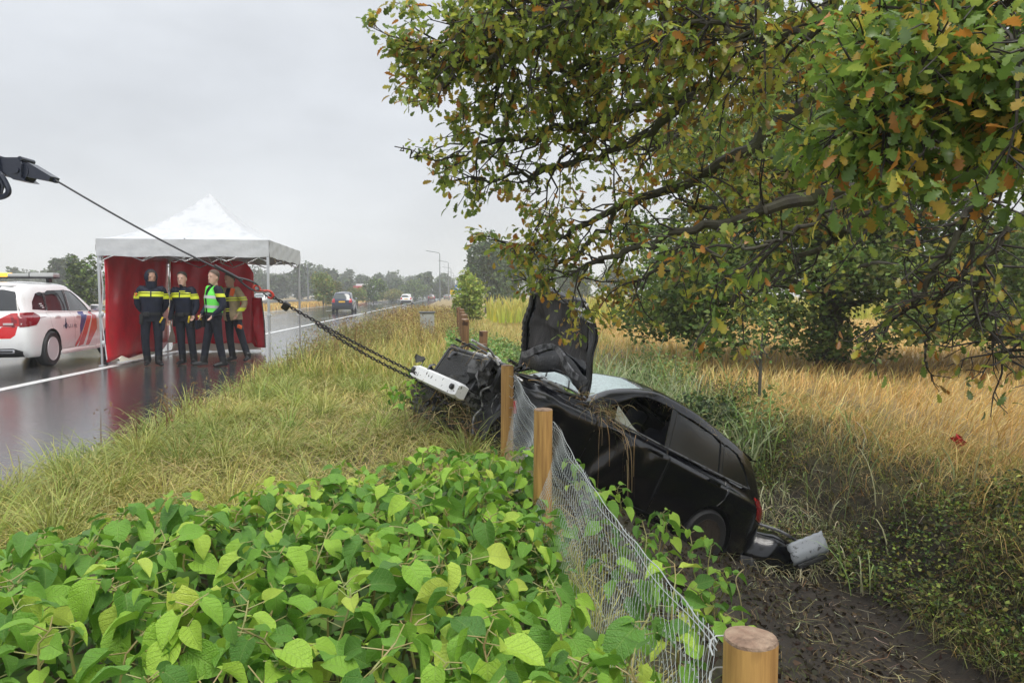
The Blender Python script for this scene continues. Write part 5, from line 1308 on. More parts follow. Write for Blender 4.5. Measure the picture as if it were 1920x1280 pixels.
# ================================================================ people
M_skin = mat('skin', (.50, .31, .23), .5, var=.08, scale=20); M_skin2 = mat('tanned_skin', (.38, .22, .15), .5, var=.08, scale=20)
M_hair = mat('short_dark_hair', (.030, .022, .017), .7, bump=.5, bscale=120); M_hairb = mat('short_brown_hair', (.09, .06, .04), .7, bump=.5, bscale=120)
M_navy = mat('navy_uniform', (.010, .013, .026), .6, var=.35, scale=9, bump=.5, bscale=22, spec=.22)
M_trou = mat('dark_trousers', (.012, .014, .022), .65, var=.35, scale=9, bump=.5, bscale=20, spec=.2)
M_boot = mat('black_boots', (.010, .010, .011), .35)
M_hivis = mat('yellow_reflective', (.60, .66, .03), .4, emit=None); M_green = mat('green_safety_vest', (.16, .82, .10), .5, bump=.3, bscale=30)
M_silvertape = mat('silver_reflective', (.55, .57, .56), .35, .2)
M_fire = mat('beige_turnout_coat', (.27, .21, .12), .7, var=.2, scale=12, bump=.4, bscale=24)
M_glove = mat('yellow_handle', (.80, .58, .03), .4); M_orange = mat('orange_patch', (.75, .13, .03), .5)
def limb(b, pts, rad, n=12): b.tube(catmull(pts, 4), list(catmull(np.array(rad)[:, None], 4)[:, 0]), n)
def person(label, loc, rz, pose, H=1.84, skin=M_skin, coat=M_navy, hair=M_hair, hood=False, head_turn=0, head_tilt=0):
    o = empty('person', loc, rz, label, 'person'); k = H/1.84
    J = dict(hipL=(.10, 0, .93), hipR=(-.10, 0, .93), kneeL=(.115, -.02, .50), kneeR=(-.115, -.02, .50), ankL=(.125, .02, .10), ankR=(-.125, .02, .10),
             shL=(.182, 0, 1.455), shR=(-.182, 0, 1.455), elL=(.25, .03, 1.17), elR=(-.25, .03, 1.17), haL=(.27, -.06, .93), haR=(-.27, -.06, .93), toeL=(.02, -1), toeR=(-.02, -1), twist=0)
    J.update(pose)
    b = MB()
    # trunk
    rings = []; tw = J['twist']
    for z, w, d, y in ((.86, .155, .115, .0), (.95, .185, .135, .005), (1.06, .175, .130, 0), (1.16, .178, .132, -.005), (1.30, .205, .142, -.008), (1.40, .215, .130, 0), (1.475, .175, .105, .008), (1.52, .10, .085, .012)):
        a_ = tw*max(0, min(1, (z-.95)/.4)); rg = []
        for q in np.linspace(0, 6.28318, 20, endpoint=False):
            c_, s_ = math.cos(q), math.sin(q); x_ = w*abs(c_)**.85*(1 if c_ > 0 else -1); y_ = d*abs(s_)**.85*(1 if s_ > 0 else -1)+y
            rg.append((x_*math.cos(a_)-y_*math.sin(a_), x_*math.sin(a_)+y_*math.cos(a_), z))
        rings.append(rg)
    b.loft(rings)
    hx, hy, hz = 0, -.015, 1.705
    b.tube([(0, .012, 1.46), (0, 0, 1.56), (0, -.005, 1.63)], [.075, .062, .060], 14)
    HR = Euler((head_tilt, 0, head_turn)).to_matrix()
    def hp(p): return tuple(HR @ (Vector(p)*1.12)+Vector((hx, hy, hz)))
    hd = [(.0, .0, .125, .02, .02)]
    rings = []
    for zz, w, f, bk in ((-.135, .030, -.070, -.01), (-.120, .048, -.088, .02), (-.085, .060, -.094, .055), (-.04, .068, -.094, .082), (.0, .073, -.094, .092), (.04, .076, -.094, .098), (.08, .070, -.082, .092), (.108, .050, -.055, .066), (.122, .02, -.02, .03)):
        rg = []
        for q in np.linspace(0, 6.28318, 20, endpoint=False):
            c_, s_ = math.cos(q), math.sin(q); rg.append(hp((w*c_, (f+bk)/2+(bk-f)/2*s_, zz)))
        rings.append(rg)
    b.loft(rings)
    b.tube([hp((0, -.088, .012)), hp((0, -.104, -.02)), hp((0, -.110, -.034)), hp((0, -.092, -.042))], [.008, .011, .014, .008], 8)
    for s_ in (1, -1): b.ball(hp((s_*.076, .005, -.015)), (.012, .022, .032), 8, 6); b.ball(hp((s_*.032, -.088, .022)), (.022, .010, .008), 8, 6)
    b.ball(hp((0, -.092, -.068)), (.024, .012, .010), 8, 6); b.ball(hp((0, -.085, -.105)), (.026, .018, .018), 8, 6)
    # limbs
    for s_, L in ((1, 'L'), (-1, 'R')):
        limb(b, [(J['hip'+L][0]*.95, .0, .95), J['hip'+L], J['knee'+L], J['ank'+L]], [.105, .103, .075, .068])
        ax, ay, az = J['ank'+L]; tx, ty = J['toe'+L]; l = math.hypot(tx, ty); tx, ty = tx/l, ty/l
        b.tube([(ax, ay, .16), (ax, ay, .07)], [.070, .062], 12)
        b.tube(catmull([(ax-tx*.075, ay-ty*.075, .055), (ax, ay, .062), (ax+tx*.11, ay+ty*.11, .046), (ax+tx*.20, ay+ty*.20, .032)], 4), list(np.interp(np.linspace(0, 1, 13), [0, .33, .66, 1], [.045, .055, .048, .026])), 10, sq=(1, .9))
        sh, el, ha = np.array(J['sh'+L]), np.array(J['el'+L]), np.array(J['ha'+L])
        if tw:
            for a_ in (sh,): a_[:2] = (sh[0]*math.cos(tw)-sh[1]*math.sin(tw), sh[0]*math.sin(tw)+sh[1]*math.cos(tw))
        limb(b, [tuple(sh*.72+np.array([0, 0, 1.44])*.28*np.array([1, 1, 1])), tuple(sh), tuple(el), tuple(ha)], [.085, .082, .062, .046])
        d = (ha-el)/np.linalg.norm(ha-el); pal = ha+d*.05
        sd_ = np.cross(d, [0, 1, .01]); sd_ /= np.linalg.norm(sd_)
        b.tube([ha-d*.02, ha+d*.03, pal+d*.03], [.028, .040, .036], 10, sq=(1, .6))
        for q in range(4):
            base = pal+d*.02+sd_*(q-1.5)*.019; cv = np.array([0, -.016, -.006]); ln = (.066, .076, .07, .055)[q]
            b.tube([base, base+d*ln*.55, base+d*ln+cv], [.0115, .0105, .008], 6)
        b.tube([ha+sd_*.026, ha+d*.035+sd_*.046-np.array([0, .012, 0]), ha+d*.075+sd_*.048-np.array([0, .022, 0])], [.013, .012, .009], 6)
    me = bpy.data.meshes.new('tmp'); me.from_pydata(b.v, [], b.f); tmp = bpy.data.objects.new('tmp', me); COL.objects.link(tmp)
    md = tmp.modifiers.new('r', 'REMESH'); md.mode = 'VOXEL'; md.voxel_size = .0105
    ms_ = tmp.modifiers.new('s', 'SMOOTH'); ms_.factor = .5; ms_.iterations = 2
    dg = bpy.context.evaluated_depsgraph_get(); ev = bpy.data.meshes.new_from_object(tmp.evaluated_get(dg)); COL.objects.unlink(tmp); bpy.data.objects.remove(tmp)
    # regions by nearest bone
    segs = []
    def sg(a, c, ra, tagn): segs.append((np.array(a, float), np.array(c, float), ra, tagn))
    sg((0, -.01, 1.60), (0, -.01, 1.84), .09, 0); sg((0, 0, 1.56), (0, 0, 1.60), .05, 0)
    sg((-.10, 0, 1.40), (.10, 0, 1.40), .12, 1); sg((0, 0, 1.02), (0, 0, 1.42), .17, 1)
    for L in 'LR':
        sg(J['sh'+L], J['el'+L], .07, 2); sg(J['el'+L], J['ha'+L], .055, 2)
        ha, el = np.array(J['ha'+L]), np.array(J['el'+L]); d = (ha-el)/np.linalg.norm(ha-el); sg(ha+d*.03, ha+d*.17, .035, 3)
        sg((J['hip'+L][0], 0, .97), J['knee'+L], .10, 4); sg(J['knee'+L], J['ank'+L], .07, 4); a = J['ank'+L]; t_ = J['toe'+L]; sg((a[0], a[1], .08), (a[0]+t_[0]*.18, a[1]+t_[1]*.18/abs(t_[1] or 1), .05), .05, 5)
    def label_pts(P):
        D = []
        for a, c, ra, tg in segs:
            ac = c-a; t = np.clip(((P-a)@ac)/max(ac@ac, 1e-9), 0, 1); D.append(np.linalg.norm(P-(a+t[:, None]*ac), axis=1)/ra)
        return np.array([s_[3] for s_ in segs])[np.argmin(D, 0)]
    cen = np.zeros(len(ev.polygons)*3); ev.polygons.foreach_get('center', cen); cen = cen.reshape(-1, 3)
    lab = label_pts(cen); lab = np.where((lab == 1) & (cen[:, 2] < .99), 4, lab); lab = np.where((lab == 0) & (cen[:, 2] < 1.545), 1, lab); lab = np.where((lab == 4) & (cen[:, 2] < .20), 5, lab)
    for m in (skin, coat, coat, skin, M_trou, M_boot): ev.materials.append(m)
    ev.polygons.foreach_set('material_index', lab.astype(np.int32)); ev.shade_smooth(); ev.name = 'body'
    body = link(bpy.data.objects.new('body', ev), o); body.scale = (k, k, k)
    def band(name, m, test, labs, off=.006, planes=(), parent=None):
        bm = bmesh.new(); bm.from_mesh(ev)
        for co, no in planes: bmesh.ops.bisect_plane(bm, geom=bm.verts[:]+bm.edges[:]+bm.faces[:], plane_co=co, plane_no=no)
        P = np.array([f.calc_center_median() for f in bm.faces]); lb = label_pts(P); keep = np.isin(lb, labs) & test(P)
        bm.faces.ensure_lookup_table()
        nb = take(bm, [bm.faces[i] for i in np.nonzero(keep)[0]], off, keep=True); bm.free()
        ob = bm_obj(nb, name, m, parent or o); ob.scale = (k, k, k); return ob
    def zs(*z): return [((0, 0, q), (0, 0, 1)) for q in z]
    if True: band('hair', hair, lambda P: (((P-np.array([hx, hy, hz])) @ np.array(HR)[:, 1])*.8+(P[:, 2]-hz) > .022) & (P[:, 2] > 1.65), [0], .009, zs(1.65))
    if hood:
        # knitted hood and high collar round the face
        bm = MB(); bm.ball(hp((0, .02, .005)), (.120, .122, .155), 30, 22); ob = bm.build('hood', M_navy, o); ob.scale = (k, k, k)
        me_ = ob.data; bb = bmesh.new(); bb.from_mesh(me_); iv = np.array(HR.inverted()); dl = []
        for f in bb.faces:
            c = iv @ (np.array(f.calc_center_median())-np.array([hx, hy, hz]))
            if c[1] < -.02 and abs(c[0]) < .068 and c[2] > -.085 and c[2] < .045: dl.append(f)
        bmesh.ops.delete(bb, geom=dl, context='FACES'); bb.to_mesh(me_); bb.free()
        bm = MB(); bm.tube([(0, -.005, 1.48), (0, -.015, 1.56), (0, -.02, 1.635)], [.105, .10, .102], 18, cap=False); ob = bm.build('collar', M_navy, o); ob.scale = (k, k, k)
    e_ = MB()
    for s_ in (1, -1): e_.ball(hp((s_*.031, -.090, .010)), (.011, .007, .006), 8, 6)
    ob = e_.build('eyes', M_boot, o); ob.scale = (k, k, k)
    e_ = MB(); e_.ball(hp((0, -.098, -.070)), (.020, .006, .003), 8, 6); ob = e_.build('mouth', mat('lips', (.28, .11, .09), .5), o); ob.scale = (k, k, k)
    b2 = MB(); b2.box((0, 0, 0), (.001, .001, .001))
    return o, band, zs, k, J
def gear(o, k, items):
    items = list(items)
    for nm, c, sz, m, rot in items:
        b = MB(); b.bevbox(c, sz, min(sz)*.25, rot=rot); ob = b.build(nm, m, o); ob.scale = (k, k, k)
def police_bands(band, zs, arms=True):
    band('chest_stripe', M_hivis, lambda P: (P[:, 2] > 1.335) & (P[:, 2] < 1.39) & ~((P[:, 1] < 0) & (abs(P[:, 0]) < .012)), [1], .010, zs(1.335, 1.39)+[((.012, 0, 0), (1, 0, 0)), ((-.012, 0, 0), (1, 0, 0))])
    band('chest_stripe', M_hivis, lambda P: (P[:, 2] > 1.405) & (P[:, 2] < 1.425) & ~((P[:, 1] < 0) & (abs(P[:, 0]) < .012)), [1], .010, zs(1.405, 1.425)+[((.012, 0, 0), (1, 0, 0)), ((-.012, 0, 0), (1, 0, 0))])
    band('sleeve_stripe', M_hivis, lambda P: (P[:, 2] > 1.295) & (P[:, 2] < 1.36), [2], .010, zs(1.295, 1.36))
    band('sleeve_stripe', M_hivis, lambda P: (P[:, 2] > 1.375) & (P[:, 2] < 1.395), [2], .010, zs(1.375, 1.395))
    band('belt', M_boot, lambda P: (P[:, 2] > .985) & (P[:, 2] < 1.035), [1, 4], .016, zs(.985, 1.035))
def tl(px, y):  # ground point on the road under picture column px
    return ((px-960)/FOC*y, y, 0)
o, band, zs, k, J = person('police officer in a dark hood with hands behind the back under the tent', tl(283, 14.45), .38,
    dict(elL=(.25, .07, 1.20), elR=(-.25, .07, 1.20), haL=(.13, .15, 1.00), haR=(-.13, .15, 1.00), ankL=(.115, -.03, .1), ankR=(-.085, .04, .1), toeL=(.45, -1), toeR=(-.1, -1)), 1.86, M_skin2, hood=True, head_turn=.25, head_tilt=.12)
o.rotation_euler.x, o.rotation_euler.y = .0,  .015
police_bands(band, zs)
gear(o, k, [('holster', (-.175, -.04, .90), (.07, .11, .20), M_boot, None), ('cap', (.20, -.03, .80), (.07, .20, .22), M_navy, (.2, .1, 0)), ('yellow_handle', (.175, -.14, .89), (.03, .03, .13), M_glove, (.5, .5, 0)), ('pouch', (-.08, -.155, 1.0), (.09, .05, .09), M_boot, None), ('shoulder_badge', (-.262, -.05, 1.375), (.02, .06, .07), M_orange, (0, .3, 0))])
o, band, zs, k, J = person('bareheaded police officer in dark uniform between the hooded one and the green vest', tl(349, 14.75), -.12,
    dict(elL=(.27, -.01, 1.18), haL=(.24, -.08, 1.0), haR=(-.29, -.04, .92), kneeL=(.13, -.02, .5), kneeR=(-.09, -.02, .5), ankL=(.15, .0, .1), ankR=(-.09, .0, .1), toeL=(.3, -1)), 1.84, M_skin, hair=M_hair, head_turn=.15)
o.rotation_euler.x, o.rotation_euler.y = 0.02,  -.02
police_bands(band, zs)
gear(o, k, [('holster', (-.185, -.03, .88), (.075, .10, .24), M_boot, None), ('holster', (.19, -.04, .86), (.07, .10, .24), M_boot, (0, .1, 0)), ('yellow_handle', (.17, -.14, .90), (.03, .03, .15), M_glove, (.4, .45, 0)), ('chest_badge', (.07, -.155, 1.455), (.12, .015, .02), M_hivis, None), ('pouch', (0.02, -.16, 1.0), (.14, .05, .08), M_boot, None), ('cap', (.30, -.03, .80), (.05, .18, .18), M_navy, (.2, .1, 0))])
o, band, zs, k, J = person('police officer in a bright green safety vest turned sideways with a hand in the pocket', tl(397, 14.3), -.8,
    dict(elL=(.285, .05, 1.18), elR=(-.26, -.02, 1.18), haL=(.24, -.10, 1.00), haR=(-.20, -.14, 1.0), kneeL=(.12, .06, .5), kneeR=(-.13, -.07, .5), ankL=(.15, .14, .1), ankR=(-.14, -.12, .1), toeR=(-.35, -1), toeL=(.1, -1)), 1.86, M_skin, hair=M_hairb, head_turn=.35)
o.rotation_euler.x, o.rotation_euler.y = -.03,  .03
band('safety_vest', M_green, lambda P: (P[:, 2] > 1.04) & (P[:, 2] < 1.53) & (abs(P[:, 0]) < .215) & ~((P[:, 1] < -.04) & (abs(P[:, 0]) < .035+.25*np.maximum(0, P[:, 2]-1.32))), [1], .016, zs(1.04, 1.53))
band('vest_tape', M_silvertape, lambda P: (P[:, 2] > 1.12) & (P[:, 2] < 1.175) & (abs(P[:, 0]) < .212), [1], .020, zs(1.12, 1.175))
band('vest_tape', M_silvertape, lambda P: (P[:, 2] > 1.30) & (P[:, 2] < 1.355) & (abs(P[:, 0]) < .212), [1], .020, zs(1.30, 1.355))
band('sleeve_stripe', M_hivis, lambda P: (P[:, 2] > 1.335) & (P[:, 2] < 1.40), [2], .010, zs(1.335, 1.40))
band('belt', M_boot, lambda P: (P[:, 2] > .985) & (P[:, 2] < 1.035), [1, 4], .016, zs(.985, 1.035))
gear(o, k, [('holster', (-.20, -.10, .86), (.08, .11, .24), M_boot, (0, .1, 0)), ('yellow_handle', (-.22, -.18, .92), (.03, .03, .10), M_glove, (.4, -.6, 0)), ('knee_tape', (.0, -.10, .88), (.12, .02, .02), M_silvertape, None)])
o, band, zs, k, J = person('fire fighter in open beige coat with yellow bands behind the green vest', tl(440, 15.5), -.5,
    dict(elL=(.33, .04, 1.20), elR=(-.30, .04, 1.18), haL=(.26, -.08, 1.0), haR=(-.22, -.10, 1.0), kneeL=(.22, .0, .52), kneeR=(-.10, -.02, .5), ankL=(.34, .03, .1), ankR=(-.10, .02, .1), toeL=(.5, -1)), 1.84, M_skin2, M_fire, M_hair, head_turn=-.1, head_tilt=.15)
o.rotation_euler.x, o.rotation_euler.y = .02,  -.035
for z in (1.04, 1.26): 
    band('coat_band', M_hivis, lambda P, z=z: (P[:, 2] > z) & (P[:, 2] < z+.022), [1, 2], .012, zs(z, z+.022)); band('coat_band', M_hivis, lambda P, z=z: (P[:, 2] > z+.045) & (P[:, 2] < z+.067), [1, 2], .012, zs(z+.045, z+.067))
band('coat_skirt', M_fire, lambda P: (P[:, 2] > .86) & (P[:, 2] < 1.12) & ~((P[:, 1] < 0) & (abs(P[:, 0]-.02) < .05)), [1, 4], .022, zs(.86, 1.12))
band('dark_sweater', M_navy, lambda P: (P[:, 1] < -.02) & (abs(P[:, 0]-.02) < .055) & (P[:, 2] > 1.0) & (P[:, 2] < 1.52), [1], .010, zs(1.0, 1.52))
band('wristband', M_hivis, lambda P: (P[:, 2] > 1.05) & (P[:, 2] < 1.10), [2], .010, zs(1.05, 1.10))
gear(o, k, [('orange_radio', (.15, -.10, 1.44), (.08, .06, .16), M_orange, (0, .3, 0)), ('orange_glove', (.30, -.10, .72), (.11, .05, .07), M_orange, (0, .3, 0))])

# ================================================================ winch boom, rope, hook, chain
M_boom = mat('dark_blue_steel', (.014, .018, .034), .38, coat=.3, dirt=(.05, .055, .07), dscale=7, dlo=.58, dhi=.7)
M_rope = mat('steel_rope', (.045, .045, .05), .45, .5); M_hook = mat('red_hook', (.50, .035, .02), .4, dirt=(.12, .05, .04), dscale=30); M_chain = mat('dark_chain', (.045, .04, .042), .4, .7)
DB = 6.5; bt = at(104, 339, DB); kx = DB/FOC
boom = empty('winch_boom', bt, 0, 'dark blue recovery crane boom head reaching in at the left edge', 'crane boom')
def bpx(px, py): return ((px-104)*kx, -(py-339)*kx)  # local x, z
b = MB(); b.prism([bpx(0, 300), bpx(50, 300), bpx(56, 312), bpx(54, 336), bpx(62, 343), bpx(40, 340), bpx(20, 326), bpx(-2, 326)], -.10, .10); b.build('boom_head', M_boom, boom, smooth=20)
b = MB(); b.prism([bpx(56, 309), bpx(63, 308), bpx(104, 333), bpx(100, 342), bpx(64, 335), bpx(52, 330)], -.065, .065); b.tube([(0-.012, 0, .0), (.004, 0, -.002)], .02, 10); b.build('fairlead', M_boom, boom, smooth=20)
b = MB(); c = bpx(46, 323); b.tube([(c[0], -.07, c[1]), (c[0], .07, c[1])], 18*kx, 26); b.tube([(c[0], -.115, c[1]), (c[0], .115, c[1])], 6*kx, 12); b.build('sheave', M_boom, boom)
b = MB()
for xx in (4, 12): b.prism([bpx(xx-2, 297), bpx(xx+4, 297), bpx(xx+8, 330), bpx(xx+2, 330)], -.125, .125)
c = bpx(52, 302); b.tube([(c[0], -.09, c[1]), (c[0], .09, c[1])], 4.5*kx, 10)
b.build('boom_collar', M_boom, boom, smooth=20)
b = MB(); b.prism([bpx(-700, 322), bpx(4, 304), bpx(4, 324), bpx(-700, 352)], -.085, .085); b.build('boom_arm', M_boom, boom, smooth=20)
hk = at(8, 355, DB)
hb = empty('hook_block', (hk[0], hk[1]-.12, hk[2]), 0, 'black pulley hook block hanging below the boom head at the left edge', 'hook block')
def hpx(px, py): return ((px-8)*kx, -(py-355)*kx)
b = MB(); b.prism([hpx(-22, 336), hpx(12, 328), hpx(20, 352), hpx(14, 366), hpx(-8, 372), hpx(-30, 372)], -.05, .05); b.build('cheek_plate', M_boom, hb, smooth=20)
b = MB(); P = [hpx(13, 326), hpx(22, 335), hpx(31, 352), hpx(33, 363), hpx(27, 370), hpx(12, 374), hpx(-12, 377)]; b.tube(catmull([(p[0], 0, p[1]) for p in P], 5), 5.0*kx, 8); b.tube([(hpx(16, 330)[0], 0, hpx(16, 330)[1]), (hpx(22, 352)[0], 0, hpx(22, 352)[1]), (hpx(20, 366)[0], 0, hpx(20, 366)[1])], 2.6*kx, 6); b.build('hook', M_boom, hb)
b = MB(); c = hpx(4, 350); b.tube([(c[0], -.062, c[1]), (c[0], .062, c[1])], 9*kx, 16); b.build('pulley', M_rope, hb)
b = MB(); b.tube(catmull([(hpx(15, 330)[0], 0, hpx(15, 330)[1]), (hpx(8, 326)[0], .02, hpx(8, 326)[1]), (hpx(2, 320)[0], .06, hpx(2, 320)[1])], 4), 3*kx, 6); b.build('shackle', M_rope, hb)
pA = Vector(at(104, 338, DB)); pE = Vector(at(455, 526, 6.95)); pH = Vector(at(492, 546, 7.0)); pC = Vector(at(505, 553, 7.02)); pZ = Vector(at(792, 706, 7.72))
rope = empty('winch_rope', pA, 0, 'taut steel winch rope running down from the boom head to the red hook', 'rope')
def rel(o, p): return tuple(Vector(p)-o.location)
def line3(a, b_, n, sag=0): return [a.lerp(b_, t/n)-Vector((0, 0, sag*math.sin(math.pi*t/n))) for t in range(n+1)]
b = MB(); pts = [rel(rope, p) for p in line3(pA, pE, 16, .03)]; b.tube(pts, .0085, 8); b.build('strand', M_rope, rope)
b = MB(); dirv = (pH-pE).normalized(); sidev = dirv.cross(Vector((0, 1, 0))).normalized()
E_ = [pE-dirv*.06, pE+sidev*.028+dirv*.04, pE+sidev*.032+dirv*.12, pE+dirv*.17, pE-sidev*.032+dirv*.12, pE-sidev*.028+dirv*.04, pE-dirv*.06]
b.tube([rel(rope, p) for p in catmull(E_, 5)], .009, 8); b.tube([rel(rope, pE-dirv*.28), rel(rope, pE-dirv*.03)], .014, 10); b.build('eye_splice', M_rope, rope)
hook = empty('red_lifting_hook', pE+dirv*0.1350, 0, 'worn red lifting hook joining the rope to the chain', 'hook')
b = MB(); q = pE+dirv*.135
b.tube([rel(hook, p) for p in catmull([q-sidev*0.0180-dirv*0.0120, q+dirv*0.0180-sidev*0.0210, q+dirv*0.0480, q+dirv*0.0180+sidev*0.0210, q-dirv*0.0120+sidev*0.0180, q-dirv*0.0210, q-sidev*0.0180-dirv*0.0120], 4)], .009, 8); b.build('swivel', M_hook, hook)
b = MB(); b.tube([rel(hook, p) for p in catmull([q+dirv*0.0360, q+dirv*0.0720+sidev*0.0090, q+dirv*0.1200+sidev*0.0330, q+dirv*0.1650+sidev*0.0180, q+dirv*0.1650-sidev*0.0180, q+dirv*0.1320-sidev*0.0240], 5)], [.012]*16+[.014]*5+[.010]*5, 9); b.build('hook_curve', M_hook, hook)
b = MB(); b.tube([rel(hook, p) for p in (q+dirv*0.0780-sidev*0.0120, q+dirv*0.1320-sidev*0.0210)], .008, 6); b.build('latch', M_rope, hook)
def link_mesh():
    b = MB(); l, w, r_ = .032, .0175, .0056; P = []
    for a in np.linspace(0, 6.28318, 14): P.append(((w-r_)*math.cos(a), 0, (w-r_)*math.sin(a)+(.5*(l) if math.sin(a) > 0 else -.5*l)*.62))
    b.tube(P, r_, 6, cap=False); o_ = b.build('chain_link', M_chain); me = o_.data; COL.objects.unlink(o_); bpy.data.objects.remove(o_); return me
LM = link_mesh()
chain = empty('tow_chain', pC, 0, 'dark doubled tow chain running from the red hook to the front of the wreck', 'chain')
for s_, e_, off in ((pC, pZ, 0), (pC+Vector((.42, .05, -.27)), pZ+Vector((0, -.02, -.055)), 1)):
    dv = (e_-s_); L = dv.length; dv.normalize(); n = int(L/.0335)
    for i in range(n):
        t = (i+.5)/n; p = s_.lerp(e_, t)-Vector((0, 0, (.035 if off else .02)*math.sin(math.pi*t)))
        lk = bpy.data.objects.new('chain_link', LM); link(lk, chain); lk.location = p-chain.location
        qn = dv.to_track_quat('Z', 'Y'); lk.rotation_mode = 'QUATERNION'; lk.rotation_quaternion = qn @ Euler((0, 0, (math.pi/2 if i % 2 else 0)+.5)).to_quaternion()
for a, b__ in ((pZ, wl((3.40, -.30, .50))), (Vector(wl((3.40, -.30, .50))), wl((3.38, .10, .44))), (Vector(wl((3.38, .10, .44))), wl((3.30, .45, .40)))):
    a = Vector(a); b__ = Vector(b__); dv = b__-a; n = int(dv.length/.0335); dv.normalize()
    for i in range(n):
        lk = bpy.data.objects.new('chain_link', LM); link(lk, chain); lk.location = a.lerp(b__, (i+.5)/n)-Vector((0, 0, .03*math.sin(math.pi*(i+.5)/n)))-chain.location
        lk.rotation_mode = 'QUATERNION'; lk.rotation_quaternion = dv.to_track_quat('Z', 'Y') @ Euler((0, 0, (math.pi/2 if i % 2 else 0)+.3)).to_quaternion()
b = MB(); p = Vector(at(536, 574, 7.05)); b.bevbox(rel(chain, p), (.07, .05, .08), .015, rot=(.3, .6, .2)); b.build('shortening_claw', M_chain, chain)
# ================================================================ the oak that hangs over the ditch
M_bark = mat('oak_bark', (.045, .038, .028), .75, col2=(.085, .080, .05), scale=7, bump=.8, bscale=16, dirt=(.07, .085, .03), dscale=3, dlo=.52, dhi=.7)
M_twig = mat('dark_twig', (.035, .028, .022), .6, var=.3, scale=10)
M_oak = leaf_mat('oak_leaf', .34, .5, spec=.5)
OAK_T = np.array([(0, .03), (.12, .05), (.24, .20), (.33, .11), (.46, .29), (.56, .16), (.70, .33), (.80, .19), (.91, .20), (1.0, .02)])
def oak_leaves(c, u, nrm, size, col, curl):
    """lobed leaves: c foot, u direction, nrm up, vectorised"""
    N = len(c); w = np.cross(u, nrm); V = []; C = []
    for i, (t, hw) in enumerate(OAK_T):
        mid = c+u*(size*t)[:, None]-nrm*(size*curl*t*t)[:, None]
        e = (size*hw)[:, None]*w; up = nrm*(size*hw*.35*(1 if i % 2 else .7))[:, None]
        V += [mid-e+up, mid, mid+e+up]; C += [col*(.92+.16*(i % 2)), col*1.08, col*(.92+.16*(i % 2))]
    V = np.stack(V, 1); m = V.shape[1]; b = (np.arange(N)*m)[:, None]; Q = []
    for i in range(len(OAK_T)-1):
        a = 3*i; Q += [b+np.array([a, a+1, a+4, a+3]), b+np.array([a+1, a+2, a+5, a+4])]
    return V.reshape(-1, 3), np.stack(C, 1).reshape(-1, 3), np.concatenate(Q), np.zeros((0, 3), int)
oak = empty('oak_tree', (8.2, 6.6, -.75), 0, 'old oak with yellowing and rusty leaves hanging over the ditch and the wreck', 'tree')
OL = Vector(oak.location)
def oL(p): return np.array(p)-np.array(OL)
b = MB(); tr = [(8.2, 6.6, -.9), (8.15, 6.6, .3), (8.05, 6.5, 1.8), (8.1, 6.5, 3.4), (7.9, 6.6, 5.2), (8.0, 6.7, 7.5)]
b.tube([oL(p) for p in catmull(tr, 5)], list(np.interp(np.linspace(0, 1, 26), [0, .08, .3, 1], [.62, .44, .38, .20])), 16); b.build('trunk', M_bark, oak)
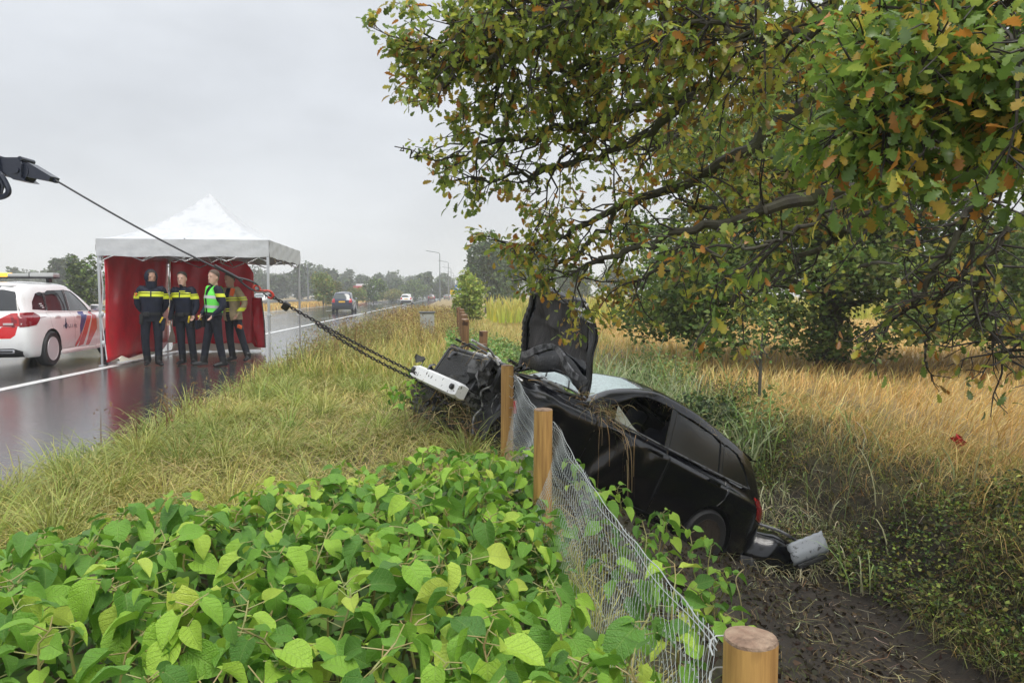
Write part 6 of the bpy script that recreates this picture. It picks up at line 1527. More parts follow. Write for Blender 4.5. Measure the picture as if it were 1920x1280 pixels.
LIMBS = [  # picture column, row, distance ... ; last number: leaf richness
 ([(1420, -150, 4.6), (1200, -20, 4.7), (1020, 30, 4.9), (920, 50, 5.1), (850, 75, 5.3), (800, 100, 5.4)], 1.4, .05),
 ([(1200, -20, 4.7), (1050, 60, 4.9), (950, 110, 5.0), (890, 105, 5.1), (830, 150, 5.2)], 1.25, .03),
 ([(1240, -120, 5.2), (1050, -40, 5.2), (1040, -10, 5.2), (990, 0, 5.3)], 1.0, .035),
 ([(1500, -60, 4.9), (1330, 60, 5.0), (1180, 110, 5.1), (1060, 130, 5.3), (930, 170, 5.4)], 1.35, .05),
 ([(1560, 0, 5.2), (1430, 100, 5.2), (1300, 170, 5.3), (1150, 215, 5.4), (1000, 255, 5.6), (900, 270, 5.7), (855, 262, 5.8)], 1.35, .055),
 ([(890, 285, 5.7), (840, 297, 5.7), (800, 298, 5.7), (775, 293, 5.7), (757, 283, 5.7)], 0, .008),
 ([(1300, 180, 5.3), (1180, 270, 5.4), (1050, 315, 5.6), (960, 330, 5.7), (905, 345, 5.8)], 1.3, .035),
 ([(1150, 215, 5.4), (1090, 280, 5.5), (1010, 320, 5.6), (985, 350, 5.6)], .8, .02),
 ([(1700, 60, 5.6), (1520, 180, 5.5), (1400, 280, 5.5), (1290, 340, 5.6), (1160, 390, 5.8), (1080, 430, 6), (1010, 455, 6.2), (970, 480, 6.2)], 1.3, .06),
 ([(1160, 390, 5.8), (1090, 470, 6), (1030, 515, 6), (1000, 540, 6)], .75, .025),
 ([(1800, 200, 5.2), (1620, 330, 5.1), (1450, 390, 5.1), (1300, 430, 5.2), (1180, 470, 5.4), (1100, 500, 5.6), (1050, 520, 5.7)], .85, .055),
 ([(1300, 430, 5.2), (1250, 480, 5.3), (1210, 520, 5.4), (1190, 530, 5.4)], .7, .022),
 ([(2000, 150, 4.6), (1900, 330, 4.6), (1820, 400, 4.7), (1760, 500, 4.8), (1710, 570, 4.9), (1670, 600, 5.0)], .3, .03),
 ([(1850, 350, 4.7), (1830, 470, 4.8), (1765, 560, 4.9), (1735, 630, 5), (1740, 690, 5)], .33, .02),
 ([(1980, 380, 4.8), (1860, 470, 4.8), (1830, 560, 4.9), (1850, 620, 4.9), (1885, 650, 5), (1880, 680, 5)], .45, .02),
 ([(1750, 330, 5.0), (1600, 420, 5.2), (1500, 490, 5.4), (1410, 540, 5.6), (1350, 580, 5.7)], .4, .028),
 ([(2050, 80, 2.7), (1900, 110, 2.7), (1780, 150, 2.8), (1680, 190, 2.9), (1620, 240, 2.95)], 1.0, .016),
 ([(2050, -30, 2.9), (1880, 20, 2.95), (1750, 40, 3.0), (1660, 90, 3.1)], .9, .016),
 ([(2080, 180, 2.8), (1960, 200, 2.8), (1880, 240, 2.85)], .8, .014),
 ([(1620, 330, 3.7), (1520, 420, 3.7), (1450, 450, 3.7), (1380, 470, 3.75), (1330, 480, 3.8)], .8, .014),
 ([(1900, -50, 8.5), (1650, 90, 8), (1450, 160, 7.6), (1300, 230, 7.4), (1200, 300, 7.4)], 1.3, .07),
 ([(1950, 150, 8.5), (1750, 250, 8), (1600, 310, 7.7), (1450, 370, 7.5), (1330, 410, 7.5)], 1.5, .07),
 ([(1650, -120, 7), (1450, 0, 7), (1280, 60, 7.1), (1140, 90, 7.2)], 1.5, .06),
 ([(2000, 260, 8.2), (1850, 290, 8), (1720, 340, 7.8), (1600, 400, 7.8)], .9, .06),
 ([(1750, -80, 4.2), (1580, 30, 4.2), (1440, 70, 4.2), (1330, 40, 4.3), (1250, 60, 4.4)], 1.1, .035),
 ([(1950, 60, 6.2), (1780, 120, 6.2), (1620, 200, 6.2), (1500, 300, 6.3), (1400, 350, 6.4)], 1.7, .055),
 ([(2000, -60, 6.5), (1820, 0, 6.5), (1640, 20, 6.5), (1500, 80, 6.6)], 1.6, .05),
 ([(1980, 280, 5.6), (1860, 265, 5.5), (1720, 290, 5.4), (1560, 350, 5.4), (1420, 390, 5.5), (1300, 385, 5.6)], .7, .075),
]
ro = np.random.default_rng(77); twigs = MB(); leafC = []; leafU = []; leafZ = []
def rdir(base, spread):
    d = base+ro.normal(0, spread, 3); return d/np.linalg.norm(d)
def add_leaves(p, d, n, spread=.05):
    for _ in range(n):
        leafC.append(p+ro.normal(0, spread*.5, 3)); u = d*.6+ro.normal(0, .75, 3)+np.array([0, 0, -.35]); leafU.append(u/np.linalg.norm(u)); leafZ.append(len(leafC))
for pts, rich, r0 in LIMBS:
    W = [at(*p) for p in pts]
    off_frame = pts[0][0] > 1900 or pts[0][1] < -40
    if off_frame:
        st = np.array([8.0, 6.55, float(np.clip(W[0][2]*.75+.9, 2.0, 6.8))]); W = [st, st*.5+W[0]*.5+np.array([0, 0, .15])]+W
    P = catmull(W, 7); n = len(P)
    P[1:-1] += ro.normal(0, .018, (n-2, 3))
    rad = np.linspace(r0*(1.5 if off_frame else 1.0), .006, n)
    b = MB(); b.tube([oL(p) for p in P], list(rad), 8); b.build('limb', M_bark, oak)
    if not rich: 
        for k in range(6): q = P[-1-k*2]; twigs.tube([oL(q), oL(q+rdir(np.array([-.5, 0, .3]), .5)*.06)], .004, 4, cap=False)
        continue
    L = np.linalg.norm(np.diff(P, axis=0), axis=1).sum(); start = .30 if off_frame else .05
    nsec = int(L*7.5*(.42+.62*min(rich, 1.3)))
    for q in range(nsec):
        t = start+(1-start)*(q+ro.random())/nsec; i = min(n-2, int(t*(n-1))); p = P[i]+(P[i+1]-P[i])*ro.random(); tang = P[i+1]-P[i]; tang /= np.linalg.norm(tang)
        d = rdir(tang*.75, .55); ln = ro.uniform(.22, .62)*(1.15-.4*t)*(.7 if pts[0][2] < 3.2 else 1)*(1.25 if pts[0][2] > 6 else 1)
        sec = [p]
        for k in range(3): d = rdir(d+np.array([0, 0, -.05]), .28); sec.append(sec[-1]+d*ln/3)
        sec = np.array(sec); twigs.tube([oL(x) for x in sec], [.009, .007, .005, .003], 5, cap=False)
        nt = ro.integers(2, 5)
        for k in range(nt):
            f = ro.uniform(.25, 1)*2.99; j = int(f); s0 = sec[j]+(sec[j+1]-sec[j])*(f-j); d2 = rdir(d, .7); l2 = ro.uniform(.07, .22)
            s1 = s0+d2*l2+np.array([0, 0, -.02]); twigs.tube([oL(s0), oL((s0+s1)/2+ro.normal(0, .01, 3)), oL(s1)], [.0042, .0034, .0024], 4, cap=False)
            add_leaves(s1, d2, max(0, int(ro.poisson(4.6*min(rich, 1.5)))), .07)
            if rich > .5: add_leaves(s0*.5+s1*.5, d2, int(ro.poisson(2.0*rich)), .06)
        add_leaves(sec[-1], d, int(ro.poisson(5*min(rich, 1.4))), .08)
tw = twigs.build('twigs', M_twig, oak, smooth=60, recalc=False); tw['kind'] = 'stuff'
LC = np.array(leafC); LU = np.array(leafU); N = len(LC)
sz = ro.uniform(.034, .076, N)*np.clip(1.25-.02*LC[:, 1], 1, 1.25); nr = ro.normal(0, .6, (N, 3))+np.array([0, 0, .9]); nr -= LU*np.sum(nr*LU, 1)[:, None]; nr /= np.linalg.norm(nr, axis=1)[:, None]
OG = np.array([(.17, .25, .05), (.24, .33, .06), (.32, .40, .065), (.42, .45, .07), (.13, .18, .04)])
OW = np.array([(.52, .46, .07), (.50, .34, .06), (.44, .19, .035), (.26, .17, .055), (.42, .38, .08)])
def n3(P, f, s): r_ = np.random.default_rng(s); o_ = 0; 
def noise3(P, f, s):
    r_ = np.random.default_rng(s); v = 0
    for k in range(5):
        w = r_.normal(0, 1, 3); w /= np.linalg.norm(w); v = v+np.sin((P @ w)*f*(1.5**k)+r_.uniform(0, 6.28))/(1.3**k)
    return v/2.4
warm = np.clip(.24+.30*noise3(LC, 2.2, 5)+.10*np.clip((5.5-LC[:, 2])/4, -1, 1), .04, .75)
isw = ro.random(N) < warm
lcol = np.where(isw[:, None], OW[ro.integers(0, 5, N)], OG[ro.integers(0, 5, N)])*(1+ro.normal(0, .15, (N, 1)))
near = LC[:, 1] < 4.0
lcol[near] = np.where((ro.random(near.sum()) < .80)[:, None], np.array([(.16, .27, .05), (.22, .34, .06), (.30, .38, .07), (.12, .2, .045)])[ro.integers(0, 4, near.sum())], OW[ro.integers(0, 3, near.sum())]*1.2)
lcol = np.clip(lcol, .01, .8); curl = ro.uniform(-.1, .5, N)
key = LC[:, 1]/sz; px_ = 960+FOC*LC[:, 0]/LC[:, 1]; vis = (px_ > 600) & (px_ < 1940) & (LC[:, 2] < 1.38+LC[:, 1]*.42); order = np.argsort(np.where(vis, key, 1e6)); big = order[:300]; rest = order[300:]
V, C, q_, t_ = oak_leaves(LC[rest]-np.array(OL), LU[rest], nr[rest], sz[rest], lcol[rest], curl[rest])
fo = mesh_np('foliage', V, [q_], M_oak, oak, col=C, kind='stuff', smooth=True)
for i in big:
    V, C, q_, t_ = oak_leaves(np.zeros((1, 3)), LU[i:i+1], nr[i:i+1], sz[i:i+1], lcol[i:i+1], curl[i:i+1])
    lo = mesh_np('leaf', V, [q_], M_oak, oak, col=C, smooth=True); lo.location = LC[i]-np.array(OL)
M_acorn = mat('acorn_green', (.42, .46, .10), .35); M_cup = mat('acorn_cup', (.22, .22, .09), .7)
for (px, py, d) in ((1590, 256, 2.85), (1672, 214, 2.75), (1912, 352, 3.4), (1583, 262, 2.88)):
    p = at(px, py, d); a = bpy.data.objects.new('acorn', None); link(a, oak); a.location = oL(p); a.rotation_euler = (.4, .7, 0)
    b = MB(); b.ball((0, 0, 0), (.009, .009, .017), 10, 8); b.build('nut', M_acorn, a); b = MB(); b.ball((0, 0, .011), (.0105, .0105, .009), 10, 6); b.tube([(0, 0, .018), (0, .004, .035)], .002, 5); b.build('cup', M_cup, a)
print('oak leaves', N)

# ================================================================ other trees and shrubs
M_leafmass = leaf_mat('tree_leaves', .5, .28, spec=.3)
M_bark2 = mat('grey_bark', (.06, .055, .045), .8, col2=(.10, .095, .07), scale=6, bump=.7, bscale=14)
def crown_pts(n, lobes, r_):
    k = r_.choice(len(lobes), n, p=np.array([l[1][0]*l[1][1]*l[1][2] for l in lobes])/sum(l[1][0]*l[1][1]*l[1][2] for l in lobes))
    d = r_.normal(0, 1, (n, 3)); d /= np.linalg.norm(d, axis=1)[:, None]; rad = r_.random(n)**.38
    c = np.array([l[0] for l in lobes])[k]; s_ = np.array([l[1] for l in lobes])[k]
    return c+d*rad[:, None]*s_*(1+.16*noise3(d*2+c, 3.1, 9))[:, None]
def tree(name, x, y, H, cr, label, cols, n=2600, leaf=.3, base=.25, z0=0, trunk_r=None, group=None, cat='tree', seed=1, lobes_n=9, squash=1.0, up=.35):
    r_ = np.random.default_rng(seed); o = empty(name, (x, y, z0), 0, label, cat, group); tr_ = trunk_r or H*.022
    lobes = [((0, 0, H*(base+(1-base)*.55)), (cr*.75, cr*.75, H*(1-base)*.40))]
    for k in range(lobes_n):
        a = r_.uniform(0, 6.28); t = r_.uniform(base+.08, .92); w = cr*(.95-.55*abs(t-.5)*1.3)
        lobes.append(((w*.62*math.cos(a), w*.62*math.sin(a), H*t), (cr*r_.uniform(.3, .5), cr*r_.uniform(.3, .5), H*(1-base)*r_.uniform(.13, .22)*squash)))
    P = crown_pts(n, lobes, r_); P = P[P[:, 2] > H*base*.6]
    cl = pick(cols, len(P), .2)*(1+.25*noise3(P/max(.6, cr), 4, seed))[:, None]
    V, C, q_, t_ = leaflets(P, leaf*r_.uniform(.6, 1.5, len(P)), np.clip(cl, .005, .8), up=up)
    b = MB(); b.tube([(0, 0, -.3), (.02*H*r_.normal()*.3, 0, H*base), (.05*cr, 0, H*.7)], [tr_*1.2, tr_, tr_*.35], 8)
    for k in range(6):
        l = lobes[1+k % lobes_n][0]; b.tube([(0, 0, H*base*r_.uniform(.8, 1.4)), (l[0]*.5, l[1]*.5, l[2]*.75), l], [tr_*.5, tr_*.3, tr_*.1], 6)
    b.build('trunk', M_bark2, o); mesh_np('crown', V, [t_], M_leafmass, o, col=C); return o
TG = [(.055, .09, .03), (.075, .115, .035), (.095, .14, .045), (.04, .065, .024)]
TGB = [(.16, .24, .06), (.22, .30, .07), (.13, .19, .05)]
TY = [(.22, .22, .06), (.28, .24, .06), (.14, .18, .05)]
# leafy tree beyond the ditch, behind the oak's branches
r_ = np.random.default_rng(3); X0, Y0, Z0 = 8.6, 20.0, -.62
wt_ = empty('willow_tree', (X0, Y0, Z0), 0, 'broad leafy green tree with an ivy-clad trunk at the edge of the golden field', 'tree')
b = MB(); b.tube(catmull([(0, 0, -.3), (.05, 0, .7), (.0, .0, 1.8), (.15, 0, 3.2), (.3, .1, 5.2)], 4), list(np.interp(np.linspace(0, 1, 17), [0, .15, 1], [.42, .36, .14])), 12); b.build('trunk', M_bark2, wt_)
b = MB()
for k in range(22):
    a = r_.uniform(0, 6.28); zz = r_.uniform(1.2, 3.2); ln = r_.uniform(2.2, 5); up_ = r_.uniform(.15, .8)
    b.tube(catmull([(0, 0, zz), (ln*.35*math.cos(a), ln*.35*math.sin(a), zz+ln*.35*up_), (ln*.75*math.cos(a+.15), ln*.75*math.sin(a+.15), zz+ln*.6*up_), (ln*math.cos(a+.2), ln*math.sin(a+.2), zz+ln*.55*up_)], 4), list(np.linspace(.10, .02, 13)), 6)
b.build('branches', M_bark2, wt_)
ivy = r_.uniform(0, 6.28, 2600); ivz = r_.uniform(.2, 3.2, 2600); ivr = .40+np.abs(r_.normal(0, .09, 2600))
V, C, q_, t_ = leaflets(np.stack([ivr*np.cos(ivy), ivr*np.sin(ivy), ivz], 1), r_.uniform(.07, .13, 2600), pick(TG+[(.12, .17, .06)], 2600, .2), up=.35); mesh_np('ivy', V, [t_], M_leafmass, wt_, col=C, kind='stuff')
lobes = [((.2, 0, 5.0), (3.4, 3.0, 2.6))]
for k in range(34):
    a = r_.uniform(0, 6.28); rr = r_.uniform(2.2, 5.6); lobes.append(((rr*math.cos(a), rr*.8*math.sin(a), r_.uniform(1.9, 8.6)-.12*rr), (r_.uniform(.8, 1.7), r_.uniform(.8, 1.6), r_.uniform(.5, 1.15))))
lobes += [((q_*1.25-3.6, -1.9-.5*math.sin(q_*2.0), .95+.35*math.sin(q_*1.7)+.05*q_), (.95, .7, .62)) for q_ in range(10)]
lobes += [((5.0, 1.5, 3.0), (2.2, 1.5, 1.5)), ((8.0, 1.0, 3.0), (2.2, 1.6, 1.6)), ((-3.2, 1.2, 3.2), (2.0, 1.5, 1.4)), ((1.2, 1.6, 3.0), (2.2, 1.4, 1.3)), ((.5, -1.4, 2.3), (1.3, .8, .8)), ((7.4, -1.2, 1.6), (1.5, 1, .8)), ((-4.2, -.5, 2.2), (1.6, 1.2, 1.1)), ((-2.0, -1.8, 1.9), (1.2, 1, .6)), ((1.6, -2.6, 1.6), (1.5, .9, .7)), ((3.2, -2.4, 1.5), (1.6, .9, .75)), ((4.8, -2, 1.7), (1.6, 1, .85)), ((6.4, -1.2, 2.2), (1.6, 1.2, 1.1)), ((3.5, -1, 2.4), (1.6, 1.4, .9)), ((5.2, -.5, 2.8), (1.6, 1.4, 1.2)), ((-3.0, -1, 2.6), (1.3, 1.2, .8)), ((2, -2.2, 2.2), (1.4, 1.0, .7)), ((6.6, 0, 3.2), (1.5, 1.4, 1.3)), ((-.1, -.25, 1.1), (.55, .4, .9))]
P = crown_pts(110000, lobes, r_); P = P[P[:, 2] > .35]
cl = pick([(.10, .165, .04), (.14, .215, .05), (.19, .27, .065), (.07, .11, .03), (.25, .31, .085)], len(P), .2)*(1+.3*noise3(P, 2.0, 4))[:, None]
V, C, q_, t_ = leaflets(P, r_.uniform(.09, .20, len(P)), np.clip(cl, .005, .8), up=.3); mesh_np('crown', V, [t_], M_leafmass, wt_, col=C)
p = at(1425, 655, 13.5); tree('sapling', p[0], 13.5, 1.9, .75, 'slim sapling with a thin crooked stem before the broad leafy tree', TG+TGB, n=300, leaf=.07, base=.42, z0=float(gz(p[0], 13.5)), trunk_r=.03, seed=5, cat='sapling')
p = at(1330, 640, 12.4); tree('shrub', p[0], 12.4, 1.3, .75, 'dark green shrub in the reeds below the oak branches', TG, n=900, leaf=.08, base=.2, z0=float(gz(p[0], 12.4)), trunk_r=.02, seed=6, cat='shrub')
# bright bush and the tall trees right of the road
p = at(880, 575, 38); tree('bush', p[0], 38, 2.9, 1.15, 'bright yellow-green bush at the end of the fence posts', [(.30, .38, .07), (.38, .44, .09), (.24, .32, .07)], n=2600, leaf=.16, base=.05, z0=-.35, trunk_r=.05, seed=8, cat='bush')
for i, (px, y, H, cr, lab, sd) in enumerate([(912, 92, 9.6, 3.4, 'tall rounded green tree just right of the road', 11), (955, 100, 8.2, 3.2, 'broad green tree right behind the tall rounded tree', 12), (1010, 118, 10.6, 4.0, 'tall faded tree partly hidden by the oak twigs', 13), (1075, 128, 6.5, 4.0, 'low faded tree above the corn, beside the upright bonnet', 14), (1160, 150, 8, 5, 'faded tree beyond the corn, right of the upright bonnet', 15)]):
    p = at(px, 553, y); tree('tree', p[0], y, H+.6, cr, lab, [(.065, .105, .035), (.09, .135, .045), (.115, .165, .05)], n=4200, leaf=.42, base=.08, z0=-.6, seed=sd)
# shrubs on the median
for i, (px, y, H, cr, lab, cols, sd) in enumerate([(606, 92, 4.6, 1.9, 'yellowing pointed shrub on the median beside the dark car', TY+TGB, 21), (625, 100, 3.4, 1.6, 'small yellow-green shrub right of the yellowing pointed shrub', TY, 22), (700, 118, 4.0, 2.7, 'round green shrub on the median behind the dark car', TG+TGB, 23), (670, 112, 2.6, 1.9, 'low pale shrub in front of the white lorry', TY+TGB, 24), (775, 165, 4.8, 4.2, 'wide pale green shrub on the median past the white car', TGB+TG, 25), (735, 140, 2.5, 3.2, 'low yellowish shrub on the median before the white car', TY, 26), (160, 46, 3.7, 1.5, 'green shrub between the police car and the tent', TG+TGB, 27), (450, 75, 2.6, 2.0, 'grey-green shrub behind the tent', TG, 28)]):
    p = at(px, 553, y); tree('shrub', p[0], y, H, cr, lab, cols, n=2400, leaf=.018*H+.11+.0006*y, base=.04, z0=0, trunk_r=.06, seed=sd, cat='shrub')
# far tree line across the road, each tree its own
rt = random.Random(12); K = 0
kinds = ['tall dark tree in the hazy line across the road', 'rounded tree in the hazy line across the road', 'low bushy tree in the hazy line across the road']
far = [(px, 205+rt.uniform(-15, 25)) for px in range(-160, 860, 30)]+[(px, 270+rt.uniform(-15, 25)) for px in range(-150, 900, 38)]
for px, y in far:
    px += rt.uniform(-10, 10); p = at(px, 553, y); kd = rt.randrange(3)
    H = {0: 10.6, 1: 9.3, 2: 7.6}[kd]*rt.uniform(.85, 1.1)*(y/235); 
    if px > 770: H *= .85
    tree('far_tree', p[0], y, H, H*rt.uniform(.38, .52), kinds[kd], [(.055, .085, .035), (.07, .105, .04), (.085, .12, .042)], n=950, leaf=1.0, base=.03, z0=-.2, seed=100+K, group='trees in the hazy line across the road', lobes_n=7); K += 1
p = at(122, 553, 120); tree('tree', p[0], 120, 7.3, 3.0, 'dark rounded tree behind the roof of the police car', [(.05, .08, .03), (.065, .10, .035)], n=2400, leaf=.5, base=.05, z0=0, seed=61)
# distant wood on the horizon
parts = []; n = 9000; x = rng.uniform(-420, 480, n); y = rng.uniform(385, 400, n); hmax = 11+3*smooth_noise(x*.06, y*0, 3)+1.5*smooth_noise(x*.3, y*0, 4); z = hmax*rng.random(n)**.6
V, C, q_, t_ = leaflets(np.stack([x, y, z], 1), rng.uniform(1.5, 3.5, n), pick(TG, n, .15), up=.3)
tag(mesh_np('far_wood', V, [t_], M_leafmass, col=C), 'faded wood along the horizon', 'wood', kind='stuff')
for k, (px, py, h) in enumerate([(1600, 690, 1.5), (1250, 660, 1.6)]): pass

# ================================================================ traffic and street furniture
def traffic_car(name, label, paint, loc, rz, scale, lamp=M_redlens, lower=None, ms=3):
    o = empty(name, loc, rz, label, 'car'); o.scale = scale; bm = car_shell(ms, 4)
    for side, T in ((1, LEFT), (-1, RIGHT)):
        for cx in (0, 2.7): bmesh.ops.delete(bm, geom=cut(bm, circle_poly(cx, .33, .375, 14), 'side', T), context='FACES'); arch_liner(o, cx, .33, .38, side)
        for poly in (W_FRONT, W_REAR, W_QUART): bm_obj(take(bm, cut(bm, poly, 'side', T), -.01), 'window', M_tint, o)
        bm_obj(take(bm, cut(bm, [(side*.56, .74), (side*.82, .74), (side*.80, 1.05), (side*.62, 1.05)], 'end', lambda c, n: c.x < -.4 and n.x < -.1 and c.y*side > .3), .01), 'tail_lamp', lamp, o)
        mirror(o, 1.86, .83, 1.0, side, paint)
        for cx in (0, 2.7): make_wheel(o, cx, .80*side, .33, .33, .22, side, M_alloy, low=True)
    bm_obj(take(bm, cut(bm, W_BACK, 'end', BACK), -.008), 'rear_window', M_clear, o); bm_obj(take(bm, cut(bm, W_SCREEN, 'top', TOPS), -.008), 'windscreen', M_clear, o)
    if lower: bm_obj(take(bm, cut(bm, [(-.80, .22), (.80, .22), (.80, .58), (-.80, .58)], 'end', lambda c, n: c.x < -.5), .004), 'bumper', lower, o)
    bm_obj(bm, 'body', paint, o)
    b = MB(); b.box((-.92, 0, .80), (.012, .52, .11)); b.build('number_plate', mat('number_plate', (.75, .45, .03), .4), o)
    b = MB(); b.box((1.3, 0, .30), (3.9, 1.3, .12)); b.box((1.0, 0, .72), (2.2, 1.35, .5)); b.build('underbody', M_black_plastic, o)
    return o
M_navycar = mat('navy_car_paint', (.012, .018, .05), .2, coat=.8); M_plas = mat('grey_bumper_plastic', (.035, .037, .045), .5)
M_redcar = mat('dark_red_car_paint', (.10, .02, .03), .25, coat=.6); M_greycar = mat('grey_car_paint', (.12, .13, .15), .25, coat=.6)
HD = math.pi/2+math.atan(KS)
p = at(643, 560, 61); suv = traffic_car('estate_car', 'dark blue estate car with yellow plate driving away on the wet road', M_navycar, (p[0], 61, 0), HD+.045, (1.02, .97, 1.04), lower=M_plas)
b = MB(); b.tube([(-.60, -.25, 1.15), (-.66, .12, 1.10)], .012, 5); b.build('rear_wiper', M_rubber, suv)
b = MB()
for s_ in (1, -1): b.tube([(-.2, s_*.55, 1.60), (1.3, s_*.55, 1.62)], .02, 6)
b.build('roof_rail', M_plas, suv)
p = at(762, 560, 112); traffic_car('hatchback', 'white car farther up the wet road trailing spray', M_white_paint, (p[0], 112, 0), HD, (1, 1, .98), lower=M_plas, ms=2)
p = at(809, 560, 178); traffic_car('hatchback', 'small dark red car far up the road', M_redcar, (p[0], 178, 0), HD, (1, 1, .98), ms=2)
p = at(838, 560, 215); traffic_car('hatchback', 'small grey car farthest up the road beside the lamp post', M_greycar, (p[0], 215, 0), HD, (1, 1, .98), ms=2)
p = at(492, 548, 96); traffic_car('hatchback', 'white car on the far carriageway glimpsed past the red flap', M_white_paint, (p[0], 96, 0), HD+math.pi, (1, 1, 1), ms=2)
p = at(682, 550, 150); lor = empty('lorry', (p[0], 150, 0), -math.atan(KS), 'white lorry on the far carriageway behind the median shrubs', 'lorry')
b = MB(); b.bevbox((0, 3.0, 2.3), (2.5, 8.5, 2.6), .06); b.build('cargo_box', mat('lorry_white', (.7, .7, .72), .4), lor)
b = MB(); b.bevbox((0, -2.4, 1.9), (2.4, 1.9, 2.6), .15); b.build('cab', mat('lorry_red', (.35, .06, .05), .4), lor)
b = MB(); b.box((0, 2, .8), (.9, 10, .3)); b.build('chassis', M_black_plastic, lor)
for xx in (-1, 1):
    for yy in (-2.5, 4.5, 6.0): make_wheel(lor, xx, yy, .5, .5, .35, xx, M_alloy, steer=math.pi/2, low=True)
# lamp posts along the road
M_lamp = mat('grey_lamp_post', (.16, .17, .18), .5, .4)
def lamp_post(px, y, H, label, group=None, arm=1):
    p = at(px, 560, y); o = empty('street_lamp', (p[0], y, -.05), -math.atan(KS), label, 'street lamp', group)
    b = MB(); b.tube([(0, 0, 0), (0, 0, 2.0), (0, 0, 2.05), (0, 0, H-.5)], [.13, .13, .10, .075], 10); b.build('pole', M_lamp, o)
    if arm:
        b = MB(); b.tube(catmull([(0, 0, H-.6), (-.05, 0, H-.25), (-.5, 0, H-.03), (-2.0, 0, H+.22)], 5), .06, 8); b.build('arm', M_lamp, o)
        b = MB(); b.bevbox((-2.35, 0, H+.27), (.85, .26, .11), .05, rot=(0, .17, 0)); b.build('lamp_head', M_lamp, o)
    return o
for k, (px, y) in enumerate([(825, 150), (841, 192), (846, 236), (851, 285), (857, 340)]):
    lamp_post(px, y, 10, ['grey street lamp nearest of the row at the far road edge', 'street lamp second in the row up the road', 'street lamp third in the row up the road', 'street lamp fourth in the row up the road', 'street lamp farthest in the row up the road'][k], 'street lamps along the road')
lamp_post(578, 118, 6.8, 'pale straight pole on the median seen between the tent legs', arm=0)
# guardrail
ga = empty('guardrail', (sx(-22.3, 20), 20, 0), -math.atan(-KS) if 0 else math.atan(KS), 'grey steel guardrail along the median', 'guardrail')
b = MB(); prof = [(-.02, .42), (.05, .47), (-.02, .55), (-.02, .60), (.05, .68), (-.02, .73)]
b.loft([[(x_, y_, z_) for x_, z_ in prof]+[(x_-.02, y_, z_) for x_, z_ in prof[::-1]] for y_ in np.linspace(0, 200, 21)]); b.build('rail', mat('zinc_rail', (.30, .31, .32), .5, .5), ga, smooth=10)
pm = None
for k in range(50):
    if pm is None:
        b = MB(); b.box((-.07, 0, .33), (.06, .10, .70)); o = b.build('post', M_lamp, ga); pm = o.data
    else: o = bpy.data.objects.new('post', pm); link(o, ga)
    o.location = (0, 2+4*k, 0)
# cabinet in the verge, road signs, overpass
p = at(801, 594, 24); cb = empty('utility_cabinet', (p[0], 24, float(gz(p[0], 24))), .1, 'small grey utility cabinet standing in the verge weeds', 'cabinet')
b = MB(); b.bevbox((0, 0, .42), (.46, .30, .82), .02); b.build('cabinet_box', mat('grey_cabinet', (.36, .37, .34), .6, dirt=(.24, .22, .15), dscale=8), cb); b = MB(); b.bevbox((0, 0, .85), (.52, .36, .05), .015); b.build('cabinet_lid', M_lamp, cb); b = MB(); b.bevbox((0, -.155, .42), (.36, .012, .62), .005); b.build('cabinet_door', mat('grey_cabinet_door', (.32, .33, .31), .6), cb)
p = at(849, 548, 82); sg_ = empty('warning_sign', (p[0], 82, 0), .05, 'small yellow road sign beside the bright bush', 'sign'); zc = p[2]
b = MB(); b.bevbox((0, 0, zc), (.55, .03, .5), .03); b.build('sign_plate', mat('sign_yellow', (.75, .50, .02), .4), sg_); b = MB(); b.tube([(0, .04, 0), (0, .04, zc+.2)], .035, 8); b.build('sign_post', M_lamp, sg_)
p = at(858, 541, 100); sg_ = empty('blue_sign', (p[0], 100, 0), .05, 'blue and white road sign above the bright bush', 'sign'); zc = p[2]
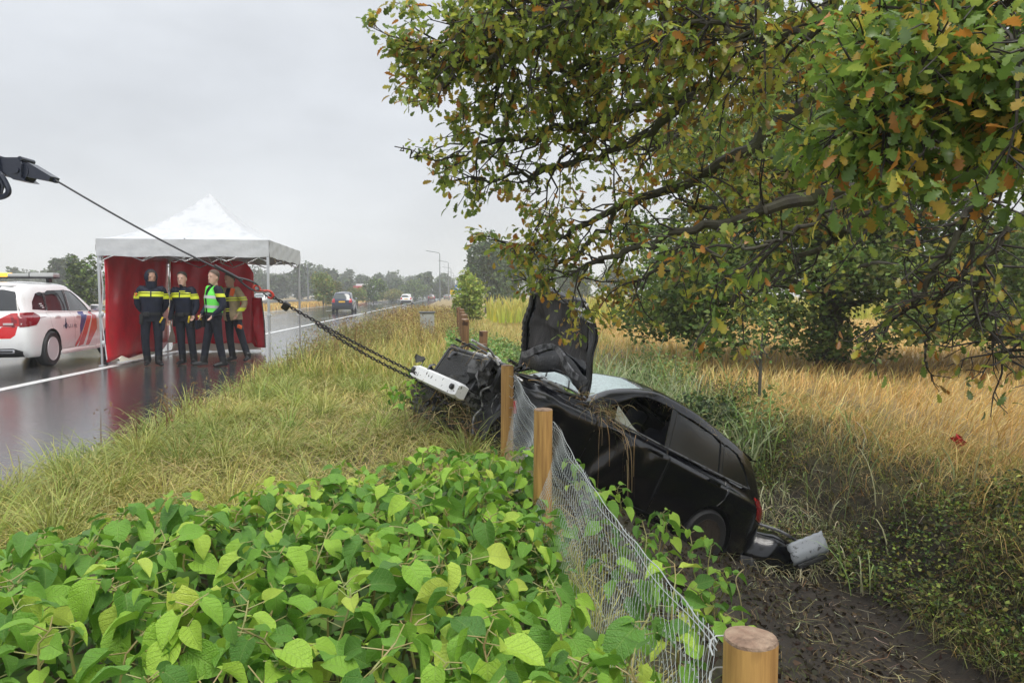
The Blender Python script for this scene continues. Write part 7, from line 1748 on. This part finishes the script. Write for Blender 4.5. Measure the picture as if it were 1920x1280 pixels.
b = MB(); b.tube([(0, -.015, zc), (0, .015, zc)], .48, 22); b.build('sign_plate', mat('sign_blue', (.04, .16, .48), .4), sg_); b = MB(); b.bevbox((-.05, -.025, zc+.05), (.5, .01, .12), .02, rot=(0, .6, 0)); b.build('sign_arrow', M_white_ink, sg_); b = MB(); b.tube([(0, .05, 0), (0, .05, zc+.3)], .04, 8); b.build('sign_post', M_lamp, sg_)
p = at(815, 553, 320); ov = empty('overpass', (p[0], 320, 0), 0, 'brown overpass crossing the road far away in the haze', 'bridge')
b = MB(); b.box((-8, 0, 4.9), (46, 8, 1.0)); b.build('deck', mat('overpass_brown', (.17, .11, .085), .8), ov); b = MB(); b.box((-19, 0, 2.2), (16, 7.6, 4.4)); b.build('abutment', mat('abutment_brown', (.14, .095, .075), .8), ov)
b = MB(); b.box((-8, -4.05, 5.7), (46, .08, .6)); b.build('parapet', M_lamp, ov)
# red scrap caught on the far bank, pale litter, bare stems
p = at(1799, 890, 9.0); zg = float(gz(p[0], 9.0)); b = MB()
P = [[(-.07+.14*i/6+.02*math.sin(j*1.4)-.03*j/8, .03*math.sin(i*1.9+j), .26*j/8-.02*abs(i-3)*(j/8)) for i in range(7)] for j in range(9)]; b.grid(P)
o = b.build('red_scrap', mat('red_cloth', (.55, .012, .02), .5, bump=.4, bscale=20), smooth=60, recalc=False); o.location = (p[0], 9.0, max(p[2]-.13, zg)); tag(o, 'crumpled red plastic scrap caught in the grass of the far bank', 'scrap')
b = MB(); b.grid([[(.05*i/3, .03*j/3, .012*math.sin(i*2+j)) for i in range(4)] for j in range(4)]); o = b.build('litter_scrap', mat('pale_litter', (.6, .58, .55), .5), recalc=False); p = at(1805, 1232, 6.6); o.location = (p[0], p[1], float(gz(p[0], p[1]))+.03); tag(o, 'small pale scrap lying in the mud at lower right', 'litter')
b = MB(); p = at(1395, 1150, 4.6); z = float(gz(p[0], 4.6)); b.tube(catmull([(0, 0, 0), (.0, .02, .18), (-.03, 0, .34), (-.05, .02, .44), (.0, .03, .50)], 5), .004, 5); o = b.build('bare_stem', M_debris if 0 else mat('straw_stem', (.42, .36, .18), .6)); o.location = (p[0], 4.6, z); tag(o, 'single bare bent stem rising from the mud behind the near post', 'stem')
